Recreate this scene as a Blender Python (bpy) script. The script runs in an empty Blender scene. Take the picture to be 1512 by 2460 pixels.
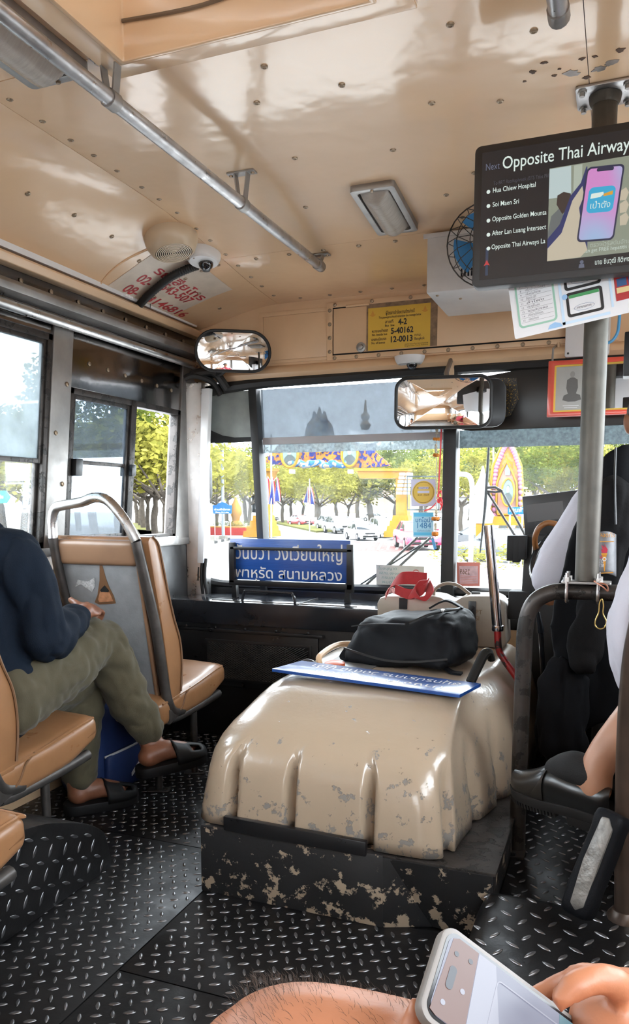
# Interior of an old city bus in daylight, looking forward past the engine cover to the street.
import bpy, bmesh, math, random
from mathutils import Vector, Matrix, noise
random.seed(7)
R = math.radians
sc = bpy.context.scene
col = sc.collection

# ------------------------------------------------------------------ camera
F, PX, PY, H = 1860.0, 756.0, 1440.0, 1.10          # focal length and principal point in pixels of 1512x2460
YAW = math.atan2(1490 - 756, math.hypot(F, 228)); PIT = math.atan2(228, F)
FW = Vector((-math.sin(YAW) * math.cos(PIT), math.cos(YAW) * math.cos(PIT), -math.sin(PIT)))
RT = Vector((math.cos(YAW), math.sin(YAW), 0)); UP = RT.cross(FW)
CAM = Vector((0, 0, H))
cd = bpy.data.cameras.new('camera'); cam = bpy.data.objects.new('camera', cd); col.objects.link(cam)
cd.sensor_fit = 'VERTICAL'; cd.sensor_height = 36; cd.lens = F / 2460 * 36; cd.shift_y = (PY - 1230) / 2460
cd.clip_start = 0.02; cd.clip_end = 600
cam.matrix_world = Matrix(((RT.x, UP.x, -FW.x, 0), (RT.y, UP.y, -FW.y, 0), (RT.z, UP.z, -FW.z, H), (0, 0, 0, 1)))
sc.camera = cam

# ------------------------------------------------------------------ world, sun, exposure
w = bpy.data.worlds.new('world'); sc.world = w; w.use_nodes = True
bg = w.node_tree.nodes['Background']
bg.inputs['Color'].default_value = (0.86, 0.93, 1.0, 1); bg.inputs['Strength'].default_value = 4.8
sl = bpy.data.lights.new('sun', 'SUN'); sl.energy = 3.0; sl.angle = R(1.0); sl.color = (1, 0.95, 0.86)
sun = bpy.data.objects.new('sun', sl); col.objects.link(sun)
sun.rotation_euler = Vector((-0.45, 0.35, -1.25)).to_track_quat('-Z', 'Y').to_euler()   # high, from behind and the driver's side
sc.view_settings.view_transform = 'Standard'; sc.view_settings.look = 'None'
sc.view_settings.gamma = 1; sc.view_settings.use_curve_mapping = False
sc.view_settings.exposure = 1.75
sc.cycles.max_bounces = 10; sc.cycles.diffuse_bounces = 6; sc.cycles.glossy_bounces = 4
sc.cycles.transparent_max_bounces = 16; sc.cycles.sample_clamp_indirect = 6; sc.cycles.caustics_reflective = False

# ------------------------------------------------------------------ helpers
def at(x, y, X=None, Y=None, Z=None):
    """point on a plane of the bus that a pixel of the photograph looks at"""
    d = FW * F + RT * (x - PX) - UP * (y - PY)
    t = X / d.x if X is not None else Y / d.y if Y is not None else (Z - H) / d.z
    return CAM + d * t

def frame(o, r, u):
    """matrix taking x to r, y to u, z to r x u, with origin o"""
    r = Vector(r).normalized(); u = Vector(u); u = (u - r * u.dot(r)).normalized(); n = r.cross(u)
    return Matrix(((r.x, u.x, n.x, o[0]), (r.y, u.y, n.y, o[1]), (r.z, u.z, n.z, o[2]), (0, 0, 0, 1)))

def lerp(a, b, t): return a + (b - a) * t
def smooth(a, b, x):
    t = max(0, min(1, (x - a) / (b - a))); return t * t * (3 - 2 * t)
def spline(pts, n=8, closed=False):
    """Catmull-Rom through the points"""
    P_ = [Vector(p) for p in pts]; out = []; m = len(P_)
    for i in range(m if closed else m - 1):
        if closed: a, b, c, d = P_[(i - 1) % m], P_[i], P_[(i + 1) % m], P_[(i + 2) % m]
        else: a, b, c, d = P_[max(i - 1, 0)], P_[i], P_[i + 1], P_[min(i + 2, m - 1)]
        for k in range(n):
            t = k / n
            out.append(0.5 * ((2 * b) + (c - a) * t + (2 * a - 5 * b + 4 * c - d) * t * t + (3 * b - a - 3 * c + d) * t ** 3))
    if not closed: out.append(P_[-1])
    return out
def rrect(w, h, r, n=5):
    """rounded rectangle outline centred on 0"""
    o = []
    for cx, cy, a0 in ((w / 2 - r, h / 2 - r, 0), (-w / 2 + r, h / 2 - r, 90), (-w / 2 + r, -h / 2 + r, 180), (w / 2 - r, -h / 2 + r, 270)):
        for k in range(n + 1):
            a = R(a0 + 90 * k / n); o.append((cx + r * math.cos(a), cy + r * math.sin(a)))
    return o
def circle(r, n=24, cx=0, cy=0, ry=None):
    return [(cx + r * math.cos(2 * math.pi * k / n), cy + (ry or r) * math.sin(2 * math.pi * k / n)) for k in range(n)]

class MB:
    """collects shapes; build() links them as one mesh object"""
    def __init__(s): s.v = []; s.f = []; s.m = []; s.k = 0
    def add(s, vs, fs, M=None):
        o = len(s.v)
        s.v += [tuple(M @ Vector(p)) for p in vs] if M is not None else [tuple(p) for p in vs]
        s.f += [tuple(i + o for i in f) for f in fs]; s.m += [s.k] * len(fs); return s
    def mat(s, k): s.k = k; return s
    def box(s, x0, x1, y0, y1, z0, z1, M=None):
        return s.add([(x, y, z) for z in (z0, z1) for y in (y0, y1) for x in (x0, x1)],
                     [(0, 2, 3, 1), (4, 5, 7, 6), (0, 1, 5, 4), (2, 6, 7, 3), (0, 4, 6, 2), (1, 3, 7, 5)], M)
    def hexa(s, a, b):
        """a, b: lists of 4 points, b the far face"""
        return s.add(list(a) + list(b), [(3, 2, 1, 0), (4, 5, 6, 7), (0, 1, 5, 4), (1, 2, 6, 5), (2, 3, 7, 6), (3, 0, 4, 7)])
    def prism(s, poly, h0, h1, M=None):
        n = len(poly)
        return s.add([(x, y, h0) for x, y in poly] + [(x, y, h1) for x, y in poly],
                     [tuple(range(n))[::-1], tuple(range(n, 2 * n))] + [(i, (i + 1) % n, n + (i + 1) % n, n + i) for i in range(n)], M)
    def ring(s, outer, inner, h0, h1, M=None):
        n = len(outer); v = [(x, y, h) for h in (h0, h1) for pl in (outer, inner) for x, y in pl]; f = []
        for i in range(n):
            j = (i + 1) % n
            f += [(i, j, 2 * n + j, 2 * n + i), (n + j, n + i, 3 * n + i, 3 * n + j), (2 * n + i, 2 * n + j, 3 * n + j, 3 * n + i), (j, i, n + i, n + j)]
        return s.add(v, f, M)
    def tube(s, pts, r, n=12, closed=False, flat=1.0, caps=True):
        P_ = [Vector(p) for p in pts]; m = len(P_); rr = r if isinstance(r, (list, tuple)) else [r] * m
        T = []
        for i in range(m):
            a = P_[(i - 1) % m] if closed or i else P_[i]; b = P_[(i + 1) % m] if closed or i < m - 1 else P_[i]
            T.append((b - a).normalized() if (b - a).length > 1e-9 else Vector((0, 0, 1)))
        N = T[0].orthogonal().normalized()
        if abs(T[0].z) < 0.9: N = (Vector((0, 0, 1)) - T[0] * T[0].z).normalized()
        vs = []
        for i in range(m):
            N = (N - T[i] * N.dot(T[i])).normalized(); B = T[i].cross(N)
            for k in range(n):
                a = 2 * math.pi * k / n; vs.append(P_[i] + (N * math.cos(a) * flat + B * math.sin(a)) * rr[i])
        fs = []
        for i in range(m if closed else m - 1):
            for k in range(n):
                j, l = (i + 1) % m, (k + 1) % n; fs.append((i * n + k, i * n + l, j * n + l, j * n + k))
        if caps and not closed: fs += [tuple(range(n))[::-1], tuple(range((m - 1) * n, m * n))]
        return s.add(vs, fs)
    def cyl(s, a, b, r, r2=None, n=16): return s.tube([a, b], [r, r if r2 is None else r2], n)
    def lathe(s, prof, n=24, M=None, caps=True):
        m = len(prof); vs = [(r * math.cos(2 * math.pi * k / n), r * math.sin(2 * math.pi * k / n), z) for r, z in prof for k in range(n)]
        fs = [(i * n + k, i * n + (k + 1) % n, (i + 1) * n + (k + 1) % n, (i + 1) * n + k) for i in range(m - 1) for k in range(n)]
        if caps: fs += [tuple(range(n))[::-1], tuple(range((m - 1) * n, m * n))]
        return s.add(vs, fs, M)
    def ell(s, c, rx, ry, rz, M=None, nu=14, nv=8):
        vs = [(0, 0, -1)] + [(math.cos(2 * math.pi * i / nu) * math.cos(a), math.sin(2 * math.pi * i / nu) * math.cos(a), math.sin(a))
              for a in [-math.pi / 2 + math.pi * j / nv for j in range(1, nv)] for i in range(nu)] + [(0, 0, 1)]
        t = len(vs) - 1; fs = [(0, 1 + (i + 1) % nu, 1 + i) for i in range(nu)] + [(t, t - nu + i, t - nu + (i + 1) % nu) for i in range(nu)]
        for j in range(nv - 2):
            for i in range(nu): a = 1 + j * nu; fs.append((a + i, a + (i + 1) % nu, a + nu + (i + 1) % nu, a + nu + i))
        vs = [Vector((x * rx, y * ry, z * rz)) for x, y, z in vs]
        if M is not None: vs = [M.to_3x3() @ p for p in vs]
        return s.add([p + Vector(c) for p in vs], fs)
    def grid(s, fn, nu, nv, cu=False, M=None):
        vs = [fn(i / (nu if cu else nu - 1), j / (nv - 1)) for j in range(nv) for i in range(nu)]
        return s.add(vs, [(j * nu + i, j * nu + (i + 1) % nu, (j + 1) * nu + (i + 1) % nu, (j + 1) * nu + i)
                          for j in range(nv - 1) for i in range(nu if cu else nu - 1)], M)
    def rbox(s, c, size, r, M=None, n=5, fn=None):
        """box with rounded edges, each face n x n; fn may reshape points given in -1..1"""
        hx, hy, hz = (d / 2 for d in size); vs = []; fs = []; idx = {}
        def vert(p):
            k = tuple(round(q, 5) for q in p)
            if k not in idx:
                idx[k] = len(vs); a = Vector((p[0] * hx, p[1] * hy, p[2] * hz)); rr = min(r, hx, hy, hz)
                i_ = Vector((max(-hx + rr, min(hx - rr, a.x)), max(-hy + rr, min(hy - rr, a.y)), max(-hz + rr, min(hz - rr, a.z))))
                d = a - i_; q = i_ + d.normalized() * rr if d.length > 1e-9 else a
                if fn: q = Vector(fn(q, p))
                vs.append(q + Vector(c) if M is None else M @ (q + Vector(c)))
            return idx[k]
        def warp(t, h):
            # put rows near the rounded edges
            e = min(0.45, r / h); t2 = t * 2 - 1
            return t2
        for ax in range(3):
            for sg in (-1, 1):
                for i in range(n):
                    for j in range(n):
                        q = []
                        for (di, dj) in ((0, 0), (1, 0), (1, 1), (0, 1)):
                            a, b = edge(i + di, n), edge(j + dj, n); p = [0, 0, 0]; p[ax] = sg; p[(ax + 1) % 3] = a; p[(ax + 2) % 3] = b; q.append(vert(p))
                        fs.append(tuple(q) if sg > 0 else tuple(q[::-1]))
        return s.add(vs, fs)
    def build(s, name, mat, parent=None, smooth=False, bevel=0, sub=0, angle=40):
        me = bpy.data.meshes.new(name); me.from_pydata(s.v, [], s.f)
        mats = mat if isinstance(mat, (list, tuple)) else [mat]
        for m in mats: me.materials.append(m)
        if len(mats) > 1: me.polygons.foreach_set('material_index', s.m)
        bm = bmesh.new(); bm.from_mesh(me); bmesh.ops.recalc_face_normals(bm, faces=bm.faces)
        if bevel:
            es = [e for e in bm.edges if len(e.link_faces) == 2 and e.calc_face_angle(0) > R(35)]
            bmesh.ops.bevel(bm, geom=es, offset=bevel, segments=2, profile=0.6, affect='EDGES', clamp_overlap=True)
        bm.to_mesh(me); bm.free()
        if smooth or bevel:
            me.polygons.foreach_set('use_smooth', [True] * len(me.polygons)); me.set_sharp_from_angle(angle=R(angle))
        return link(name, me, parent, sub)
def edge(i, n):
    t = i / n * 2 - 1
    return math.copysign(abs(t) ** 0.62, t)
def link(name, me, parent=None, sub=0):
    o = bpy.data.objects.new(name, me); col.objects.link(o)
    if parent is not None:
        o.parent = parent; o.matrix_parent_inverse = parent_matrix(parent).inverted()
    if sub:
        m = o.modifiers.new('sub', 'SUBSURF'); m.levels = m.render_levels = sub
    return o
_pm = {}
def parent_matrix(o): return _pm.get(o.name, Matrix.Identity(4))
def tag(o, label=None, cat=None, group=None, kind=None):
    for k, v in (('label', label), ('category', cat), ('group', group), ('kind', kind)):
        if v: o[k] = v
    return o
def thing(name, label, cat, loc=(0, 0, 0), group=None):
    o = bpy.data.objects.new(name, None); col.objects.link(o); o.location = loc; o.empty_display_size = 0.1
    _pm[o.name] = Matrix.Translation(loc); return tag(o, label, cat, group)
def structure(name, loc=(0, 0, 0)):
    o = bpy.data.objects.new(name, None); col.objects.link(o); o.location = loc; o.empty_display_size = 0.1
    _pm[o.name] = Matrix.Translation(loc); o['kind'] = 'structure'; return o
def copy_tree(o, parent=None, M=None, label=None):
    """copy of a thing with its parts; M moves the top one in world space"""
    c = o.copy(); col.objects.link(c)
    if parent is not None:
        c.parent = parent; c.matrix_parent_inverse = o.matrix_parent_inverse.copy()
    if M is not None: c.matrix_basis = M @ o.matrix_basis
    if label: c['label'] = label
    for ch in list(o.children): copy_tree(ch, c)
    return c
def organic(mb, name, mat, parent=None, voxel=0.008, it=6, fn=None, dec=0):
    """union of the shapes as one continuous smoothed skin; fn(co, normal) -> co reshapes it"""
    me0 = bpy.data.meshes.new('tmp'); me0.from_pydata(mb.v, [], mb.f)
    bm = bmesh.new(); bm.from_mesh(me0); bmesh.ops.recalc_face_normals(bm, faces=bm.faces); bm.to_mesh(me0); bm.free()
    o = bpy.data.objects.new('tmp', me0); col.objects.link(o)
    m = o.modifiers.new('r', 'REMESH'); m.mode = 'VOXEL'; m.voxel_size = voxel
    m = o.modifiers.new('s', 'SMOOTH'); m.iterations = it; m.factor = 0.6
    dg = bpy.context.evaluated_depsgraph_get(); me = bpy.data.meshes.new_from_object(o.evaluated_get(dg)); me.name = name
    bpy.data.objects.remove(o); bpy.data.meshes.remove(me0)
    if fn:
        no = [v.normal.copy() for v in me.vertices]
        for v, n_ in zip(me.vertices, no): v.co = fn(v.co, n_)
    me.materials.clear(); me.materials.append(mat)
    me.polygons.foreach_set('use_smooth', [True] * len(me.polygons))
    return link(name, me, parent)
def text(name, body, size, M, mat, parent, align='LEFT', fn=None, bold=0.0, extr=0.0, width=None, sx=1.0):
    """lettering as flat mesh; width fits the line to that length"""
    cu = bpy.data.curves.new(name, 'FONT'); cu.body = body; cu.size = size; cu.align_x = align; cu.offset = bold * size; cu.extrude = extr
    cu.resolution_u = 3
    o = bpy.data.objects.new('tmp', cu); col.objects.link(o)
    dg = bpy.context.evaluated_depsgraph_get(); me = bpy.data.meshes.new_from_object(o.evaluated_get(dg)); me.name = name
    bpy.data.objects.remove(o); bpy.data.curves.remove(cu)
    xs = [v.co.x for v in me.vertices] or [0]
    k = sx if width is None else width / max(1e-6, max(xs) - min(xs))
    x0 = min(xs) if align == 'LEFT' else 0
    for v in me.vertices:
        p = Vector(((v.co.x - x0) * k, v.co.y, v.co.z)); p = M @ p; v.co = fn(p) if fn else p
    me.materials.clear(); me.materials.append(mat)
    return link(name, me, parent)

# ------------------------------------------------------------------ materials
MATS = {}
def rgb(h): 
    c = [int(h[i:i + 2], 16) / 255 for i in (0, 2, 4)]
    return tuple(x / 12.92 if x <= 0.04045 else ((x + 0.055) / 1.055) ** 2.4 for x in c)
def mat(name, color, rough=0.5, metal=0.0, var=0.0, vscale=8.0, bump=0.0, bscale=30.0, spec=0.5, emit=0.0, trans=0.0, coat=0.0, stretch=None,
        chip=None, chip_scale=9.0, chip_amt=0.5, chip_z=None, coat_r=0.12, chip2=None, rvar=0.0, detail=5.0, sheen=0.0):
    """procedural paint, cloth, metal ... : colour, noise variation, flaked patches in another colour, bump"""
    if isinstance(color, str): color = rgb(color)
    m = bpy.data.materials.new(name); m.use_nodes = True; nt = m.node_tree; N = nt.nodes; L = nt.links
    b = N['Principled BSDF']; b.inputs['Base Color'].default_value = (*color, 1); b.inputs['Roughness'].default_value = rough
    b.inputs['Metallic'].default_value = metal; b.inputs['Specular IOR Level'].default_value = spec
    b.inputs['Transmission Weight'].default_value = trans; b.inputs['Coat Weight'].default_value = coat; b.inputs['Coat Roughness'].default_value = coat_r
    b.inputs['Sheen Weight'].default_value = sheen
    if emit: b.inputs['Emission Color'].default_value = (*color, 1); b.inputs['Emission Strength'].default_value = emit
    def new(t, **k):
        n = N.new(t)
        for a, v in k.items(): setattr(n, a, v)
        return n
    co = None
    def coords():
        nonlocal co
        if co is None:
            tc = new('ShaderNodeTexCoord'); co = tc.outputs['Object']
            if stretch:
                mp = new('ShaderNodeMapping'); mp.inputs['Scale'].default_value = stretch; L.new(co, mp.inputs['Vector']); co = mp.outputs['Vector']
        return co
    def ntex(scale, det=detail, rg=0.55):
        n = new('ShaderNodeTexNoise'); n.inputs['Scale'].default_value = scale; n.inputs['Detail'].default_value = det; n.inputs['Roughness'].default_value = rg
        L.new(coords(), n.inputs['Vector']); return n.outputs['Fac']
    def ramp(src, a, b_, c0, c1):
        r = new('ShaderNodeValToRGB'); r.color_ramp.elements[0].position = a; r.color_ramp.elements[1].position = b_
        r.color_ramp.elements[0].color = (*c0, 1); r.color_ramp.elements[1].color = (*c1, 1); L.new(src, r.inputs['Fac']); return r.outputs['Color']
    cur = None
    if var:
        cur = ramp(ntex(vscale), 0.3, 0.72, tuple(c * (1 - var) for c in color), tuple(min(1, c * (1 + var)) for c in color))
    mask = None
    if chip is not None:
        if isinstance(chip, str): chip = rgb(chip)
        t = 0.5 + (0.5 - chip_amt) * 0.5
        src = ntex(chip_scale, 9, 0.68)
        if chip_z:                       # more wear towards the scuffed lower edge
            sx_ = new('ShaderNodeSeparateXYZ'); L.new(coords(), sx_.inputs[0]); mr = new('ShaderNodeMapRange'); L.new(sx_.outputs['Z'], mr.inputs['Value'])
            for k_, v_ in zip(('From Min', 'From Max', 'To Min', 'To Max'), chip_z): mr.inputs[k_].default_value = v_
            ad_ = new('ShaderNodeMath', operation='ADD'); L.new(src, ad_.inputs[0]); L.new(mr.outputs[0], ad_.inputs[1]); src = ad_.outputs[0]
        mask = ramp(src, t, t + 0.018, (0, 0, 0), (1, 1, 1))
        mx = new('ShaderNodeMix', data_type='RGBA'); L.new(mask, mx.inputs['Factor'])
        if cur is not None: L.new(cur, mx.inputs['A'])
        else: mx.inputs['A'].default_value = (*color, 1)
        mx.inputs['B'].default_value = (*chip, 1)
        cur = mx.outputs['Result']
        if chip2 is not None:
            if isinstance(chip2, str): chip2 = rgb(chip2)
            m2 = ramp(ntex(chip_scale * 1.3 + 3, 9, 0.7), 0.665, 0.68, (0, 0, 0), (1, 1, 1))
            mx2 = new('ShaderNodeMix', data_type='RGBA'); L.new(m2, mx2.inputs['Factor']); L.new(cur, mx2.inputs['A']); mx2.inputs['B'].default_value = (*chip2, 1); cur = mx2.outputs['Result']
    if cur is not None: L.new(cur, b.inputs['Base Color'])
    if emit and cur is not None: L.new(cur, b.inputs['Emission Color'])
    if rvar:
        r = ramp(ntex(vscale * 1.7 + 1.3), 0.3, 0.7, (max(0, rough - rvar),) * 3, (min(1, rough + rvar),) * 3); L.new(r, b.inputs['Roughness'])
    if bump:
        bp = new('ShaderNodeBump'); bp.inputs['Strength'].default_value = 1.0; bp.inputs['Distance'].default_value = bump
        L.new(ntex(bscale, 4), bp.inputs['Height']); nrm = bp
        if mask is not None:
            b2 = new('ShaderNodeBump'); b2.invert = True; b2.inputs['Distance'].default_value = 0.0006; L.new(mask, b2.inputs['Height']); L.new(bp.outputs['Normal'], b2.inputs['Normal']); nrm = b2
        L.new(nrm.outputs['Normal'], b.inputs['Normal'])
        if coat: L.new(nrm.outputs['Normal'], b.inputs['Coat Normal'])
    MATS[name] = m; return m
def glass(name, tint=(1, 1, 1), haze=0.0, gloss=0.06, hcol=(0.8, 0.85, 0.9), streak=6.0, rough=0.03):
    """thin pane: see-through tint, a film of dust that scatters, a little mirror"""
    m = bpy.data.materials.new(name); m.use_nodes = True; nt = m.node_tree; N = nt.nodes; L = nt.links; N.remove(N['Principled BSDF'])
    out = N['Material Output']; t = N.new('ShaderNodeBsdfTransparent'); t.inputs['Color'].default_value = (*tint, 1)
    g = N.new('ShaderNodeBsdfGlossy'); g.inputs['Roughness'].default_value = rough; g.inputs['Color'].default_value = (0.9, 0.95, 1, 1)
    fr = N.new('ShaderNodeLayerWeight'); fr.inputs['Blend'].default_value = 0.5
    pw = N.new('ShaderNodeMath'); pw.operation = 'POWER'; L.new(fr.outputs['Facing'], pw.inputs[0]); pw.inputs[1].default_value = 4
    ad = N.new('ShaderNodeMath'); ad.operation = 'MULTIPLY_ADD'; L.new(pw.outputs[0], ad.inputs[0]); ad.inputs[1].default_value = 0.5; ad.inputs[2].default_value = gloss
    mx = N.new('ShaderNodeMixShader'); L.new(ad.outputs[0], mx.inputs[0]); L.new(t.outputs[0], mx.inputs[1]); L.new(g.outputs[0], mx.inputs[2]); cur = mx.outputs[0]
    if haze:
        tr = N.new('ShaderNodeBsdfTranslucent'); tr.inputs['Color'].default_value = (*hcol, 1)
        df = N.new('ShaderNodeBsdfDiffuse'); df.inputs['Color'].default_value = (*hcol, 1)
        hm = N.new('ShaderNodeMixShader'); hm.inputs[0].default_value = 0.35; L.new(tr.outputs[0], hm.inputs[1]); L.new(df.outputs[0], hm.inputs[2])
        tc = N.new('ShaderNodeTexCoord'); nz = N.new('ShaderNodeTexNoise'); nz.inputs['Scale'].default_value = streak; nz.inputs['Detail'].default_value = 5
        L.new(tc.outputs['Object'], nz.inputs['Vector'])
        mr = N.new('ShaderNodeMapRange'); mr.inputs['From Min'].default_value = 0.3; mr.inputs['From Max'].default_value = 0.75
        mr.inputs['To Min'].default_value = haze * 0.6; mr.inputs['To Max'].default_value = min(1, haze * 1.4); L.new(nz.outputs['Fac'], mr.inputs['Value'])
        m3 = N.new('ShaderNodeMixShader'); L.new(mr.outputs[0], m3.inputs[0]); L.new(cur, m3.inputs[1]); L.new(hm.outputs[0], m3.inputs[2]); cur = m3.outputs[0]
    L.new(cur, out.inputs['Surface']); MATS[name] = m; return m

BEIGE = (0.75, 0.515, 0.315)
mat('ceiling_paint', BEIGE, 0.26, var=0.03, vscale=1.5, bump=0.006, bscale=2.6, coat=0.75, coat_r=0.10, detail=2.0)
mat('beige_paint', (0.69, 0.475, 0.29), 0.34, var=0.06, vscale=5, bump=0.0006, bscale=25)
mat('beige_chipped', (0.375, 0.29, 0.21), 0.28, var=0.06, vscale=4, bump=0.0007, bscale=55, chip=(0.21, 0.195, 0.18), chip_scale=26, chip_amt=0.20, chip2=(0.16, 0.12, 0.09), coat=0.7, chip_z=(.30, .50, .12, 0.0))
mat('black_chipped', (0.013, 0.013, 0.014), 0.45, var=0.3, vscale=7, bump=0.001, bscale=40, chip=(0.32, 0.25, 0.18), chip_scale=22, chip_amt=0.24, chip_z=(.12, .28, .10, .05))
mat('black_paint', (0.008, 0.008, 0.009), 0.35, var=0.25, vscale=6, bump=0.0005, bscale=35, rvar=0.1)
mat('black_dash', (0.014, 0.016, 0.02), 0.16, var=0.2, vscale=9, bump=0.0012, bscale=16, rvar=0.08)
mat('black_matte', (0.010, 0.010, 0.011), 0.7, var=0.2)
mat('rubber', (0.012, 0.012, 0.012), 0.55, var=0.2, bump=0.0006, bscale=60)
mat('void', (0.004, 0.004, 0.004), 0.9)
mat('checker_plate', (0.017, 0.0165, 0.0175), 0.40, metal=0.55, var=0.4, vscale=5, bump=0.0008, bscale=45, rvar=0.12)
mat('checker_lug', (0.22, 0.22, 0.23), 0.30, metal=0.85, var=0.35, vscale=6)
mat('steel', (0.52, 0.51, 0.50), 0.33, metal=1.0, var=0.12, vscale=14, bump=0.0003, bscale=90, rvar=0.1)
mat('dull_steel', (0.34, 0.325, 0.31), 0.45, metal=0.85, var=0.18, vscale=9, bump=0.0004, bscale=70, rvar=0.1)
mat('galvanised', (0.46, 0.45, 0.45), 0.36, metal=0.9, var=0.2, vscale=20, bump=0.0004, bscale=80, rvar=0.12)
mat('pole_steel', (0.085, 0.076, 0.063), 0.5, metal=0.5, var=0.28, vscale=12, bump=0.0005, bscale=60)
mat('stainless_dark', (0.20, 0.19, 0.185), 0.16, metal=1.0, var=0.15, vscale=3, bump=0.0018, bscale=6)
mat('chrome', (0.75, 0.75, 0.76), 0.10, metal=1.0)
mat('gun_metal', (0.055, 0.048, 0.044), 0.4, metal=0.6, var=0.3, vscale=14, bump=0.0005, bscale=60, chip=(0.03, 0.028, 0.026), chip_scale=20, chip_amt=0.45)
mat('brown_tube', (0.060, 0.040, 0.030), 0.36, metal=0.3, var=0.35, vscale=10)
mat('white_plastic', (0.72, 0.72, 0.72), 0.35, var=0.05, vscale=6)
mat('white_metal', (0.60, 0.59, 0.58), 0.38, var=0.10, vscale=7, bump=0.0004, bscale=20)
mat('grey_plastic', (0.42, 0.42, 0.43), 0.4, var=0.05)
mat('cream_plastic', (0.58, 0.46, 0.32), 0.3, var=0.05)
mat('screw', (0.30, 0.23, 0.16), 0.35, metal=0.6, var=0.3, vscale=40)
mat('seam', (0.16, 0.11, 0.07), 0.7)
glass('window_glass', (0.97, 0.985, 0.98), 0.03, 0.035)
glass('hazy_glass', (0.40, 0.44, 0.45), 0.40, 0.05, (0.46, 0.50, 0.52), 9)
glass('tinted_glass', (0.34, 0.38, 0.42), 0.05, 0.10, (0.5, 0.56, 0.62), 5)
glass('windshield_glass', (0.97, 0.985, 0.98), 0.014, 0.004, (0.6, 0.64, 0.66), 5)
# ------------------------------------------------------------------ the bus shell
XL, XR, XC = -1.80, 0.52, -0.64      # side walls, centre line
YF, YB = 3.12, -5.2                  # header panel over the windscreen, rear wall
ZF, ZP = 0.118, 0.20                  # aisle floor, driver's platform
ZG = -1.30                           # street level
def ceil_z(x, y):
    """underside of the roof: flat crown, rounded shoulders, falling a little to the front"""
    top = 2.03 - 0.085 * smooth(2.1, 3.12, y)
    d = min(x - XL, XR - x)
    t = max(0.0, min(1.0, d / 0.45))
    return lerp(1.862, top, math.sin(t * math.pi / 2) ** 1.3)
def lean(y, z): return y + 0.13 * (z - 1.35)      # the window posts rake forward

# ceiling: separate sheet panels
ceiling = structure('ceiling', (XC, 0, 2.03))
HX0, HX1, HY0, HY1 = -1.0, -0.45, 0.72, 1.46      # roof hatch opening
def sheet(x0, x1, y0, y1, name='ceiling_panel', nx=10, ny=8, drop=0.0):
    b = MB(); g = 0.0008
    b.grid(lambda u, v: (lerp(x0 + g, x1 - g, u), lerp(y0 + g, y1 - g, v), ceil_z(lerp(x0, x1, u), lerp(y0, y1, v)) - drop), nx, ny)
    b.grid(lambda u, v: (lerp(x0 + g, x1 - g, u), lerp(y0 + g, y1 - g, v), ceil_z(lerp(x0, x1, u), lerp(y0, y1, v)) + 0.012), nx, ny)
    n = nx * ny
    for i in range(nx - 1):
        b.f += [(i, i + 1, n + i + 1, n + i), (n - nx + i, n - nx + i + 1, 2 * n - nx + i + 1, 2 * n - nx + i)]; b.m += [0, 0]
    for j in range(ny - 1):
        b.f += [(j * nx, j * nx + nx, n + j * nx + nx, n + j * nx), (j * nx + nx - 1, j * nx + 2 * nx - 1, n + j * nx + 2 * nx - 1, n + j * nx + nx - 1)]; b.m += [0, 0]
    return b.build(name, MATS['ceiling_paint'], ceiling, smooth=True)
SEAM_L, SEAM_R, SEAM_F = -1.385, -0.105, 2.62
xs = [XL, SEAM_L, SEAM_R, XR]
sheet(XL, SEAM_L, SEAM_F, YF, nx=46); sheet(XL, SEAM_L, 1.30, SEAM_F, nx=46); sheet(XL, SEAM_L, -1.2, 1.30, nx=46); sheet(XL, SEAM_L, YB, -1.2, nx=46)
sheet(SEAM_L, SEAM_R, SEAM_F, YF); sheet(SEAM_L, SEAM_R, HY1, SEAM_F)
sheet(SEAM_L, HX0, HY0, HY1); sheet(HX1, SEAM_R, HY0, HY1); sheet(SEAM_L, SEAM_R, -1.2, HY0); sheet(SEAM_L, SEAM_R, YB, -1.2)
sheet(SEAM_R, XR, 1.55, YF, nx=46); sheet(SEAM_R, XR, -1.2, 1.55, nx=46); sheet(SEAM_R, XR, YB, -1.2, nx=46)
def slab(x0, x1, y0, y1):
    MB().grid(lambda u, v: (lerp(x0, x1, u), lerp(y0, y1, v), ceil_z(lerp(x0, x1, u), lerp(y0, y1, v)) + 0.02), 16, 12).build('roof_skin', MATS['white_metal'], ceiling)
slab(XL - .03, HX0, YB, YF + .1); slab(HX0, HX1, YB, HY0); slab(HX0, HX1, HY1, YF + .1); slab(HX1, XR + .03, YB, YF + .1)
# screws along the seams
sb = MB().lathe([(0.0085, 0), (0.0075, -0.0028), (0.004, -0.004), (0.0035, -0.0025)], 8)
scr0 = sb.build('screw', MATS['screw'], ceiling, smooth=True); scr0.parent = None; SCREW = scr0.data; bpy.data.objects.remove(scr0)
def screw(x, y, parent=ceiling, M=None):
    o = bpy.data.objects.new('screw', SCREW); col.objects.link(o); o.parent = parent; o.matrix_parent_inverse = parent_matrix(parent).inverted()
    if M is None:
        n = Vector((-(ceil_z(x + .01, y) - ceil_z(x - .01, y)) / .02, -(ceil_z(x, y + .01) - ceil_z(x, y - .01)) / .02, 1)).normalized()
        M = Matrix.Translation((x, y, ceil_z(x, y))) @ n.to_track_quat('Z', 'Y').to_matrix().to_4x4()
    o.matrix_basis = M; return o
rs = random.Random(3)
for k in range(17):
    y = 1.32 + k * 0.105
    screw(SEAM_L + 0.03, y + rs.uniform(-.01, .01))
for k in range(8): screw(SEAM_L - 0.20 + rs.uniform(-.02, .02), 1.65 + k * 0.19)
for k in range(9): screw(SEAM_L + 0.12 + k * 0.13, SEAM_F + 0.03)
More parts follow.
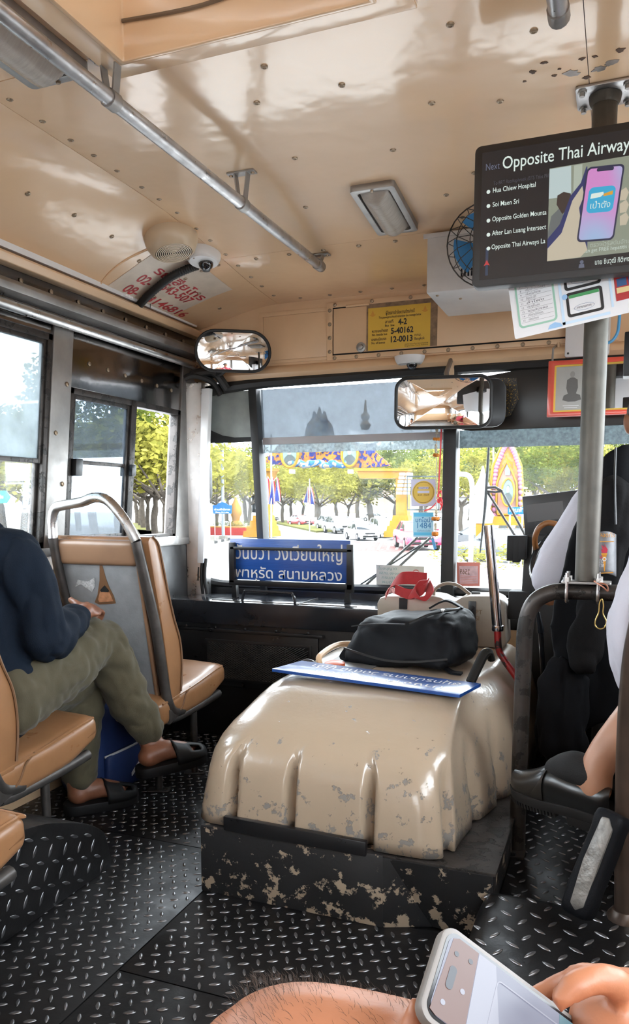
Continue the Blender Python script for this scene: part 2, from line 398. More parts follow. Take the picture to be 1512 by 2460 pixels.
for k in range(5): screw(XL + 0.10 + k * 0.07, SEAM_F + 0.03)
for k in range(9): screw(SEAM_L + 0.12 + k * 0.13, YF - 0.05)
for x, y in ((-.62, 1.75), (-.60, 2.1), (-.45, 1.9), (-.35, 1.62), (-.52, 2.4), (-.83, 1.75), (-.86, 2.05), (-.42, 2.3), (-.25, 2.2), (-.30, 1.95), (-.2, 1.7), (-.14, 1.35), (-.07, 1.5), (-.16, 1.62), (-.75, 1.62), (-.5, 2.55), (-.3, 2.45), (-.95, 2.35)):
    screw(x, y)
# roof hatch: flange, upstand, open lid
hatch = structure('trim_1', ((HX0 + HX1) / 2, (HY0 + HY1) / 2, 2.03))
hz = 2.03
def rect(a, b, c, d): return [(a, c), (b, c), (b, d), (a, d)]
MB().ring(rect(HX0 - .06, HX1 + .06, HY0 - .06, HY1 + .06), rect(HX0 - .001, HX1 + .001, HY0 - .001, HY1 + .001), hz - 0.018, hz - 0.0005).build('hatch_flange', MATS['ceiling_paint'], hatch, bevel=0.003)
MB().ring(rect(HX0 - .0, HX1 + .0, HY0 - .0, HY1 + .0), rect(HX0 + .012, HX1 - .012, HY0 + .012, HY1 - .012), hz - 0.03, hz + 0.17).build('hatch_upstand', MATS['ceiling_paint'], hatch, bevel=0.004)
MB().box(HX0 - .08, HX1 + .08, HY0 - .08, HY1 + .08, hz + .195, hz + .22).build('hatch_lid', MATS['white_metal'], hatch, bevel=0.01)
MB().tube(spline([(HX0 + .015, HY1 - .016, hz + .045), (HX0 + .2, HY1 - .016, hz + .035), (HX0 + .38, HY1 - .016, hz + .05), (HX1 - .015, HY1 - .016, hz + .04)], 6), 0.004, 6).build('sealant_bead', MATS['seam'], hatch, smooth=True)

# floor: checker plate sheets with raised lugs
floor = structure('floor', (XC, 0, ZF))
def lug_mesh(b, x, y, z, a, ln=0.0125, wd=0.0042, h=0.0022, M=None):
    ca, sa = math.cos(a), math.sin(a); vs = []
    for s_, hh in ((1.0, 0.0), (0.86, h * 0.75), (0.5, h)):
        for k in range(8):
            t = 2 * math.pi * k / 8; lx, ly = ln * s_ * math.cos(t), wd * (s_ ** 0.7) * math.sin(t) * (1 - 0.25 * abs(math.cos(t)))
            vs.append((x + lx * ca - ly * sa, y + lx * sa + ly * ca, z + hh))
    fs = [(r * 8 + k, r * 8 + (k + 1) % 8, r * 8 + 8 + (k + 1) % 8, r * 8 + 8 + k) for r in range(2) for k in range(8)] + [tuple(range(16, 24))]
    b.add(vs, fs, M)
def lugs(poly_test, x0, x1, y0, y1, z, rot=R(33), sp=0.0315, M=None, wear=None):
    b = MB(); rl = random.Random(11); n = int(max(x1 - x0, y1 - y0) / sp * 1.6) + 2; cx, cy = (x0 + x1) / 2, (y0 + y1) / 2
    c_, s_ = math.cos(rot), math.sin(rot)
    for i in range(-n, n):
        for j in range(-n, n):
            u, v = i * sp, j * sp * 1.0
            x, y = cx + u * c_ - v * s_, cy + u * s_ + v * c_
            if x < x0 + .012 or x > x1 - .012 or y < y0 + .012 or y > y1 - .012 or not poly_test(x, y): continue
            lug_mesh(b, x, y, z, rot + (0 if (i + j) % 2 else math.pi / 2), 0.0125 * rl.uniform(.92, 1.06), 0.0044 * rl.uniform(.9, 1.1), 0.0023 * rl.uniform(.6, 1.1), M)
    return b
def plate(x0, x1, y0, y1, z=ZF, rot=R(33), test=lambda x, y: True, detail=True):
    p = MB().box(x0 + .0015, x1 - .0015, y0 + .0015, y1 - .0015, z - 0.012, z).build('floor_plate', MATS['checker_plate'], floor, bevel=0.001)
    if detail:
        t = lugs(test, x0, x1, y0, y1, z - 0.0001, rot).build('tread_lugs', MATS['checker_lug'], p, smooth=True, angle=60); t['kind'] = 'stuff'
    return p
BX0, BX1, BY0 = -0.955, -0.222, 1.641       # engine base box
notbase = lambda x, y: not (BX0 < x < BX1 and y > BY0)
plate(XL, -.95, 1.86, 2.86, test=notbase); plate(-.95, -0.2, 1.28, 1.67, rot=R(30), test=notbase)
plate(XL, -.95, 0.5, 1.86); plate(-.95, -0.2, 0.5, 1.28, rot=R(30))
plate(XL, -0.2, -1.2, 0.5, detail=False); plate(XL, -0.2, YB, -1.2, detail=False); plate(-0.2, XR, YB, 0.3, detail=False)
MB().box(XL - .05, XR + .05, YB, YF + .08, -0.16, ZF - .0125).build('subfloor', MATS['void'], floor)
# raised platform on the driver's side, front corner rolled over
plat = structure('floor_platform', (0.1, 2.2, ZP))
p_ = MB().box(BX1 + .002, XR, 1.68, YF, ZF - .01, ZP).build('platform_plate', MATS['checker_plate'], plat, bevel=0.002)
t = lugs(lambda x, y: True, BX1, XR, 1.70, 2.75, ZP - .0001, R(58), 0.034).build('tread_lugs', MATS['checker_lug'], p_, smooth=True, angle=60); t['kind'] = 'stuff'
# wheel-box hump nearer the camera with rolled edges
HZ = 0.255 - ZF
def hump(u, v):
    x = lerp(-0.265, XR, u); y = lerp(0.35, 1.69, v)
    e = min(1, (x + 0.265) / 0.05); e2 = min(1, (1.69 - y) / 0.06)
    z = ZF - .01 + (HZ + .01) * math.sqrt(max(0, 1 - (1 - e) ** 2)) * (0.45 + 0.55 * math.sqrt(max(0, 1 - (1 - e2) ** 2)))
    return (x, y, z + 0.004 * noise.noise(Vector((x * 6, y * 6, 0))) * e)
hb = MB(); hb.grid(lambda u, v: hump(u ** 1.6, 1 - (1 - v) ** 1.6), 40, 44)
h_ = hb.build('hump_plate', MATS['checker_plate'], plat, smooth=True)
hl = MB(); rl = random.Random(5)
for i in range(-24, 25):
    for j in range(-24, 25):
        u, v = i * .042, j * .042; x, y = 0.0 + u * .53 - v * .85, 1.3 + u * .85 + v * .53
        if -0.235 < x < 0.35 and 0.7 < y < 1.665:
            z = hump((x + .265) / (XR + .265), (y - .35) / 1.34)[2]
            lug_mesh(hl, x, y, z - .0004, R(58) + (0 if (i + j) % 2 else math.pi / 2), .0165 * rl.uniform(.85, 1.1), .0048, .003 * rl.uniform(.6, 1.1))
t = hl.build('tread_lugs', MATS['checker_lug'], h_, smooth=True, angle=60); t['kind'] = 'stuff'

# left wheel arch under the rear-left seats: plate side with an arched top
arch = structure('wheel_arch', (-1.55, 1.4, 0))
AX = -1.25
apx = [(0.25, ZF), (0.25, .33), (.6, .37), (1.0, .375), (1.27, .362), (1.40, .345), (1.49, .315), (1.58, .275), (1.64, .232), (1.66, .19), (1.668, .15), (1.67, ZF)]
ap = [(p.x, p.y) for p in spline([(a, b_, 0) for a, b_ in apx[1:-1]], 4)]
ap = [(0.25, ZF)] + ap + [(1.672, ZF)]
Ma = Matrix(((0, 0, 1, 0), (1, 0, 0, 0), (0, 1, 0, 0), (0, 0, 0, 1)))       # (y, z, x)
a_ = MB().prism(ap, XL, AX, Ma).build('arch_plate', MATS['checker_plate'], arch, bevel=0.006)
al = MB(); rl = random.Random(8)
def inside(y, z):
    c = False
    for k in range(len(ap)):
        (y1, z1), (y2, z2) = ap[k], ap[(k + 1) % len(ap)]
        if (z1 > z) != (z2 > z) and y < (y2 - y1) * (z - z1) / (z2 - z1) + y1: c = not c
    return c
Ms = Matrix(((0, 0, 1, 0), (1, 0, 0, 0), (0, 1, 0, 0), (0, 0, 0, 1)))
for i in range(-60, 60):
    for j in range(-30, 30):
        u, v = i * .040, j * .040; y, z = 1.2 + u * .9 - v * .43, .2 + u * .43 + v * .9
        if all(inside(y + dy, z + dz) for dy in (-.02, .02) for dz in (-.018, .018)) and z > ZF + .02:
            lug_mesh(al, y, z, AX - .0002, R(25) + (0 if (i + j) % 2 else math.pi / 2) + R(38), .0165 * rl.uniform(.8, 1.1), .0045, .0026 * rl.uniform(.5, 1.1), Ms)
t = al.build('tread_lugs', MATS['checker_lug'], a_, smooth=True, angle=60); t['kind'] = 'stuff'

# ---- side walls
def wall(name, X, sgn, wins, y0, y1, L):
    """X inner face, sgn into the bus; wins: (ya, yb) openings at mid height; panels below, header above, posts between"""
    s_ = structure(name, (X, (y0 + y1) / 2, 0)); t_ = 0.05
    def slabq(nm, ya, yb, za, zb, m, d0=0.0, d1=t_, bev=0.003):
        q = lambda x: [(x, L(ya, za), za), (x, L(yb, za), za), (x, L(yb, zb), zb), (x, L(ya, zb), zb)]
        return MB().hexa(q(X + sgn * d0), q(X - sgn * d1)).build(nm, m, s_, bevel=bev)
    return s_, slabq
wl, wp = wall('wall_left', XL, 1, None, YB, YF, lean)
wp('lower_panel', YB, 2.2, 0.0, 0.93, MATS['beige_paint']); wp('lower_panel', 2.2, YF + .1, 0.0, 0.93, MATS['black_paint'])
wp('skirt_strip', YB, 2.75, 0.0, 0.24, MATS['beige_paint'], 0.012)
posts = [(2.135, 2.235), (2.965, YF + .1), (1.06, 1.13), (-.02, .05), (-1.1, -1.03), (-2.18, -2.11), (-3.26, -3.19), (-4.34, -4.27), (YB, YB + .1)]
for a, b_ in posts: wp('pillar', a, b_, 0.93, 1.70, MATS['dull_steel'], 0.012)
wp('sill_rail', YB, YF + .1, 0.925, 0.955, MATS['dull_steel'], 0.014)
wp('header_panel', 2.235, 2.965, 1.505, 1.70, MATS['stainless_dark'], 0.006)
wp('header_strip', YB, 2.135, 1.665, 1.70, MATS['stainless_dark'], 0.006)
wp('cornice_panel', YB, YF, 1.70, 1.90, MATS['stainless_dark'], 0.010)
for k in range(4): screw(0, 0, wl, Matrix.Translation((XL + .013, lean(2.165 + (k % 2) * .045, 1.0 + k * .17), 1.0 + k * .17)) @ Matrix.Rotation(R(-90), 4, 'Y'))
for k in range(6): screw(0, 0, wl, Matrix.Translation((XL + .007, lean(2.33 + k * .11, 1.61 - k * .004), 1.60 - k * .004)) @ Matrix.Rotation(R(-90), 4, 'Y'))
for k in range(10): screw(0, 0, wl, Matrix.Translation((XL + .012, 1.75 + k * .14, 1.80)) @ Matrix.Rotation(R(-90), 4, 'Y'))
# rails running along the cornice
tr = structure('trim_2', (XL, 1, 1.7))
MB().tube([(XL + .035, YB, 1.705), (XL + .035, 3.08, 1.705)], 0.017, 12).build('stainless_rail', MATS['steel'], tr, smooth=True)
MB().prism([(0, 0), (.05, .008), (.055, .03), (.04, .045), (0, .05)], YB, 3.1, Matrix(((1, 0, 0, XL + .01), (0, 0, 1, 0), (0, 1, 0, 1.735), (0, 0, 0, 1)))).build('moulding', MATS['dull_steel'], tr, bevel=0.003)
MB().prism([(0, 0), (.04, .0), (.055, .02), (.05, .028), (0, .03)], YB, 3.1, Matrix(((1, 0, 0, XL + .01), (0, 0, 1, 0), (0, 1, 0, 1.825), (0, 0, 0, 1)))).build('moulding', MATS['beige_paint'], tr, bevel=0.003)
# windows left
def window(name, X, sgn, ya, yb, za, zb, L, lay, depth=0.02):
    """lay: list of (ya, yb, za, zb, glass material, frame material) sashes"""
    s_ = structure(name, (X, (ya + yb) / 2, za))
    def bar(nm, a, b_, c, d, m, x0, x1, bev=.002):
        q = lambda x: [(X + sgn * x, L(a, c), c), (X + sgn * x, L(b_, c), c), (X + sgn * x, L(b_, d), d), (X + sgn * x, L(a, d), d)]
        return MB().hexa(q(x0), q(x1)).build(nm, m, s_, bevel=bev)
    fw = .022
    for a, b_, c, d in ((ya, ya + fw, za, zb), (yb - fw, yb, za, zb), (ya, yb, za, za + fw), (ya, yb, zb - fw, zb)): bar('frame', a, b_, c, d, MATS['gun_metal'], .008, -.03)
    for (a, b_, c, d, g, fm, off) in lay:
        f = .016
        for e in ((a, a + f, c, d), (b_ - f, b_, c, d), (a + f, b_ - f, c, c + f), (a + f, b_ - f, d - f, d)): bar('sash', *e, MATS[fm], -.004 + off, -.020 + off)
        bar('pane', a + f, b_ - f, c + f, d - f, MATS[g], -.010 + off, -.013 + off, 0)
    return s_, bar
window('window_1', XL, 1, 1.13, 2.135, .955, 1.665, lean, [(1.15, 2.115, 1.235, 1.645, 'hazy_glass', 'gun_metal', .006), (1.15, 2.115, .975, 1.255, 'window_glass', 'gun_metal', -.006)])
w2, bar2 = window('window_2', XL, 1, 2.235, 2.965, .955, 1.505, lean, [(2.258, 2.60, .975, 1.485, 'tinted_glass', 'gun_metal', .006)])
bar2('frame', 2.60, 2.635, .955, 1.505, MATS['gun_metal'], .010, -.028)
bar2('glazing_bar', 2.275, 2.585, 1.243, 1.257, MATS['gun_metal'], -.001, -.016)
bar2('latch', 2.262, 2.30, 1.20, 1.26, MATS['black_paint'], .026, -.002, .004); bar2('latch', 2.60, 2.63, 1.21, 1.255, MATS['black_paint'], .024, -.002, .004)
bar2('lower_sill', 2.24, 2.98, .93, .965, MATS['steel'], .018, 0)
lat = [(-4.27, -3.26), (-3.19, -2.18), (-2.11, -1.1), (-1.03, -.02), (.05, 1.06)]
for k, (a, b_) in enumerate(lat):
    window('window_%d' % (k + 3), XL, 1, a, b_, .955, 1.665, lean, [(a + .02, b_ - .02, 1.235, 1.645, 'window_glass', 'gun_metal', .006)])
# right wall with its windows
lean0 = lambda y, z: y
wr, wpr = wall('wall_right', XR, -1, None, YB, YF, lean0)
wpr('lower_panel', YB, YF + .1, 0.0, 0.93, MATS['beige_paint']); wpr('cornice_panel', YB, YF + .1, 1.70, 1.90, MATS['beige_paint'])
rp = [(YB, -4.9), (-3.86, -3.78), (-2.74, -2.66), (-1.62, -1.54), (-.50, -.42), (.62, .70), (1.74, 1.82), (2.98, YF + .1)]
for a, b_ in rp: wpr('pillar', a, b_, .93, 1.70, MATS['dull_steel'], .01)
for k in range(len(rp) - 1):
    a, b_ = rp[k][1], rp[k + 1][0]
    window('window_%d' % (k + 8), XR, -1, a, b_, .93, 1.70, lean0, [(a + .02, b_ - .02, 1.25, 1.68, 'window_glass', 'gun_metal', .006)])
# rear wall
rw = structure('wall_rear', (XC, YB, 0))
for q in ((XL, XR, 0, 1.0), (XL, XR, 1.62, 2.05), (XL, XL + .2, 1.0, 1.62), (XR - .2, XR, 1.0, 1.62)): MB().box(q[0], q[1], YB - .04, YB, q[2], q[3]).build('panel', MATS['beige_paint'], rw)
MB().box(XL + .2, XR - .2, YB - .025, YB - .02, 1.0, 1.62).build('pane', MATS['window_glass'], rw)

# ---- front
wf = structure('wall_front', (XC, YF, 0.7))
# header with arched top edge following the roof
b = MB(); n = 40
pts = [(lerp(XL, XR, k / n), ceil_z(lerp(XL, XR, k / n), YF) + .015) for k in range(n + 1)]
b.prism([(XL, 1.69), (XR, 1.69)] + pts[::-1], 0, .05, Matrix(((1, 0, 0, 0), (0, 0, 1, YF), (0, 1, 0, 0), (0, 0, 0, 1)))).build('header_panel', MATS['beige_paint'], wf)
MB().prism([(0, 1.69), (-.022, 1.675), (-.03, 1.655), (-.01, 1.635), (.06, 1.63), (.06, 1.69)], XL, XR, Matrix(((0, 0, 1, 0), (1, 0, 0, YF), (0, 1, 0, 0), (0, 0, 0, 1)))).build('header_lip', MATS['beige_paint'], wf, bevel=.004)
def plateY(nm, x0, x1, z0, z1, th, m, parent=wf, bev=.002, y=YF): return MB().box(x0, x1, y - th, y + .001, z0, z1).build(nm, m, parent, bevel=bev)
MB().ring(rect(-1.475, -1.15, 1.70, 1.912), rect(-1.458, -1.162, 1.712, 1.895), 0, .004, Matrix(((1, 0, 0, 0), (0, 0, -1, YF), (0, 1, 0, 0), (0, 0, 0, 1)))).build('panel_frame', MATS['beige_paint'], wf, bevel=.001)
plateY('cover_panel', -1.457, -1.163, 1.713, 1.894, .003, MATS['beige_paint'])
MB().ring(rect(-1.165, -.03, 1.695, 1.925), rect(-1.14, -.10, 1.714, 1.905), 0, .007, Matrix(((1, 0, 0, 0), (0, 0, -1, YF), (0, 1, 0, 0), (0, 0, 0, 1)))).build('hatch_frame', MATS['beige_paint'], wf, bevel=.002)
MB().box(-1.14, -.10, YF - .002, YF + .001, 1.714, 1.905).build('hatch_gap', MATS['void'], wf)
hd = plateY('hatch_door', -1.136, -.104, 1.720, 1.900, .006, MATS['beige_paint'])
for x in (-1.03, -.62): MB().cyl((x - .05, YF - .009, 1.905), (x + .05, YF - .009, 1.905), .005).build('hinge', MATS['beige_paint'], hd, smooth=True)
Mlk = frame((-1.015, YF - .006, 1.738), (1, 0, 0), (0, 0, 1))
MB().lathe([(.02, 0), (.02, .004), (.011, .006), (.0105, .012), (.009, .013)], 16, Mlk).build('latch', MATS['dull_steel'], hd, smooth=True)
for k in range(12): screw(0, 0, wf, frame((-1.13 + k * .095, YF - .007, 1.703), (1, 0, 0), (0, 0, 1)) @ Matrix.Rotation(math.pi, 4, 'X'))
for k in range(4): screw(0, 0, wf, frame((-1.152, YF - .007, 1.73 + k * .055), (1, 0, 0), (0, 0, 1)) @ Matrix.Rotation(math.pi, 4, 'X'))
for k in range(7): screw(0, 0, wf, frame((-1.13 + k * .16, YF - .007, 1.916), (1, 0, 0), (0, 0, 1)) @ Matrix.Rotation(math.pi, 4, 'X'))
# dirty black seal under the header
MB().tube(spline([(XL + .05, YF + .005, 1.60), (-1.5, YF + .005, 1.622), (-1.1, YF + .005, 1.628), (-.65, YF + .005, 1.632), (XR, YF + .005, 1.63)], 8), .024, 8).build('header_seal', MATS['rubber'], wf, smooth=True)
# windscreen: posts and panes
ws = structure('window_16', (XC, YF + .04, .73)); YG = YF + .045
def pane(nm, x0, x1, z0, z1, m, parent=ws, y=YG, xt0=None, xt1=None):
    a, c = x0 if xt0 is None else xt0, x1 if xt1 is None else xt1
    q = lambda yy: [(x0, yy, z0), (x1, yy, z0), (c, yy, z1), (a, yy, z1)]
    return MB().hexa(q(y), q(y + .004)).build(nm, m, parent)
pane('pane', -1.455, -.665, .74, 1.60, MATS['windshield_glass'], xt0=-1.495); pane('pane', -.615, XR, .74, 1.60, MATS['windshield_glass']); pane('pane', -1.80, -1.48, .74, 1.60, MATS['windshield_glass'], xt1=-1.525)
MB().hexa([(-1.482, YF - .005, .70), (-1.452, YF - .005, .70), (-1.495, YF - .005, 1.63), (-1.535, YF - .005, 1.63)], [(-1.482, YG + .02, .70), (-1.452, YG + .02, .70), (-1.495, YG + .02, 1.63), (-1.535, YG + .02, 1.63)]).build('post', MATS['rubber'], ws, bevel=.006)
MB().box(-.668, -.614, YF - .012, YG + .03, .70, 1.66).build('post', MATS['rubber'], ws, bevel=.008)
MB().box(-.655, -.628, YF - .02, YF - .010, 1.60, 1.68).build('post_cap', MATS['beige_paint'], ws, bevel=.004)
MB().tube(spline([(XL + .02, YG - .012, 1.62), (XL + .012, YG - .012, .80), (XL + .05, YG - .012, .745), (-1.5, YG - .012, .735), (-.67, YG - .012, .745), (XR, YG - .012, .745)], 8), .020, 8).build('rubber_seal', MATS['rubber'], ws, smooth=True)
MB().box(XL, XR, YG - .03, YG + .05, .60, .725).build('lower_frame', MATS['black_paint'], ws, bevel=.008)
MB().box(XL - .05, XR + .05, YF + .02, YF + .12, -.9, .70).build('nose_panel', MATS['beige_paint'], wf)
# sun films and visors on the glass
glass('grey_film', (0.080, 0.086, 0.094), 0.30, 0.03, (0.22, 0.25, 0.28), 14)
glass('dot_film', (0.14, 0.155, 0.16), 0.40, 0.03, (0.36, 0.41, 0.43), 90)
mat('green_film', (0.30, 0.33, 0.31), 0.5, var=0.25, vscale=9)
mat('visor_black', (0.010, 0.009, 0.008), 0.3, chip=(0.22, 0.13, 0.02), chip_scale=3.2, chip_amt=0.12)
mat('film_strip', (0.38, 0.36, 0.36), 0.5, var=0.05)
pane('sun_film', -1.490, -.67, 1.385, 1.60, MATS['grey_film'], y=YG - .004)
pane('film_strip', -1.482, -.67, 1.362, 1.392, MATS['film_strip'], y=YG - .008)
pane('dot_band', -1.480, -.67, 1.325, 1.362, MATS['dot_film'], y=YG - .004)
pane('dot_band', -.612, XR, 1.325, 1.395, MATS['dot_film'], y=YG - .004)
MB().prism([(-1.79, 1.60), (-1.79, 1.455), (-1.74, 1.43), (-1.68, 1.405), (-1.62, 1.395), (-1.515, 1.395), (-1.53, 1.60)], 0, .003, Matrix(((1, 0, 0, 0), (0, 0, -1, YG - .002), (0, 1, 0, 0), (0, 0, 0, 1)))).build('sun_film', MATS['green_film'], ws)
MB().prism([(-1.79, 1.458), (-1.74, 1.433), (-1.68, 1.408), (-1.62, 1.398), (-1.515, 1.398), (-1.513, 1.378), (-1.62, 1.375), (-1.79, 1.378)], 0, .003, Matrix(((1, 0, 0, 0), (0, 0, -1, YG - .006), (0, 1, 0, 0), (0, 0, 0, 1)))).build('film_edge', MATS['black_matte'], ws)
MY2 = lambda y: Matrix(((1, 0, 0, 0), (0, 0, -1, y), (0, 1, 0, 0), (0, 0, 0, 1)))
vis = thing('sun_visor', 'wide black sun visor board across the driver\'s half of the windscreen', 'sun visor', (0, YF, 1.5))
MB().prism([(-.625, 1.58), (-.625, 1.40), (-.56, 1.388), (.3, 1.392), (XR - .02, 1.392), (XR - .02, 1.66), (-.2, 1.635)], 0, .008, Matrix(((1, 0, 0, 0), (0, 0, -1, YF + .008), (0, 1, 0, 0), (0, 0, 0, 1)))).build('board', MATS['visor_black'], vis, bevel=.002)
MB().prism([(-.50, 1.43), (-.41, 1.44), (-.38, 1.50), (-.39, 1.58), (-.47, 1.585), (-.49, 1.52)], 0, .0012, MY2(YF - .0005)).build('gold_leaf_patch', mat('gold_leaf', (.011, .010, .008), .4, chip=(.40, .24, .03), chip_scale=170, chip_amt=.36), vis)
MB().cyl((-.24, YF - .005, 1.595), (-.24, YF - .005, 1.70), .006).build('hanger', MATS['beige_paint'], vis, smooth=True)
# dashboard shelf and black front panelling
ds = thing('dashboard_shelf', 'glossy black dashboard shelf under the passenger half of the windscreen', 'dashboard', (-1.35, 2.95, 0.6))
MB().box(XL + .005, -.60, 2.85, YG - .032, .60, .697).build('top', MATS['black_dash'], ds, bevel=.006)
MB().box(XL + .005, -.60, 2.862, 2.90, .02, .602).build('front_panel', MATS['black_paint'], ds, bevel=.003)
MB().box(-1.76, -1.10, 2.845, 2.864, .34, .572).build('lower_panel', MATS['black_paint'], ds, bevel=.004)
MB().box(-1.76, -1.08, 2.84, 2.862, .568, .582).build('ledge', MATS['black_paint'], ds, bevel=.003)
MB().box(-1.60, -1.14, 2.840, 2.846, .375, .525).build('vent_recess', MATS['void'], ds)
g = MB(); X0, X1, Z0, Z1 = -1.60, -1.14, .375, .525
for k in range(40):
    for sg in (1, -1):
        c = X0 - .15 + k * .0155 if sg > 0 else X0 + k * .0155
        pa = []
        for t_ in range(0, 16):
            z = Z0 + t_ * .01; x = c + sg * (z - Z0) * 1.7 if sg > 0 else c - (z - Z0) * 1.7 + .0
            if X0 < x < X1: pa.append((x, 2.838, z))
        if len(pa) > 1: g.tube([pa[0], pa[-1]], .0013, 4)
g.build('vent_mesh', MATS['gun_metal'], ds)
MB().ring(rect(X0 - .012, X1 + .012, Z0 - .012, Z1 + .012), rect(X0, X1, Z0, Z1), 0, .008, Matrix(((1, 0, 0, 0), (0, 0, -1, 2.846), (0, 1, 0, 0), (0, 0, 0, 1)))).build('vent_frame', MATS['black_paint'], ds, bevel=.002)
for k in range(5): MB().lathe([(.006, 0), (.006, .003), (.003, .005)], 8, frame((-1.7 + k * .14, 2.84, .588), (1, 0, 0), (0, 0, 1))).build('bolt', MATS['black_paint'], ds, smooth=True)
MB().box(-1.60, -.95, 2.885, 2.888, .697, .700).box(-1.20, -1.197, 2.86, 3.1, .697, .700).build('lid_seam', MATS['gun_metal'], ds)
MB().tube(spline([(-1.455, 2.885, .70), (-1.445, 2.885, .735), (-1.42, 2.885, .742), (-1.25, 2.885, .742), (-1.225, 2.885, .735), (-1.215, 2.885, .70)], 6), .006, 8).build('handle', MATS['black_dash'], ds, smooth=True)
# front left corner: stainless corner post, white cable duct, black cables
cp = structure('trim_3', (XL + .05, 3.05, .7))
MB().prism([(0, 0), (.075, .03), (.075, .09), (0, .09)], .60, 1.63, Matrix(((1, 0, 0, XL), (0, 1, 0, 3.02), (0, 0, 1, 0), (0, 0, 0, 1)))).build('corner_post', MATS['steel'], cp, bevel=.006)
MB().hexa([(-1.752, 3.03, .84), (-1.722, 3.03, .84), (-1.675, 3.03, 1.60), (-1.715, 3.03, 1.60)], [(-1.752, 3.06, .84), (-1.722, 3.06, .84), (-1.675, 3.06, 1.60), (-1.715, 3.06, 1.60)]).build('cable_duct', MATS['white_plastic'], cp, bevel=.004)
for k in range(3):
    x = -1.75 + k * .016; MB().tube(spline([(x, 3.05, .86), (x - .005, 3.045, .78), (x - .008 + k * .006, 3.05, .70)], 6), .008, 8).build('cable', MATS['rubber'], cp, smooth=True)
MB().tube(spline([(XL + .04, 3.02, 1.66), (-1.70, 3.04, 1.67), (-1.66, 3.06, 1.665), (-1.62, 3.09, 1.60)], 8), .018, 8).tube(spline([(XL + .02, 3.0, 1.64), (-1.74, 3.02, 1.655), (-1.68, 3.06, 1.63), (-1.66, 3.1, 1.58)], 8), .014, 8).build('cable_bundle', MATS['rubber'], cp, smooth=True)

# ---- engine box: black base, beige moulded cover
eb = thing('engine_plinth', 'scuffed black steel base box under the beige engine cover', 'engine box', (-.65, 2.3, 0))
BZ = .296
def q4(x0, x1, y, z0, z1): return [(x0, y, z0), (x1, y, z0), (x1, y, z1), (x0, y, z1)]
MB().hexa(q4(BX0, -.472, BY0, ZF, BZ), q4(BX0, -.472, 2.84, ZF, BZ)).build('box_side', MATS['black_chipped'], eb, bevel=.006)
MB().hexa([(-.475, BY0 + .001, ZF), (-.36, BY0 + .05, ZF), (-.45, BY0 + .001, BZ - .006), (-.475, BY0 + .001, BZ - .006)], [(-.475, 2.84, ZF), (-.36, 2.84, ZF), (-.36, 2.84, BZ - .006), (-.475, 2.84, BZ - .006)]).hexa([(-.38, BY0 + .05, ZF), (BX1, BY0 + .03, ZF), (BX1, BY0 + .001, BZ - .006), (-.465, BY0 + .001, BZ - .006)], [(-.38, 2.84, ZF), (BX1, 2.84, ZF), (BX1, 2.84, BZ - .006), (-.465, 2.84, BZ - .006)]).build('box_end', MATS['black_chipped'], eb, bevel=.003)
MB().box(-.478, BX1 + .005, BY0 + .004, 2.84, BZ - .008, BZ - .001).build('top_plate', MATS['gun_metal'], eb, bevel=.001)
MB().hexa([(-.885, BY0 - .006, BZ - .002), (-.513, BY0 - .006, BZ - .008), (-.513, BY0 - .006, BZ + .028), (-.885, BY0 - .006, BZ + .034)], [(-.885, BY0 + .010, BZ - .002), (-.513, BY0 + .010, BZ - .008), (-.513, BY0 + .010, BZ + .028), (-.885, BY0 + .010, BZ + .034)]).build('front_strip', MATS['black_paint'], eb, bevel=.003)
ec = thing('engine_cover', 'large chipped beige moulded engine cover with ribbed lower sides', 'engine cover', (-.6, 2.2, .296))
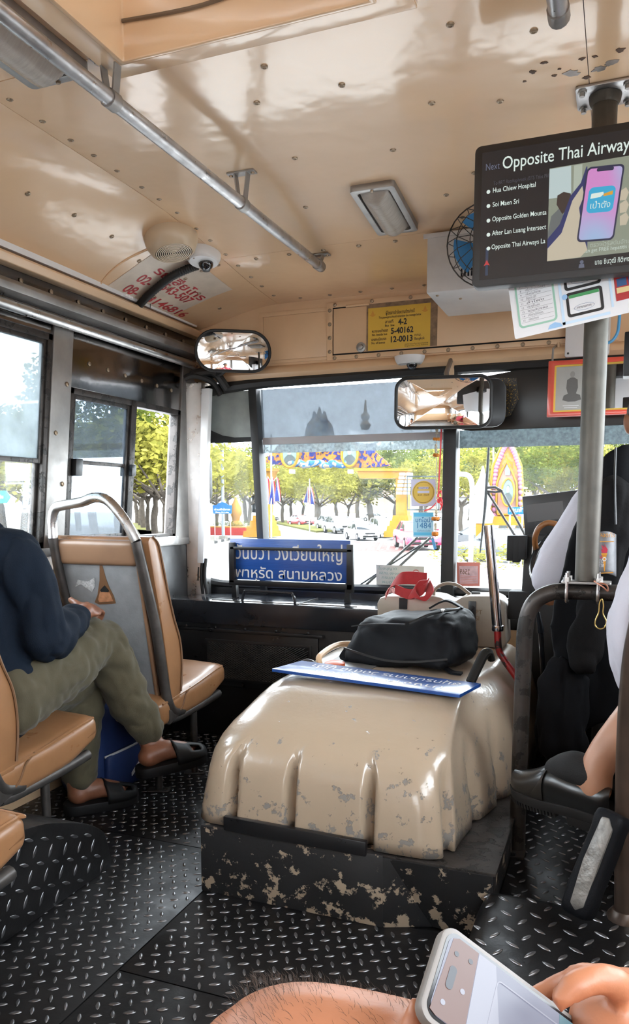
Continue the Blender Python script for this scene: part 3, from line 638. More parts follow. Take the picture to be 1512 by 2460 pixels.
def cover():
    levels = [  # z, left x, right x at front, right x at back, front y, corner radius, rib depth
        (.299, -.985, -.322, -.225, 1.652, .065, 1.0), (.33, -.982, -.324, -.228, 1.654, .068, 1.0), (.38, -.976, -.329, -.232, 1.660, .072, .95), (.43, -.970, -.335, -.24, 1.668, .076, .9),
        (.47, -.964, -.342, -.25, 1.680, .08, .5), (.50, -.956, -.349, -.262, 1.700, .09, 0), (.524, -.946, -.355, -.275, 1.733, .10, 0), (.545, -.936, -.360, -.292, 1.785, .11, 0),
        (.568, -.926, -.364, -.31, 1.850, .11, 0), (.587, -.914, -.368, -.328, 1.91, .11, 0), (.597, -.90, -.374, -.345, 1.95, .10, 0), (.600, -.882, -.384, -.36, 1.98, .09, 0), (.602, -.85, -.40, -.385, 2.025, .08, 0)]
    NS, NC, NF = 60, 14, 170; rows = []
    yb = 2.83
    for z, xl, xrf, xrb, yf, r, rib in levels:
        row = []
        def rd(x, y, nx, ny, d): row.append((x + nx * d, y + ny * d, z + 0.002 * noise.noise(Vector((x * 7, y * 7, z * 7)))))
        def g(t, c, w_): return math.exp(-((t - c) / w_) ** 4)
        for k in range(NS):
            t = k / NS; y = lerp(yb, yf + r, t); d = sum(g(y, c, .018) for c in (1.83, 2.0, 2.2)) * .016 * rib; rd(xl, y, 1, 0, d)
        for k in range(NC):
            a = R(90 * k / NC); rd(xl + r - r * math.cos(a), yf + r - r * math.sin(a), .7, .7, 0)
        for k in range(NF):
            t = k / (NF - 1); x = lerp(xl + r, xrf - r, t); d = (g(x, -.872, .012) + g(x, -.715, .012) + g(x, -.515, .012)) * .034 * rib; rd(x, yf, 0, 1, d)
        for k in range(1, NC + 1):
            a = R(90 * k / NC); d = g(k / NC, .75, .16) * .03 * rib; rd(xrf - r + r * math.sin(a), yf + r - r * math.cos(a), -.7, .7, d)
        for k in range(1, NS + 1):
            t = k / NS; y = lerp(yf + r, yb, t); x = lerp(xrf, xrb, smooth(0, .55, t)); d = (g(y, 1.90, .018) + g(y, 2.07, .018) + g(y, 2.25, .018)) * .024 * rib; rd(x, y, -1, 0, d)
        rows.append(row)
    b = MB(); n = len(rows[0])
    for r_ in rows: b.v += r_
    for j in range(len(rows) - 1):
        for i in range(n - 1): b.f.append((j * n + i, j * n + i + 1, (j + 1) * n + i + 1, (j + 1) * n + i)); b.m.append(0)
    o = (len(rows) - 1) * n
    for i in range(n // 2 - 1): b.f.append((o + i, o + i + 1, o + n - 2 - i, o + n - 1 - i)); b.m.append(0)
    for j in range(len(rows) - 1): pass
    return b
cv = cover().build('shell', MATS['beige_chipped'], ec, smooth=True, angle=60)
m = cv.modifiers.new('thick', 'SOLIDIFY'); m.thickness = .006; m.offset = -1
CZ = .602
MB().tube(spline([(-.86, 2.24, CZ), (-.865, 2.26, CZ + .022), (-.86, 2.42, CZ + .03), (-.78, 2.46, CZ + .03), (-.70, 2.46, CZ + .028), (-.68, 2.44, CZ)], 6), .010, 8).build('grab_handle', MATS['beige_paint'], ec, smooth=True)
MB().box(-.84, -.68, 2.16, 2.42, CZ - .003, CZ + .003).build('filler_plate', MATS['dull_steel'], ec, bevel=.002)
MB().lathe([(.032, 0), (.032, .010), (.02, .015)], 16, Matrix.Translation((-.80, 2.215, CZ + .002))).build('filler_cap', mat('orange_paint', (.55, .10, .03), .4), ec, smooth=True)
MB().cyl((-.785, 2.33, CZ), (-.785, 2.33, CZ + .045), .004).cyl((-.785, 2.33, CZ + .026), (-.785, 2.33, CZ + .032), .011).build('stud', MATS['dull_steel'], ec, smooth=True)
MB().tube(spline([(-.905, 2.21, CZ - .012), (-.905, 2.22, CZ + .008), (-.88, 2.215, CZ + .01), (-.86, 2.21, CZ)], 5), .007, 6).build('latch', MATS['gun_metal'], ec, smooth=True)
MB().tube(spline([(-.372, 2.15, CZ - .005), (-.366, 2.158, CZ + .012), (-.352, 2.175, CZ + .048), (-.340, 2.19, CZ + .076), (-.328, 2.20, CZ + .080), (-.322, 2.21, CZ + .058)], 6), [.013] * 3 + [.0165] * 22 + [.014] * 6, 10, flat=.75).build('strap_latch', mat('tarred_latch', (.008, .007, .006), .6, spec=.2, chip=(.45, .33, .18), chip_scale=16, chip_amt=.3), ec, smooth=True)
# ------------------------------------------------------------------ fittings
def on_ceil(px, py):
    z = 2.0
    for _ in range(40):
        p = at(px, py, Z=z); z = .5 * z + .5 * ceil_z(p.x, p.y)
    return at(px, py, Z=z)
def ceil_frame(p, r=(0, 1, 0)):
    n = Vector(((ceil_z(p.x + .02, p.y) - ceil_z(p.x - .02, p.y)) / .04, (ceil_z(p.x, p.y + .02) - ceil_z(p.x, p.y - .02)) / .04, -1)).normalized()
    r = Vector(r); r = (r - n * r.dot(n)).normalized(); u = n.cross(r)
    return Matrix(((r.x, u.x, n.x, p.x), (r.y, u.y, n.y, p.y), (r.z, u.z, n.z, p.z), (0, 0, 0, 1)))   # z points down into the bus
MY = lambda y: Matrix(((1, 0, 0, 0), (0, 0, -1, y), (0, 1, 0, 0), (0, 0, 0, 1)))                      # (x, z) outlines, +h towards the camera
def fY(x, y, z): return frame((x, y, z), (1, 0, 0), (0, 0, 1))
def flat(nm, poly, y, m, parent, h=.0006): return MB().prism(poly, 0, h, MY(y)).build(nm, m, parent)
def emis(name, c, s=1.0):
    if isinstance(c, str): c = rgb(c)
    m = mat(name, c, .4, emit=s * .4); m.node_tree.nodes['Principled BSDF'].inputs['Base Color'].default_value = (.01, .01, .01, 1); return m

# ceiling handrails
hr = thing('ceiling_handrail', 'long grey steel handrail hung from the ceiling on forked brackets', 'handrail', (-1.035, 1.5, 1.95))
RXX, RZ = -1.035, 1.945
MB().tube([(RXX, -.6, RZ), (RXX, 1.47, RZ), (RXX, 2.10, RZ), (RXX, 2.70, RZ)], .0165, 14).build('rail', MATS['galvanised'], hr, smooth=True)
MB().lathe([(.018, 0), (.018, .03), (.012, .038)], 14, Matrix.Translation((RXX, 2.68, RZ)) @ Matrix.Rotation(R(-90), 4, 'X')).build('end_cap', MATS['dull_steel'], hr, smooth=True)
for y in (.5, 1.47, 2.08, 2.68):
    cz = ceil_z(RXX, y)
    br = MB().tube([(RXX, y - .014, RZ), (RXX, y + .014, RZ)], .0195, 14).build('clamp', MATS['dull_steel'], hr, smooth=True)
    for sx in (-1, 1): MB().hexa([(RXX + sx * .008, y - .011, RZ + .012), (RXX + sx * .012, y - .011, RZ + .012), (RXX + sx * .022, y - .011, cz), (RXX + sx * .018, y - .011, cz)], [(RXX + sx * .008, y + .011, RZ + .012), (RXX + sx * .012, y + .011, RZ + .012), (RXX + sx * .022, y + .011, cz), (RXX + sx * .018, y + .011, cz)]).build('bracket_arm', MATS['dull_steel'], hr)
    MB().box(RXX - .042, RXX + .042, y - .014, y + .014, cz - .005, cz).build('bracket_plate', MATS['dull_steel'], hr, bevel=.001)
    for sx in (-1, 1): MB().lathe([(.006, 0), (.005, -.004)], 8, Matrix.Translation((RXX + sx * .034, y, cz - .005))).build('bolt', MATS['screw'], hr, smooth=True)
h2 = thing('short_handrail', 'end of a second grey steel handrail above the monitor, near the top edge', 'handrail', (-.135, 1.2, 1.95))
MB().tube([(-.135, -.6, RZ - .01), (-.135, 1.49, RZ - .01)], .0165, 14).build('rail', MATS['galvanised'], h2, smooth=True)
MB().lathe([(.019, 0), (.019, .03), (.014, .036)], 14, Matrix.Translation((-.135, 1.475, RZ - .01)) @ Matrix.Rotation(R(-90), 4, 'X')).build('end_cap', MATS['dull_steel'], h2, smooth=True)
for y in (.4, 1.1): MB().hexa([(-.14, y - .01, RZ), (-.13, y - .01, RZ), (-.12, y - .01, 2.03), (-.15, y - .01, 2.03)], [(-.14, y + .01, RZ), (-.13, y + .01, RZ), (-.12, y + .01, 2.03), (-.15, y + .01, 2.03)]).build('bracket_arm', MATS['dull_steel'], h2)

# ceiling lamps (switched off)
mat('lamp_lens', (.40, .37, .33), .18, var=.1, vscale=30, bump=.0006, bscale=300, stretch=(1, 6, 1), coat=.5)
def lamp(c, label, s=1.0):
    L_ = thing('ceiling_lamp', label, 'ceiling lamp', c, 'ceiling lamps')
    M = ceil_frame(c) @ Matrix.Scale(s, 4)
    MB().ring(rrect(.30, .135, .012), rrect(.262, .097, .01), 0, .022, M).build('bezel', MATS['dull_steel'], L_, bevel=.003)
    MB().prism(rrect(.268, .10, .01), .0, .006, M).build('reflector', MATS['grey_plastic'], L_)
    b = MB(); b.grid(lambda u, v: ((u - .5) * .26, (v - .5) * .094, .008 + .042 * math.sin(math.pi * v) ** .6 * min(1, (1 - abs(2 * u - 1)) * 5) ** .5), 22, 12, M=M)
    b.build('lens', MATS['lamp_lens'], L_, smooth=True)
    for sx in (-1, 1): MB().lathe([(.005, 0), (.004, .004)], 8, M @ Matrix.Translation((sx * .141, 0, .022))).build('screw', MATS['screw'], L_, smooth=True)
    return L_
lamp(on_ceil(927, 494), 'rectangular steel ceiling lamp with ribbed lens, left of the monitor')
lamp(on_ceil(5, 62), 'ribbed ceiling lamp cut off at the top edge beside the long handrail', 1.15)

# round loudspeaker
c = on_ceil(410, 566); sp_ = thing('ceiling_speaker', 'round cream loudspeaker with concentric grille on the ceiling', 'loudspeaker', c)
M = ceil_frame(c) @ Matrix.Scale(.92, 4)
MB().lathe([(.098, 0), (.098, .02), (.094, .035), (.082, .058), (.068, .068), (.0665, .058)], 36, M, caps=False).build('body', MATS['cream_plastic'], sp_, smooth=True)
MB().lathe([(.067, .060), (.066, .062)], 36, M).build('back_disc', mat('speaker_dark', (.02, .014, .010), .7), sp_, smooth=True)
g = MB()
for k in range(9): r_ = .006 + k * .0072; g.ring(circle(r_ + .0017, 30), circle(max(.0005, r_ - .0017), 30), .0655, .068, M)
g.build('grille', MATS['cream_plastic'], sp_)
MB().box(.062, .092, -.014, .014, .025, .06, M).build('clip_slot', mat('slot_brown', (.20, .13, .08), .6), sp_, bevel=.003)

# dome cameras
mat('dome_glass', (.01, .01, .012), .06, coat=.8)
def dome(c, M, label, s=1.0):
    d = thing('dome_camera', label, 'security camera', c, 'dome cameras')
    M = M @ Matrix.Scale(s, 4)
    b = MB(); b.grid(lambda u, v: (math.cos(2 * math.pi * u) * lerp(.074, .056, v ** 2), math.sin(2 * math.pi * u) * lerp(.056, .044, v ** 2), .040 * v - .004 * (v > .99)), 32, 8, cu=True, M=M)
    b.prism([(math.cos(2 * math.pi * u / 32) * .056, math.sin(2 * math.pi * u / 32) * .044) for u in range(32)], .034, .0375, M)
    b.build('housing', MATS['white_plastic'], d, smooth=True)
    MB().ell(M @ Vector((.012, 0, .036)), .027 * s, .027 * s, .026 * s, nu=20, nv=12).build('dome', MATS['dome_glass'], d, smooth=True)
    MB().lathe([(.014, 0), (.014, .006), (.009, .008)], 16, M @ Matrix.Translation((.016, -.004, .054))).build('lens', MATS['black_paint'], d, smooth=True)
    MB().lathe([(.003, 0), (.003, .003)], 8, M @ Matrix.Translation((-.048, .0, .036))).build('screw', MATS['screw'], d, smooth=True)
    return d
c = on_ceil(487, 606); d1 = dome(c, ceil_frame(c, (.25, .97, 0)), 'small white dome camera beside the round ceiling loudspeaker')
c = at(991, 868, Y=YF - .002); M = frame(c, (1, 0, 0), (0, -.1, 1)) ; M = Matrix.Translation(c) @ Matrix.Rotation(R(155), 4, 'X')
d2 = dome(Vector((c.x, YF - .035, 1.66)), Matrix.Translation((c.x, YF - .045, 1.682)) @ Matrix.Rotation(R(180), 4, 'X'), 'small white dome camera under the header above the windscreen centre post', .82)

# black conduit from the camera to the duct, white cable duct
cd_ = thing('corrugated_conduit', 'black corrugated conduit curving over the red stencilled lettering', 'conduit', on_ceil(450, 640))
pp = [on_ceil(x, y) + Vector((.012, 0, -.016)) for x, y in ((468, 628), (440, 638), (405, 655), (370, 682), (345, 705), (325, 727))]
pa = spline(pp, 12)
MB().tube(pa, [.0155 if k % 2 else .0135 for k in range(len(pa))], 12).build('hose', MATS['rubber'], cd_, smooth=True)
MB().cyl(pa[-1] + Vector((0, -.008, .012)), pa[-1] + Vector((0, .008, .012)), .005).build('cable_tie', mat('yellow_tie', (.7, .6, .05), .5), cd_)
du = thing('cable_duct', 'white plastic cable duct running along the edge of the ceiling', 'cable duct', (XL + .03, 1, 1.868))
MB().hexa([(XL + .012, -2, 1.872), (XL + .052, -2, 1.864), (XL + .058, -2, 1.892), (XL + .016, -2, 1.90)], [(XL + .012, 3.06, 1.872), (XL + .052, 3.06, 1.864), (XL + .058, 3.06, 1.892), (XL + .016, 3.06, 1.90)]).build('duct', MATS['white_plastic'], du, bevel=.002)
for y in (2.52, 2.60): MB().box(XL + .053, XL + .0565, y, y + .055, 1.868, 1.886).build('label_sticker', mat('label_%d' % int(y * 100), (.85, .85, .83), .6, var=.3, vscale=120), du)
MB().tube([(XL + .06, 2.685, 1.86), (XL + .062, 2.685, 1.89), (XL + .03, 2.685, 1.9)], .0015, 6).build('wire_tie', MATS['black_matte'], du)
hk = thing('wire_hook', 'thin bent dark wire hooked along the upper window rail', 'wire', at(30, 745, X=XL + .05))
MB().tube(spline([at(0, 705, X=XL + .03), at(10, 700, X=XL + .03), at(6, 712, X=XL + .03), at(0, 728, X=XL + .03)], 6), .002, 6).tube(spline([at(0, 742, X=XL + .04), at(40, 757, X=XL + .04), at(62, 760, X=XL + .04), at(66, 745, X=XL + .04)], 6), .0022, 6).build('wire', MATS['gun_metal'], hk, smooth=True)

# red stencilled lettering on a whitish patch of the ceiling
mat('patch_white', (.62, .53, .43), .35, var=.12, vscale=12)
mat('stencil_red', (.40, .025, .03), .5, var=.25, vscale=30)
def stuck(d): return lambda p: Vector((p.x, p.y, ceil_z(p.x, p.y) - d))
PX0, PX1, PY0_, PY1_ = -1.765, -1.47, 2.42, 2.86
MB().grid(lambda u, v: (lerp(PX0, PX1, u), lerp(PY0_, PY1_, v), ceil_z(lerp(PX0, PX1, u), lerp(PY0_, PY1_, v)) - .0014), 40, 12).build('painted_patch', MATS['patch_white'], ceiling, smooth=True)
Mt = lambda px, py: (lambda p: Matrix(((0, 1, 0, p.x), (1, 0, 0, p.y), (0, 0, -1, p.z), (0, 0, 0, 1))))(on_ceil(px, py))
def dist(a, b_): return abs(on_ceil(*b_).y - on_ceil(*a).y)
text('lettering', 'รถเสียโทร', .052, Mt(368, 652), MATS['stencil_red'], ceiling, fn=stuck(.0022), bold=.02, width=dist((366, 650), (505, 708)))
text('lettering', '02-', .058, Mt(325, 672), MATS['stencil_red'], ceiling, fn=stuck(.0022), bold=.02)
text('lettering', '543-507', .058, Mt(382, 692), MATS['stencil_red'], ceiling, fn=stuck(.0022), bold=.02, width=dist((382, 690), (457, 722)))
text('lettering', '08-', .062, Mt(291, 696), MATS['stencil_red'], ceiling, fn=stuck(.0022), bold=.02)
text('lettering', '8146816', .058, Mt(345, 719), MATS['stencil_red'], ceiling, fn=stuck(.0022), bold=.02, width=dist((340, 722), (435, 762)))
MB().tube([Vector((p.x, p.y, ceil_z(p.x, p.y) - .001)) for p in spline([on_ceil(355, 598), on_ceil(300, 625), on_ceil(262, 655), on_ceil(240, 683)], 10)], .004, 6).build('panel_rib', MATS['ceiling_paint'], ceiling, smooth=True)

# rear-view mirrors: convex glass in black rims, on brackets
mat('mirror', (.88, .89, .9), .015, metal=1.0)
def mirror(name, label, c, nrm, w, h, r, bulge, house):
    nrm = Vector(nrm).normalized(); rt = Vector((0, 0, 1)).cross(nrm).normalized(); M = frame(c, rt, (0, 0, 1))
    m_ = thing(name, label, 'mirror', c, 'interior mirrors'); o = rrect(w, h, r, 8)
    b = MB(); rings = 14; dep = lambda x, y: ((w / 2) ** 2 + (h / 2) ** 2 - x * x - y * y) / (2 * bulge)
    for k in range(rings + 1):
        s = 1 - k / rings
        b.v += [tuple(M @ Vector((x * s, y * s, dep(x * s, y * s)))) for x, y in o]
    n = len(o)
    for k in range(rings): b.f += [(k * n + i, k * n + (i + 1) % n, (k + 1) * n + (i + 1) % n, (k + 1) * n + i) for i in range(n)]; b.m += [0] * n
    b.build('mirror_glass', MATS['mirror'], m_, smooth=True, angle=80)
    MB().tube([M @ Vector((x, y, dep(x, y) + .001)) for x, y in rrect(w + .006, h + .006, r + .003, 8)], .0065, 8, closed=True).build('rim', MATS['rubber'], m_, smooth=True)
    b = MB()
    for k, (s, d) in enumerate(((1.0, -.002), (1.0, -.012), (.9, -.026), (.6, -.034), (.05, -.036))): b.v += [tuple(M @ Vector((x * s + house * (1 - s) * .0 + house * (k > 0) * (k / 4), y * s, d))) for x, y in o]
    for k in range(4): b.f += [(k * n + i, k * n + (i + 1) % n, (k + 1) * n + (i + 1) % n, (k + 1) * n + i) for i in range(n)]; b.m += [0] * n
    b.build('housing', MATS['black_paint'], m_, smooth=True, angle=60)
    return m_, M
m1, M1 = mirror('convex_mirror', 'pill-shaped convex mirror in a black rim in the front corner under the ceiling', at(560, 845, Y=2.96), (.57, -1, -.25), .300, .155, .076, .62, 0)
MB().tube(spline([M1 @ Vector((-.02, -.02, -.03)), (-1.60, 3.03, 1.67), (-1.66, 3.06, 1.655), (-1.72, 3.08, 1.66)], 6), .010, 8).build('arm', MATS['rubber'], m1, smooth=True)
m2, M2 = mirror('inside_mirror', 'wide rounded rear-view mirror hung on the centre post above the garland', at(1065, 967, Y=2.93), (.16, -1, -.15), .345, .178, .04, 1.05, .03)
MB().tube([(-.641, YF - .02, 1.66), (-.641, 3.02, 1.60), (-.62, 2.975, 1.52)], .010, 8).build('arm', MATS['dull_steel'], m2, smooth=True)
mt_ = MB().prism(rrect(.36, .178, .045), -.03, -.012, M2 @ Matrix.Translation((.05, -.002, -.012))).build('back_shell', MATS['black_paint'], m2, bevel=.006)

# yellow notice on the header hatch
YN = YF - .0072
mat('notice_yellow', (.68, .43, .05), .45, var=.04, vscale=10); mat('ink', (.012, .010, .010), .5); mat('ink_brown', (.12, .05, .01), .6); mat('tape_residue', (.22, .14, .08), .5, var=.4, vscale=40)
no = thing('route_notice', 'yellow printed bus number notice pasted on the header hatch', 'notice', at(963, 790, Y=YN))
def q(px, py, y=YN): p = at(px, py, Y=y); return (p.x, p.z)
MB().prism([(-.992, 1.722), (-.70, 1.722), (-.70, 1.905), (-.992, 1.905)], 0, .0006, MY(YN + .0006)).build('tape_residue', MATS['tape_residue'], no)
NX0, NX1, NZ0, NZ1 = -.985, -.728, 1.722, 1.888
flat('paper', [(NX0, NZ0), (NX1, NZ0), (NX1, NZ1), (NX0, NZ1)], YN, MATS['notice_yellow'], no)
def ntxt(body, fx, fz, size, wd=None, m='ink', bold=.012, al='LEFT'):
    text('lettering', body, size, fY(lerp(NX0, NX1, fx), YN - .0012, lerp(NZ1, NZ0, fz)), MATS[m], no, al, bold=bold, width=None if wd is None else wd * (NX1 - NX0))
ntxt('ผู้โดยสารจำข้อความข้างล่างนี้', .29, .185, .018, .46); ntxt('The passengers should remember the message below', .175, .265, .0125, .68)
ntxt('สายที่', .28, .385, .016); ntxt('Bus  line', .28, .465, .0125, .15); ntxt('4-2', .49, .44, .032, .14, bold=.03)
ntxt('หมายเลขข้างรถ', .065, .58, .015, .26); ntxt('No. beside bus', .065, .66, .0125, .25); ntxt('5-40162', .375, .64, .032, .36, bold=.03)
ntxt('เลขทะเบียนรถ', .06, .775, .015, .24); ntxt('No. of license', .06, .855, .0125, .22); ntxt('12-0013', .375, .84, .032, .35, bold=.03)
ntxt('กทม.', .755, .74, .014); ntxt('Bangkok', .755, .825, .0145, .16); ntxt('องค์การขนส่งมวลชนกรุงเทพ', .60, .925, .0075, .37, bold=0); ntxt('Bangkok Mass Transit Authority', .60, .965, .007, .37, bold=0)
for fx in (.075, .915):
    cx, cz = lerp(NX0, NX1, fx), lerp(NZ1, NZ0, .13)
    flat('emblem', [(cx + a * .013, cz + b_ * .013) for a, b_ in ((0, 1.0), (.35, .2), (.5, -.3), (1.1, -.35), (.6, -.7), (0, -1), (-.6, -.7), (-1.1, -.35), (-.5, -.3), (-.35, .2))], YN - .0008, mat('emblem_orange', (.62, .30, .04), .5) if fx < .5 else MATS['emblem_orange'], no, .0003)

# white box below the ceiling with a fan in front
wb = thing('ventilator_box', 'white sheet-metal box fixed under the ceiling behind the monitor', 'metal box', (-.36, 2.8, 1.8))
MB().box(-.628, -.08, 2.62, 2.97, 1.795, ceil_z(-.4, 2.7) - .005).build('casing', MATS['white_metal'], wb, bevel=.004)
MB().box(-.640, -.07, 2.614, 2.62, ceil_z(-.4, 2.62) - .02, ceil_z(-.4, 2.62) - .006).build('flange', MATS['white_metal'], wb, bevel=.001)
for k in range(7): MB().box(-.515 + k * .011, -.510 + k * .011, 2.6185, 2.6205, 1.835, 1.86).build('louvre_slot', MATS['void'], wb)
for x in (-.60, -.535): MB().lathe([(.006, 0), (.004, -.004)], 8, Matrix.Translation((x, 2.66 + (x + .6), 1.795))).build('screw', MATS['screw'], wb)
fc = at(1175, 588, Y=2.48); fn_ = thing('cage_fan', 'blue-bladed fan in a round wire cage half hidden behind the monitor', 'fan', fc)
M = frame(fc, (.96, .28, 0), (0, 0, 1)); RF = .125
g = MB()
for k in range(20):
    a = 2 * math.pi * k / 20
    g.tube([M @ Vector((RF * s * math.cos(a + .25 * s), RF * s * math.sin(a + .25 * s), z)) for s, z in ((.22, .06), (.5, .056), (.8, .04), (1.0, .0), (.8, -.045), (.4, -.06))], .0013, 5)
for s, z in ((1, 0), (.8, .04), (.5, .056), (.22, .06), (.8, -.045)): g.tube([M @ Vector((x, y, z)) for x, y in circle(RF * s, 32)], .0022 if s == 1 else .0014, 5, closed=True)
g.build('wire_cage', MATS['gun_metal'], fn_, smooth=True)
mat('fan_blue', (.03, .22, .55), .35)
for k in range(4):
    a0 = R(90 * k + 20)
    MB().grid(lambda u, v: M @ Vector((lerp(.02, RF * .84, v) * math.cos(a0 + (u - .5) * 1.15), lerp(.02, RF * .84, v) * math.sin(a0 + (u - .5) * 1.15), (u - .5) * .03)), 8, 6).build('blade', MATS['fan_blue'], fn_, smooth=True)
MB().lathe([(.026, -.02), (.03, .0), (.026, .03), (.012, .036)], 18, M).build('hub', MATS['fan_blue'], fn_, smooth=True)
MB().lathe([(.04, -.13), (.045, -.1), (.045, -.06), (.03, -.05)], 18, M).build('motor', MATS['white_metal'], fn_, smooth=True)
MB().cyl(M @ Vector((0, 0, -.10)), M @ Vector((0, .02, -.16)), .014).build('bracket', MATS['dull_steel'], fn_)

# vertical pole with ceiling flange, clamped onto a bent guard rail
PXX, PYY = -.068, 2.0
po = thing('vertical_pole', 'thick grey steel grab pole from the guard rail to the ceiling flange', 'pole', (PXX, PYY, .91))
MB().cyl((PXX, PYY, .915), (PXX - .004, PYY, 2.03), .0275, n=24).build('tube', MATS['pole_steel'], po, smooth=True)
MB().prism(rrect(.125, .11, .01), 0, .006, Matrix.Translation((PXX - .004, PYY, 2.023))).build('ceiling_flange', MATS['galvanised'], po, bevel=.001)
MB().lathe([(.036, 0), (.034, .012), (.029, .02)], 24, Matrix.Translation((PXX - .004, PYY, 2.022)) @ Matrix.Rotation(math.pi, 4, 'X')).build('weld', MATS['pole_steel'], po, smooth=True)
for sx in (-1, 1):
    for sy in (-1, 1): MB().lathe([(.010, 0), (.010, .004), (.006, .004), (.006, .012)], 8, Matrix.Translation((PXX - .004 + sx * .048, PYY + sy * .04, 2.023)) @ Matrix.Rotation(math.pi, 4, 'X')).build('bolt', MATS['dull_steel'], po, smooth=True)
MB().prism(rrect(.115, .055, .006), .908, .914, Matrix.Translation((PXX, PYY, 0))).build('base_plate', MATS['dull_steel'], po, bevel=.001)
for x in (-.112, -.040):
    MB().tube(spline([(x, PYY - .026, .935), (x, PYY - .026, .90), (x, PYY - .024, .875), (x, PYY, .862), (x, PYY + .024, .875), (x, PYY + .026, .90), (x, PYY + .026, .935)], 5), .0045, 8).build('u_bolt', MATS['steel'], po, smooth=True)
    for yy in (-.026, .026): MB().lathe([(.0095, .914), (.0095, .924)], 6, Matrix.Translation((x, PYY + yy, 0))).build('nut', MATS['steel'], po)
gr = thing('guard_rail', 'scratched black bent steel guard rail standing on the platform beside the engine cover', 'guard rail', (-.21, PYY, ZP))
MB().tube([(-.212, PYY, ZP)] + spline([(-.212, PYY, .45), (-.211, PYY, .70), (-.208, PYY, .80), (-.19, PYY, .855), (-.15, PYY, .882), (-.10, PYY, .887), (.0, PYY, .887), (.30, PYY, .887)], 8) + [(.36, PYY, .86), (.37, PYY, .80), (.37, PYY, ZP)], .0205, 16).build('tube', MATS['gun_metal'], gr, smooth=True)
MB().prism(rrect(.055, .085, .012), 0, .006, Matrix.Translation((-.216, PYY - .02, ZP))).build('foot_plate', MATS['gun_metal'], gr, bevel=.001)
MB().lathe([(.008, 0), (.008, .005), (.004, .006)], 8, Matrix.Translation((-.216, PYY - .048, ZP + .006))).build('bolt', MATS['black_paint'], gr, smooth=True)
cl = thing('wire_clip', 'brass safety-pin shaped wire clip hanging from the guard rail', 'clip', (-.033, 1.97, .84))
mat('brass', (.55, .40, .14), .3, metal=1.0); mat('copper', (.7, .35, .25), .3, metal=1.0)
MB().tube(spline([(-.030, 1.965, .875), (-.026, 1.965, .86), (-.026, 1.965, .84), (-.018, 1.965, .822), (-.021, 1.965, .808), (-.032, 1.965, .803), (-.042, 1.965, .810), (-.042, 1.965, .824), (-.036, 1.965, .842), (-.035, 1.965, .865)], 6, closed=True), .0016, 6, closed=True).build('loop', MATS['brass'], cl, smooth=True)
MB().tube(spline([(-.05, 1.97, .918), (-.03, 1.965, .905), (-.018, 1.965, .895), (-.02, 1.965, .908), (-.035, 1.968, .914)], 6), .002, 6).build('copper_wire', MATS['copper'], cl, smooth=True)

# monitor
YM = 1.85
mo = thing('passenger_monitor', 'black flat monitor on the pole showing the list of next stops', 'monitor', (-.05, YM, 1.60))
MW, MH, MXC, MZC = .60, .304, -.338 + .30, 1.744
MB().prism(rrect(MW, MH, .014), -.038, 0, MY(YM) @ Matrix.Translation((MXC, MZC, 0))).build('casing', mat('monitor_black', (.022, .020, .020), .45), mo, bevel=.004)
SX0, SX1, SZ0, SZ1 = -.321, .245, 1.607, 1.880
flat('screen', [(SX0, SZ0), (SX1, SZ0), (SX1, SZ1), (SX0, SZ1)], YM - .0002, emis('screen_black', (.018, .017, .020), .6), mo)
MATS['screen_black'].node_tree.nodes['Principled BSDF'].inputs['Roughness'].default_value = .22
MB().box(MXC - .05, MXC + .06, YM + .038, PYY - .03, 1.70, 1.80).build('mount', MATS['black_paint'], mo, bevel=.004)
emis('scr_white', (.66, .76, .70), .75); emis('scr_grey', (.10, .11, .16), .8); emis('scr_dim', (.035, .035, .045), 1.0)
def mx(px, py, d=.0012): return at(px, py, Y=YM - d)
def mtx(body, px, py, capx, px1=None, m='scr_white', bold=.006, up=.73):
    p = mx(px, py); s_ = capx * .00089 / up
    text('screen_text', body, s_, fY(p.x, p.y, p.z), MATS[m], mo, bold=bold, width=None if px1 is None else mx(px1, py).x - p.x)
mtx('Next', 1168, 410, 17, 1201, 'scr_grey', .0); mtx('Opposite Thai Airways', 1208, 406, 30, 1524)
mtx('To BRT Ratchaphruek (BTS Talat Phl', 1186, 445, 9, 1318, 'scr_dim')
for k, (bd, y0, x1) in enumerate((('Hua Chiew Hospital', 463, 1287), ('Soi Maen Sri', 497, 1247), ('Opposite Golden Mounta', 532, 1313), ('After Lan Luang Intersect', 566, 1312), ('Opposite Thai Airways La', 599, 1310))):
    mtx(bd, 1185 - k * .9, y0, 12, x1); p = mx(1174, y0 - 2)
    flat('stop_dot', circle(.0042, 16, p.x, p.z), YM - .001, MATS['scr_white'], mo, .0003)
p = mx(1170, 634); s_ = .0085
flat('route_line', [(p.x - .003, p.z - .025), (p.x + .003, p.z - .025), (p.x + .003, p.z + .035), (p.x - .003, p.z + .035)], YM - .0009, emis('scr_blue', (.02, .03, .06), 1.0), mo, .0002)
flat('bus_marker', [(p.x - s_ * .8, p.z - s_ * .5), (p.x, p.z - s_ * .2), (p.x + s_ * .8, p.z - s_ * .5), (p.x, p.z + s_)], YM - .0013, emis('scr_red', (.42, .03, .03), .9), mo, .0003)
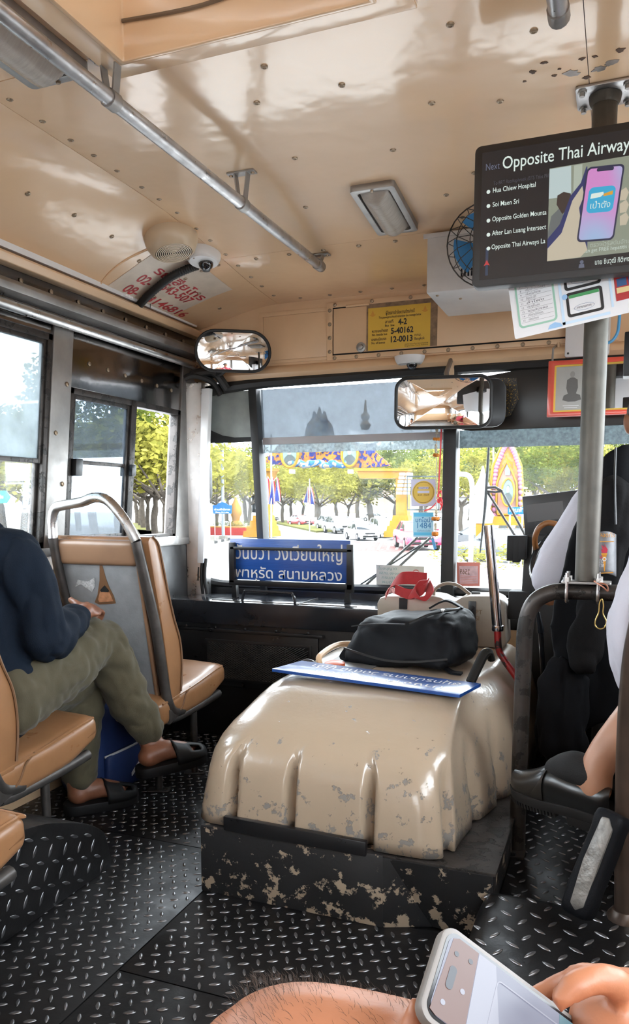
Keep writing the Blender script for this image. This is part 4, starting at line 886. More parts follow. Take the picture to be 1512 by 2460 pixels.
# advertisement picture
def ml(nm, pts, m, d): return flat(nm, [(v.x, v.z) for v in (mx(a, b_) for a, b_ in pts)], YM - d, m, mo, .0002)
PR = 1560
ml('picture', [(1321, 405), (PR, 366), (PR, 600), (1315, 628)], emis('ad_back', (.20, .22, .17), .9), .0010)
ml('picture', [(1321, 407), (1373, 398), (1373, 470), (1319, 478)], emis('ad_window', (.38, .46, .46), .9), .0013)
ml('picture', [(1380, 398), (1400, 394), (1398, 480), (1378, 470)], emis('ad_rail', (.32, .36, .30), .9), .0013)
ml('picture', [(1317, 560), (1325, 520), (1345, 500), (1352, 505), (1358, 560), (1330, 585), (1316, 590)], emis('ad_shirt', (.10, .11, .11), .9), .0014)
ml('picture', [(1338, 492), (1340, 470), (1355, 461), (1372, 465), (1374, 480), (1365, 500), (1352, 515)], emis('ad_hair', (.035, .022, .018), .9), .0015)
ml('picture', [(1316, 575), (1345, 540), (1372, 470), (1396, 440), (1410, 400), (1412, 400), (1412, 600), (1360, 622), (1315, 628)], emis('ad_edge', (.02, .025, .10), .9), .0017)
ml('picture', [(1316, 598), (1350, 560), (1376, 482), (1400, 447), (1404, 470), (1392, 500), (1400, 560), (1412, 600), (1395, 618), (1315, 628)], emis('ad_hand', (.42, .37, .28), .9), .0019)
for k in range(3): ml('picture', [(1490, 460 + k * 30), (1505, 450 + k * 30), (1512, 462 + k * 30), (1505, 480 + k * 30), (1490, 482 + k * 30)], MATS['ad_hand'], .0019)
pc = [mx(1413, 410), mx(1487, 402), mx(1478, 570), mx(1396, 574)]
cx, cz = sum(v.x for v in pc) / 4, sum(v.z for v in pc) / 4
Mp = MY(YM - .0021) @ Matrix.Translation((cx, cz, 0)) @ Matrix.Rotation(R(-2.5), 4, 'Z') @ Matrix(((1, .06, 0, 0), (0, 1, 0, 0), (0, 0, 1, 0), (0, 0, 0, 1)))
MB().prism(rrect(.076, .152, .010), 0, .0003, Mp).build('picture_phone', emis('ad_phone', (.02, .02, .05), .9), mo)
gm = bpy.data.materials.new('ad_gradient'); gm.use_nodes = True; N = gm.node_tree.nodes; Lk = gm.node_tree.links; bs = N['Principled BSDF']
tc = N.new('ShaderNodeTexCoord'); nz = N.new('ShaderNodeTexNoise'); nz.inputs['Scale'].default_value = 9; nz.inputs['Detail'].default_value = 0; rp_ = N.new('ShaderNodeValToRGB')
for e, (ps, cc) in zip((rp_.color_ramp.elements[0], rp_.color_ramp.elements[1]), ((.35, (.55, .22, .50, 1)), (.62, (.30, .42, .62, 1)))): e.position = ps; e.color = cc
Lk.new(tc.outputs['Object'], nz.inputs['Vector']); Lk.new(nz.outputs['Fac'], rp_.inputs['Fac']); Lk.new(rp_.outputs['Color'], bs.inputs['Emission Color']); bs.inputs['Emission Strength'].default_value = .32; bs.inputs['Base Color'].default_value = (.01, .01, .01, 1)
MB().prism(rrect(.069, .144, .008), 0, .0003, Mp @ Matrix.Translation((0, 0, .0004))).build('picture_phone_screen', gm, mo)
MB().prism(rrect(.034, .007, .003), 0, .0003, Mp @ Matrix.Translation((0, .0685, .0008))).build('picture_notch', MATS['ad_phone'], mo)
MB().prism(rrect(.054, .052, .010), 0, .0003, Mp @ Matrix.Translation((0, .008, .0008))).build('picture_app_icon', emis('ad_teal', (.03, .30, .50), .9), mo)
MB().prism([(.004, .004), (.022, .009), (.022, .001), (.004, -.001)], 0, .0003, Mp @ Matrix.Translation((0, .015, .0012))).build('picture_arrow', emis('ad_orange', (.60, .30, .03), .8), mo)
MB().prism([(-.022, -.004), (-.002, -.002), (.004, .003), (.003, .008), (-.021, .006)], 0, .0003, Mp @ Matrix.Translation((0, .015, .0012))).build('picture_tag', MATS['scr_white'], mo)
text('screen_text', 'เป๋าตัง', .018, Mp @ Matrix.Translation((0, -.009, .0012)), MATS['scr_white'], mo, 'CENTER', width=.040)
mtx('ตรวจไวรัสตับอักเสบ บี', 1418, 594, 10, 1540); mtx('You can get FREE hepatitis B a', 1380, 610, 9, 1525)
mtx('นาย ชินวุฒิ กิติพง', 1430, 636, 12, 1512)
p = mx(1398, 634); flat('driver_icon', circle(.004, 12, p.x, p.z + .004) , YM - .001, MATS['scr_grey'], mo, .0003); flat('driver_icon', [(p.x - .006, p.z - .008), (p.x + .006, p.z - .008), (p.x + .005, p.z), (p.x - .005, p.z)], YM - .001, MATS['scr_grey'], mo, .0003)

# laminated sheet hanging below the monitor
YS = 1.905; ps_ = thing('laminated_sheet', 'white laminated instruction sheet hanging crooked under the monitor', 'poster', at(1380, 740, Y=YS))
Mo = MY(YS) @ Matrix.Translation((*[c_ for c_ in (at(1238, 815, Y=YS).x, at(1238, 815, Y=YS).z)], 0)) @ Matrix.Rotation(R(9), 4, 'Z')
mat('paper_white', (.74, .74, .76), .25, coat=.4); mat('print_green', (.30, .52, .40), .5); mat('print_blue', (.30, .50, .75), .5); mat('print_dark', (.06, .06, .08), .5); mat('print_dgreen', (.06, .30, .10), .5)
mat('print_red', (.42, .03, .03), .5); mat('print_cream', (.75, .58, .28), .5); mat('print_navy', (.04, .10, .24), .5); mat('print_lblue', (.55, .70, .85), .5)
MB().prism(rrect(.42, .21, .004), -.0008, 0, Mo @ Matrix.Translation((.21, .105, 0))).build('sheet', MATS['paper_white'], ps_)
def pr(nm, poly, m, d=.0004, M=None): return MB().prism(poly, 0, .0002, Mo @ Matrix.Translation((0, 0, d)) if M is None else M).build(nm, MATS[m], ps_)
pr('tint_panel', [(.012, .012), (.10, .012), (.10, .205), (.012, .205)], 'paper_white', .0002)
MB().ring([(a + .056, b_ + .10) for a, b_ in rrect(.086, .16, .010)], [(a + .056, b_ + .10) for a, b_ in rrect(.077, .151, .007)], 0, .0002, Mo @ Matrix.Translation((0, 0, .0004))).build('print_border', MATS['print_green'], ps_)
for k in range(13):
    z_ = .034 + k * .0095
    pr('print_rule', [(.020, z_ - .0025), (.092, z_ - .0025), (.092, z_ - .0021), (.020, z_ - .0021)], 'print_dark', .0005)
    text('print_text', ('%d' % (15 - k)), .006, Mo @ Matrix.Translation((.024, z_, .0005)), MATS['print_dark'], ps_)
    text('print_text', ('กล้องบันทึกภาพ', 'เครื่องอ่านบัตรโดยสาร', 'จอแสดงผล', 'ประตูขึ้นลง', 'ลำโพง', 'สัญญาณ GPS')[k % 6], .0075, Mo @ Matrix.Translation((.036, z_, .0005)), MATS['print_dark'], ps_, width=.022 + .028 * ((k * 7) % 5) / 5)
pr('print_blob', [(.075, .004), (.108, .004), (.104, .012), (.092, .017), (.08, .013)], 'print_blue', .0006)
pr('print_bar', [(.108, .006), (.114, .006), (.114, .205), (.108, .205)], 'print_lblue', .0004); pr('print_bar', [(.108, .006), (.21, .006), (.21, .012), (.108, .012)], 'print_lblue', .0004)
for k, (ty, tint) in enumerate(((.046, 'paper_white'), (.105, 'paper_white'))):
    MB().ring([(a + .160, b_ + ty) for a, b_ in rrect(.078, .054, .007)], [(a + .160, b_ + ty) for a, b_ in rrect(.066, .042, .003)], 0, .0003, Mo @ Matrix.Translation((0, 0, .0006))).build('print_tablet', MATS['ink'], ps_)
    if k == 0: pr('print_header', [(.128, ty + .014), (.192, ty + .014), (.192, ty + .021), (.128, ty + .021)], 'print_dgreen', .0007)
    MB().ring([(a + .158, b_ + ty - .010) for a, b_ in circle(.022, 20, ry=.007)], [(a + .158, b_ + ty - .010) for a, b_ in circle(.0213, 20, ry=.0065)], 0, .0002, Mo @ Matrix.Translation((0, 0, .0008))).build('print_oval', MATS['print_navy'], ps_)
    text('print_text', 'กดรายการ', .008, Mo @ Matrix.Translation((.158, ty - .012, .0009)), MATS['print_dark'], ps_, 'CENTER', width=.03)
    pr('print_dot', circle(.006, 14, .119, ty + .02), 'print_blue', .0009)
pr('print_bar', [(.214, .02), (.219, .02), (.219, .205), (.214, .205)], 'print_lblue', .0004)
pr('print_panel', [(.221, .09), (.42, .09), (.42, .205), (.221, .205)], 'print_green', .0004); pr('print_bar', [(.221, .084), (.42, .084), (.42, .096), (.221, .096)], 'print_blue', .0006)
text('print_text', 'D/...', .02, Mo @ Matrix.Translation((.255, .108, .0008)), MATS['print_navy'], ps_)
# printed bus
pr('print_bus', [(.225, .03), (.36, .03), (.365, .05), (.362, .075), (.35, .084), (.225, .082)], 'print_red', .0008); pr('print_bus', [(.228, .046), (.363, .044), (.363, .052), (.228, .058)], 'print_cream', .0010)
for k in range(5): pr('print_bus', [(.230 + k * .024, .060), (.250 + k * .024, .060), (.250 + k * .024, .077), (.230 + k * .024, .077)], 'print_navy', .0012)
for k, r_ in ((0, 'ink'), (1, 'paper_white'), (2, 'print_red')): pr('print_bus', circle((.010, .006, .003)[k], 16, .262, .036), r_, .0012 + k * .0003)

# junction box on the header, with a blue cord
jb = thing('junction_box', 'white plastic junction box on the header behind the pole', 'junction box', (-.13, YF, 1.66))
jx0, jx1, jz0, jz1 = -.215, -.06, 1.64, 1.79
MB().prism(rrect(jx1 - jx0, jz1 - jz0, .008), 0, .03, MY(YF - .002) @ Matrix.Translation(((jx0 + jx1) / 2, (jz0 + jz1) / 2, 0))).build('lid', MATS['white_plastic'], jb, bevel=.003)
for x in (jx0 + .012, jx1 - .012): MB().lathe([(.004, 0), (.004, .002)], 10, fY(x, YF - .032, jz0 + .014)).build('screw', MATS['gun_metal'], jb)
bc = thing('blue_rope', 'short bright blue plastic cord dangling beside the junction box', 'cord', (-.04, 3.05, 1.7))
mat('cord_blue', (.10, .40, .75), .35)
MB().tube(spline([at(1490, 750, Y=3.05), at(1488, 775, Y=3.05), at(1484, 800, Y=3.05), at(1472, 818, Y=3.05), at(1457, 825, Y=3.05)], 6), .0055, 8).build('cord', MATS['cord_blue'], bc, smooth=True)

# red picture frame with a monk photograph and a mirror
rf = thing('red_picture_frame', 'wide red wooden frame with a grey photograph above the driver\'s windscreen', 'picture frame', (.1, 2.99, 1.42))
mat('frame_red', (.52, .055, .03), .3, var=.1, coat=.6); mat('gold_trim', (.55, .36, .06), .35, metal=.4); mat('photo_grey', (.30, .29, .27), .35, var=.1, coat=.5); mat('photo_dark', (.09, .085, .08), .45)
FYY = 2.99; fx0, fx1, fz0, fz1 = -.262, .38, 1.415, 1.612
MB().ring(rect(fx0, fx1, fz0, fz1), rect(fx0 + .022, fx1 - .022, fz0 + .016, fz1 - .016), -.012, .012, MY(FYY)).build('frame', MATS['frame_red'], rf, bevel=.003)
MB().box(fx0 + .01, fx1 - .01, FYY + .004, FYY + .008, fz0 + .01, fz1 - .01).build('backing', MATS['frame_red'], rf)
MB().ring(rect(fx0 + .022, fx1 - .022, fz0 + .016, fz1 - .016), rect(fx0 + .028, fx1 - .028, fz0 + .022, fz1 - .022), 0, .006, MY(FYY)).build('inner_trim', MATS['gold_trim'], rf)
flat('mirror_panel', rect(-.12, fx1 - .028, fz0 + .022, fz1 - .022), FYY + .002, MATS['mirror'], rf)
flat('photograph', rect(-.235, -.128, 1.434, 1.598), FYY - .002, MATS['photo_grey'], rf)
cx, cz = -.178, 1.455
flat('photo_figure', [(cx + a * .04, cz + b_ * .04) for a, b_ in ((-.8, .45), (-.7, .85), (-.35, 1.0), (-.5, 1.5), (-.45, 2.2), (-.15, 2.4), (.15, 2.4), (.45, 2.2), (.5, 1.5), (.35, 1.0), (.7, .85), (.8, .45), (.3, .3), (-.3, .3))], FYY - .0028, MATS['photo_dark'], rf, .0003)
flat('photo_figure', circle(.0085, 14, cx, cz + .107, ry=.011), FYY - .0028, mat('photo_mid', (.20, .19, .18), .45), rf, .0003)
for k in range(2): flat('photo_text', rect(cx - .03 + k * .005, cx + .025 - k * .005, 1.452 - k * .007, 1.4535 - k * .007), FYY - .0028, MATS['paper_white'], rf, .0003)
MB().box(-.245, -.15, FYY - .001, FYY + .002, 1.428, 1.436).build('caption_strip', MATS['gold_trim'], rf)
MB().tube([(-.25, FYY, 1.60), (-.25, FYY + .02, 1.66), (-.25, YF, 1.69)], .004, 6).tube([(.3, FYY, 1.60), (.3, FYY + .02, 1.66), (.3, YF, 1.69)], .004, 6).build('hanger', MATS['dull_steel'], rf)
bd = thing('black_device', 'edge of a black box hanging beside the driver at the right edge', 'device', (.05, 2.3, 1.44))
MB().box(-.008, .10, 2.28, 2.34, 1.44, 1.556).build('case', MATS['black_paint'], bd, bevel=.004)
MB().cyl((.05, 2.31, 1.556), (.05, 2.31, ceil_z(.05, 2.31)), .008).build('stem', MATS['black_paint'], bd)

# destination board in its black holder on the dashboard
YD = 3.0
dbh = thing('board_holder', 'black steel holder for the route board standing on the dashboard', 'sign holder', (-1.29, YD, .70))
def bq(x0, y0, x1, y1, y=YD): a, b_ = at(x0, y0, Y=y), at(x1, y1, Y=y); return a.x, b_.x, b_.z, a.z
for nm, (x0, y0, x1, y1), th in (('stile', (549, 1303, 563, 1400), .02), ('stile', (833, 1308, 848, 1425), .02), ('top_bar', (552, 1313, 846, 1327), .012), ('bottom_bar', (550, 1393, 846, 1418), .02)):
    a = at(x0, y0, Y=YD - .02); c_ = at(x1, y1, Y=YD - .02)
    MB().box(a.x, c_.x, YD - .02, YD - .02 + th, c_.z, a.z).build(nm, MATS['black_paint'], dbh, bevel=.002)
for x in (-1.548, -1.03): MB().hexa([(x - .010, YD - .015, .699), (x + .016, YD - .015, .699), (x + .010, YD - .015, .78), (x - .004, YD - .015, .78)], [(x - .010, YD + .01, .699), (x + .016, YD + .01, .699), (x + .010, YD + .01, .78), (x - .004, YD + .01, .78)]).build('leg', MATS['black_paint'], dbh, bevel=.002)
mat('sign_blue', (.012, .065, .27), .28, var=.15, vscale=6, bump=.0006, bscale=20, stretch=(1, 1, 14), coat=.4); mat('letter_white', (.62, .60, .58), .45, var=.08)
dbd = thing('route_board', 'blue wooden route board with white Thai lettering upright in the holder', 'sign board', (-1.29, YD, .74))
a = at(553, 1293, Y=YD + .006); c_ = at(842, 1404, Y=YD + .006)
MB().box(a.x, c_.x, YD + .004, YD + .016, c_.z + .003, a.z).build('board', MATS['sign_blue'], dbd, bevel=.001)
def stx(body, px, py, px1, cap, par=dbd):
    p = at(px, py, Y=YD + .0035); text('lettering', body, cap, fY(p.x, p.y, p.z), MATS['letter_white'], par, width=at(px1, py, Y=YD + .0035).x - p.x, bold=.006)
stx('วันบวา วงเวียนใหญ่', 566, 1342, 823, .082); stx('พาหุรัด สนามหลวง', 566, 1386, 822, .062)
# loose board lying upside down on the engine cover
lb = thing('loose_route_board', 'blue route board with upside-down lettering lying on the engine cover', 'sign board', (-.62, 2.05, .603))
A, B, C_, D_ = (Vector(p) for p in ((-.92, 2.010, .618), (-.362, 1.948, .606), (-.332, 2.095, .606), (-.885, 2.15, .618)))
up_ = Vector((0, 0, .009))
MB().hexa([A, B, C_, D_], [A + up_, B + up_, C_ + up_, D_ + up_]).build('board', MATS['sign_blue'], lb, bevel=.001)
xa = (A - B).normalized(); ya = (A - D_).normalized(); o = C_ + up_ + Vector((0, 0, .0005))
Ml = frame(o, xa, ya)
text('lettering', 'สมุทรปราการ วัดด่าน ปู่เจ้า', .052, Ml @ Matrix.Translation((.045, -.0 + .030, 0)), MATS['letter_white'], lb, width=.45)
text('lettering', 'บางจาก พระโขนง', .048, Ml @ Matrix.Translation((.075, .090, 0)), MATS['letter_white'], lb, width=.38)

# plastic tank at the back of the engine cover, straps and hose
tk = thing('plastic_tank', 'dirty white plastic coolant tank strapped behind the black backpack', 'tank', (-.6, 2.72, .602))
mat('tank_white', (.34, .29, .235), .4, var=.2, vscale=5)
ty = 2.70; T = lambda px, py: (at(px, py, Y=ty).x, at(px, py, Y=ty).z)
ol = [T(907, 1560), T(905, 1450), T(912, 1436), T(930, 1431), T(1040, 1431), T(1058, 1434), T(1078, 1444), T(1095, 1443), T(1110, 1434), T(1130, 1431), T(1185, 1431), T(1205, 1440), T(1214, 1462), T(1217, 1545), T(1210, 1562)]
ol = [(x, z) for x, z in ol]; ol[0] = (ol[0][0], .603); ol[-1] = (ol[-1][0], .603)
MB().prism(ol, -.13, 0, MY(ty)).build('body', MATS['tank_white'], tk, bevel=.012)
for px in (1127, 921): 
    x0, z0 = T(px, 1430); wd = .026 if px > 1000 else .010
    MB().box(x0, x0 + wd, ty - .004, ty + .136, .603, .765 if px > 1000 else .70).build('strap', MATS['black_paint'], tk, bevel=.002)
x0 = T(960, 1430)[0]; MB().box(x0, x0 + .03, ty - .005, ty + .05, .725, .765).build('strap', MATS['black_matte'], tk, bevel=.002)
x0 = T(1170, 1430)[0]; MB().lathe([(.02, .758), (.02, .785), (.016, .787)], 16, Matrix.Translation((x0 + .01, ty + .06, 0))).build('cap', mat('cap_tan', (.30, .22, .12), .5), tk, smooth=True)
x0 = T(1128, 1430)[0]; MB().box(x0 - .002, x0 + .03, ty + .05, ty + .06, .758, .792).build('bracket', MATS['black_paint'], tk, bevel=.002)
text('embossed_text', 'PT\nSI', .022, fY(T(1143, 1480)[0], ty - .001, T(1143, 1475)[1]), MATS['tape_residue'], tk)
MB().tube(spline([at(1043, 1434, Y=ty + .03), at(1046, 1415, Y=ty + .03), at(1070, 1402, Y=ty + .03), at(1100, 1406, Y=ty + .05), at(1130, 1428, Y=ty + .06)], 8), .0062, 8).build('hose', mat('hose_tan', (.25, .20, .15), .45), tk, smooth=True)
# red webbing on the tank
rs_ = thing('red_strap', 'bright red folded webbing strap with a loop lying on the plastic tank', 'strap', at(980, 1432, Y=2.75))
mat('strap_red', (.34, .010, .012), .75, var=.1, vscale=40, bump=.0004, bscale=250, sheen=.3)
def ribbon(b, pts, wv, th=.0022, n=8):
    P_ = spline(pts, n); W = spline(wv, n); m = len(P_); vs = []
    for i in range(m):
        t = (P_[min(i + 1, m - 1)] - P_[max(i - 1, 0)]).normalized(); nn = t.cross(W[i]).normalized() * th
        vs += [P_[i] - W[i] / 2 - nn, P_[i] + W[i] / 2 - nn, P_[i] + W[i] / 2 + nn, P_[i] - W[i] / 2 + nn]
    fs = [(i * 4 + k, i * 4 + (k + 1) % 4, i * 4 + 4 + (k + 1) % 4, i * 4 + 4 + k) for i in range(m - 1) for k in range(4)] + [(0, 1, 2, 3), (m * 4 - 4, m * 4 - 1, m * 4 - 2, m * 4 - 3)]
    b.add(vs, fs)
S = lambda px, py, y=2.68: at(px, py, Y=y)
b = MB(); ribbon(b, [S(932, 1425), S(948, 1397), S(975, 1388, 2.66), S(1026, 1391, 2.70)], [(.02, 0, .05), (.025, .01, .045), (.005, .0, .045), (.0, 0, .045)]); b.build('band', MATS['strap_red'], rs_, smooth=True)
b = MB(); ribbon(b, [S(950, 1415, 2.66), S(985, 1428, 2.65), S(1015, 1418, 2.64), S(1028, 1402, 2.66)], [(.0, 0, .035), (.0, .01, .035), (.01, 0, .04), (.01, 0, .04)]); b.build('band', MATS['strap_red'], rs_, smooth=True)
b = MB(); ribbon(b, [S(1030, 1404, 2.67), S(1032, 1425, 2.63), S(1012, 1440, 2.62), S(990, 1428, 2.63), S(1002, 1408, 2.64), S(1025, 1405, 2.65)], [(.012, 0, .03), (.03, .0, .02), (.03, 0, -.01), (.025, .0, .03), (.015, 0, .035), (.005, 0, .035)]); b.build('loop', MATS['strap_red'], rs_, smooth=True)
b = MB(); ribbon(b, [S(926, 1432), S(936, 1418), S(950, 1420, 2.66)], [(.0, 0, .02)] * 3); b.build('white_tag', mat('tag_print', (.75, .3, .28), .6, var=.7, vscale=90), rs_)

# black backpack on the engine cover
bp = thing('black_backpack', 'black nylon backpack lying on the engine cover behind the loose board', 'backpack', (-.6, 2.36, .602))
mat('nylon_black', (.0042, .0048, .0065), .6, spec=.15, var=.12, vscale=9, bump=.0005, bscale=320)
def bagfn(q_, p_):
    x, y, z = q_; h = (z + .09) / .18
    x *= 1 - .16 * h * (1 if x > 0 else 1.25); y = y * (1 - .22 * h) + .05 * h
    z += .035 * (x / .19) * h * .4 - .03 * max(0, -y / .13) * h
    wv = .010 * noise.noise(Vector((x * 13, y * 9 + z * 9, z * 16))) + .004 * math.sin(x * 22 + z * 40) * (1 - h) + .009 * abs(noise.noise(Vector((x * 24 + z * 20, y * 24, z * 30)))) - .004
    d = Vector(p_).normalized(); return Vector((x, y, z)) + d * wv
Mb = Matrix.Translation((-.607, 2.372, .679)) @ Matrix.Rotation(R(-12), 4, 'Z') @ Matrix.Rotation(R(-3), 4, 'Y')
MB().rbox((0, 0, 0), (.395, .30, .155), .05, Mb, 26, bagfn).build('main_bag', MATS['nylon_black'], bp, smooth=True, angle=80)
b = MB(); b.tube(spline([Mb @ Vector(p) for p in ((.06, -.115, .062), (.10, -.06, .083), (.125, .0, .088), (.14, .05, .088), (.13, .12, .085))], 8), .0042, 6); b.build('zip', MATS['rubber'], bp, smooth=True)
MB().tube([Mb @ Vector(p) for p in ((.125, .0, .092), (.128, -.022, .094), (.136, -.035, .092))], [.003, .005, .004], 6).build('zip_pull', MATS['steel'], bp, smooth=True)
b = MB(); ribbon(b, [Mb @ Vector(p) for p in ((-.16, -.135, -.02), (-.02, -.152, -.045), (.08, -.145, -.048), (.18, -.11, -.04))], [(0, 0, .006)] * 4, .002); b.build('seam_piping', MATS['rubber'], bp, smooth=True)
b = MB(); ribbon(b, [Mb @ Vector(p) for p in ((-.15, -.10, .045), (-.05, -.115, .058), (.05, -.12, .06))], [(0, 0, .004)] * 3, .0015); b.build('seam_piping', MATS['rubber'], bp, smooth=True)
b = MB(); ribbon(b, [(-.47, 2.27, .615), (-.44, 2.24, .608), (-.41, 2.235, .607)], [(0, .03, 0)] * 3, .003); b.build('strap', MATS['nylon_black'], bp, smooth=True)
b = MB(); ribbon(b, [(-.79, 2.32, .64), (-.80, 2.30, .615), (-.775, 2.285, .608)], [(.03, 0, 0)] * 3, .003); b.build('strap', MATS['nylon_black'], bp, smooth=True)
b = MB(); ribbon(b, [Mb @ Vector(p) for p in ((.03, .10, .085), (.08, .12, .108), (.14, .11, .085))], [(0, .025, 0)] * 3, .003); b.build('carry_handle', MATS['nylon_black'], bp, smooth=True)

# gear lever
gl = thing('gear_lever', 'long gear lever with a chrome grip and bent red shaft', 'gear lever', (-.26, 2.45, ZP))
g0, g1 = at(1174, 1262, Y=2.42), at(1196, 1515, Y=2.42)
MB().cyl(g0, g1, .0155, n=18).build('grip', MATS['chrome'], gl, smooth=True)
MB().lathe([(.0175, 0), (.0185, .004), (.0175, .016)], 16, frame(g1, (1, 0, 0), (0, 1, 0))).build('collar', MATS['chrome'], gl, smooth=True)
mat('shaft_red', (.28, .012, .012), .35, chip=(.02, .015, .015), chip_scale=7, chip_amt=.4)
MB().tube(spline([g1, at(1199, 1560, Y=2.42), at(1212, 1585, Y=2.42), at(1245, 1635, Y=2.42), (-.256, 2.41, .50), (-.272, 2.41, .44)], 8), .011, 12).build('shaft', MATS['shaft_red'], gl, smooth=True)

# driver's console: black cowl panel, switch blocks, hand brake hose, plate
dc = thing('driver_console', 'black driver\'s console with upright cowl panel and brown hose', 'console', (-.1, 2.85, ZP))
YC = 2.80
def cq(pts, y): return [(at(a, b_, Y=y).x, at(a, b_, Y=y).z) for a, b_ in pts]
MB().prism(cq([(1255, 1193), (1420, 1173), (1420, 1300), (1262, 1292)], YC), -.03, 0, MY(YC)).build('cowl_panel', MATS['black_paint'], dc, bevel=.003)
MB().prism(cq([(1265, 1213), (1352, 1203), (1356, 1245), (1268, 1255)], YC - .003), 0, .002, MY(YC - .001)).build('cowl_screen', mat('cowl_grey', (.05, .047, .047), .35), dc)
MB().prism(cq([(1262, 1285), (1420, 1285), (1420, 1700), (1300, 1700), (1248, 1500), (1258, 1350)], YC - .03), -.12, 0, MY(YC - .03)).build('column_panel', MATS['black_paint'], dc, bevel=.006)
for (x0, y0, x1, y1) in ((1219, 1287, 1234, 1348), (1233, 1287, 1248, 1352), (1246, 1287, 1262, 1345)):
    a = at(x0, y0, Y=2.70); c_ = at(x1, y1, Y=2.70); MB().box(a.x, c_.x, 2.70, 2.76, c_.z, a.z).build('switch_block', MATS['black_matte'], dc, bevel=.004)
a = at(1222, 1420, Y=2.74); c_ = at(1250, 1490, Y=2.74); MB().box(a.x, c_.x + .03, 2.74, 2.80, c_.z, a.z).build('side_block', MATS['black_matte'], dc, bevel=.006)
MB().tube(spline([at(1345, 1262, Y=2.64), at(1318, 1256, Y=2.64), at(1296, 1268, Y=2.64), at(1286, 1292, Y=2.65), at(1288, 1315, Y=2.68), at(1294, 1330, Y=2.74)], 8), .0095, 10).build('hose', mat('hose_brown', (.25, .10, .03), .4), dc, smooth=True)
MB().prism(cq([(1282, 1302), (1302, 1302), (1302, 1354), (1277, 1354)], 2.735), 0, .001, MY(2.737)).build('valve_plate', MATS['black_dash'], dc)
MB().ring(cq([(1280, 1306), (1303, 1306), (1301, 1355), (1276, 1355)], 2.735), cq([(1282, 1308), (1301, 1308), (1299, 1353), (1278, 1353)], 2.735), 0, .0015, MY(2.736)).build('plate_border', MATS['steel'], dc)
p = at(1280, 1347, Y=2.733); text('plate_text', 'OPEN', .012, fY(p.x, p.y, p.z), MATS['steel'], dc, width=.026)
MB().box(-.30, XR - .01, 2.93, YG - .032, .30, .69).build('bulkhead', MATS['black_paint'], dc, bevel=.004)
MB().tube([at(1293, 1470, Y=2.55), at(1300, 1520, Y=2.55)], [.006, .012], 8).tube([at(1300, 1520, Y=2.55), at(1310, 1700, Y=2.62)], .008, 8).build('pedal_lever', MATS['black_dash'], dc, smooth=True)
# steering wheel
sw = thing('steering_wheel', 'black steering wheel with glossy spokes behind the driver\'s arm', 'steering wheel', (.06, 2.62, .95))
cw = at(1415, 1320, Y=2.60); nw = Vector((-.35, -.55, .75)).normalized(); rw_ = Vector((1, 0, 0)); Mw = frame(cw, rw_ - nw * nw.x, nw.cross(rw_))
MB().tube([Mw @ Vector((x, y, 0)) for x, y in circle(.185, 48)], .0125, 10, closed=True).build('rim', MATS['black_dash'], sw, smooth=True)
for k in range(4):
    a = R(45 + 90 * k); MB().tube([Mw @ Vector((r_ * math.cos(a), r_ * math.sin(a), -.03 * (1 - r_ / .185))) for r_ in (.03, .1, .18)], [.022, .016, .014], 8, flat=.5).build('spoke', MATS['black_dash'], sw, smooth=True)
MB().lathe([(.05, -.05), (.05, -.02), (.035, -.008)], 20, Mw).build('hub', MATS['black_dash'], sw, smooth=True)
MB().cyl(cw - nw * .05, cw - nw * .35, .03).build('column', MATS['black_paint'], sw)

# things on the windscreen glass
YW = YG - .009
def gq(px, py): p = at(px, py, Y=YW); return (p.x, p.z)
mat('st_lilac', (.58, .58, .72), .6); mat('st_yellow', (.70, .48, .08), .6); mat('st_cyan', (.10, .50, .75), .5); mat('st_blue', (.02, .18, .42), .5); mat('st_cream', (.62, .60, .50), .6, var=.08, vscale=30)
mat('st_red', (.60, .20, .16), .6, var=.1); mat('st_pink', (.62, .42, .44), .6, var=.2, vscale=50); mat('st_green', (.2, .35, .28), .6)
k1 = thing('inspection_sticker', 'square windscreen sticker with a large yellow printed disc', 'sticker', at(1018, 1185, Y=YW))
flat('paper', [gq(988, 1151), gq(1047, 1151), gq(1048, 1216), gq(989, 1216)], YW, MATS['st_lilac'], k1)
cx, cz = gq(1018, 1183); flat('disc', circle(.047, 32, cx, cz), YW - .0008, MATS['st_yellow'], k1, .0003)
MB().ring(circle(.043, 32, cx, cz), circle(.0415, 32, cx, cz), 0, .0003, MY(YW - .0014)).build('disc_ring', MATS['ink_brown'], k1)
for dz, wd in ((.018, .042), (.002, .05)): flat('slot', rect(cx - wd / 2, cx + wd / 2, cz + dz - .005, cz + dz + .005), YW - .0013, MATS['st_lilac'], k1, .0002)
text('print_text', 'พ.ศ. 2569', .012, fY(cx, YW - .0017, cz - .014), MATS['ink_brown'], k1, 'CENTER'); text('print_text', 'ตรวจสภาพรถ', .010, fY(cx, YW - .0019, cz + .015), MATS['ink_brown'], k1, 'CENTER')
MB().ring([gq(978, 1143), gq(1056, 1143), gq(1056, 1226), gq(978, 1226)], [gq(980, 1146), gq(1054, 1146), gq(1054, 1223), gq(980, 1223)], 0, .0003, MY(YW + .0006)).build('plastic_sleeve', MATS['dot_film'], k1)
k2 = thing('hotline_sticker', 'light blue windscreen sticker printed with the number 1484', 'sticker', at(1018, 1262, Y=YW))
flat('paper', [gq(993, 1231), gq(1042, 1231), gq(1042, 1290), gq(993, 1290)], YW, mat('st_lcyan', (.38, .66, .78), .5), k2); flat('band', [gq(995, 1232), gq(1042, 1232), gq(1042, 1241), gq(995, 1241)], YW - .0008, MATS['st_cyan'], k2, .0002); flat('band', [gq(995, 1279), gq(1042, 1279), gq(1042, 1286), gq(995, 1286)], YW - .0008, MATS['st_cyan'], k2, .0002)
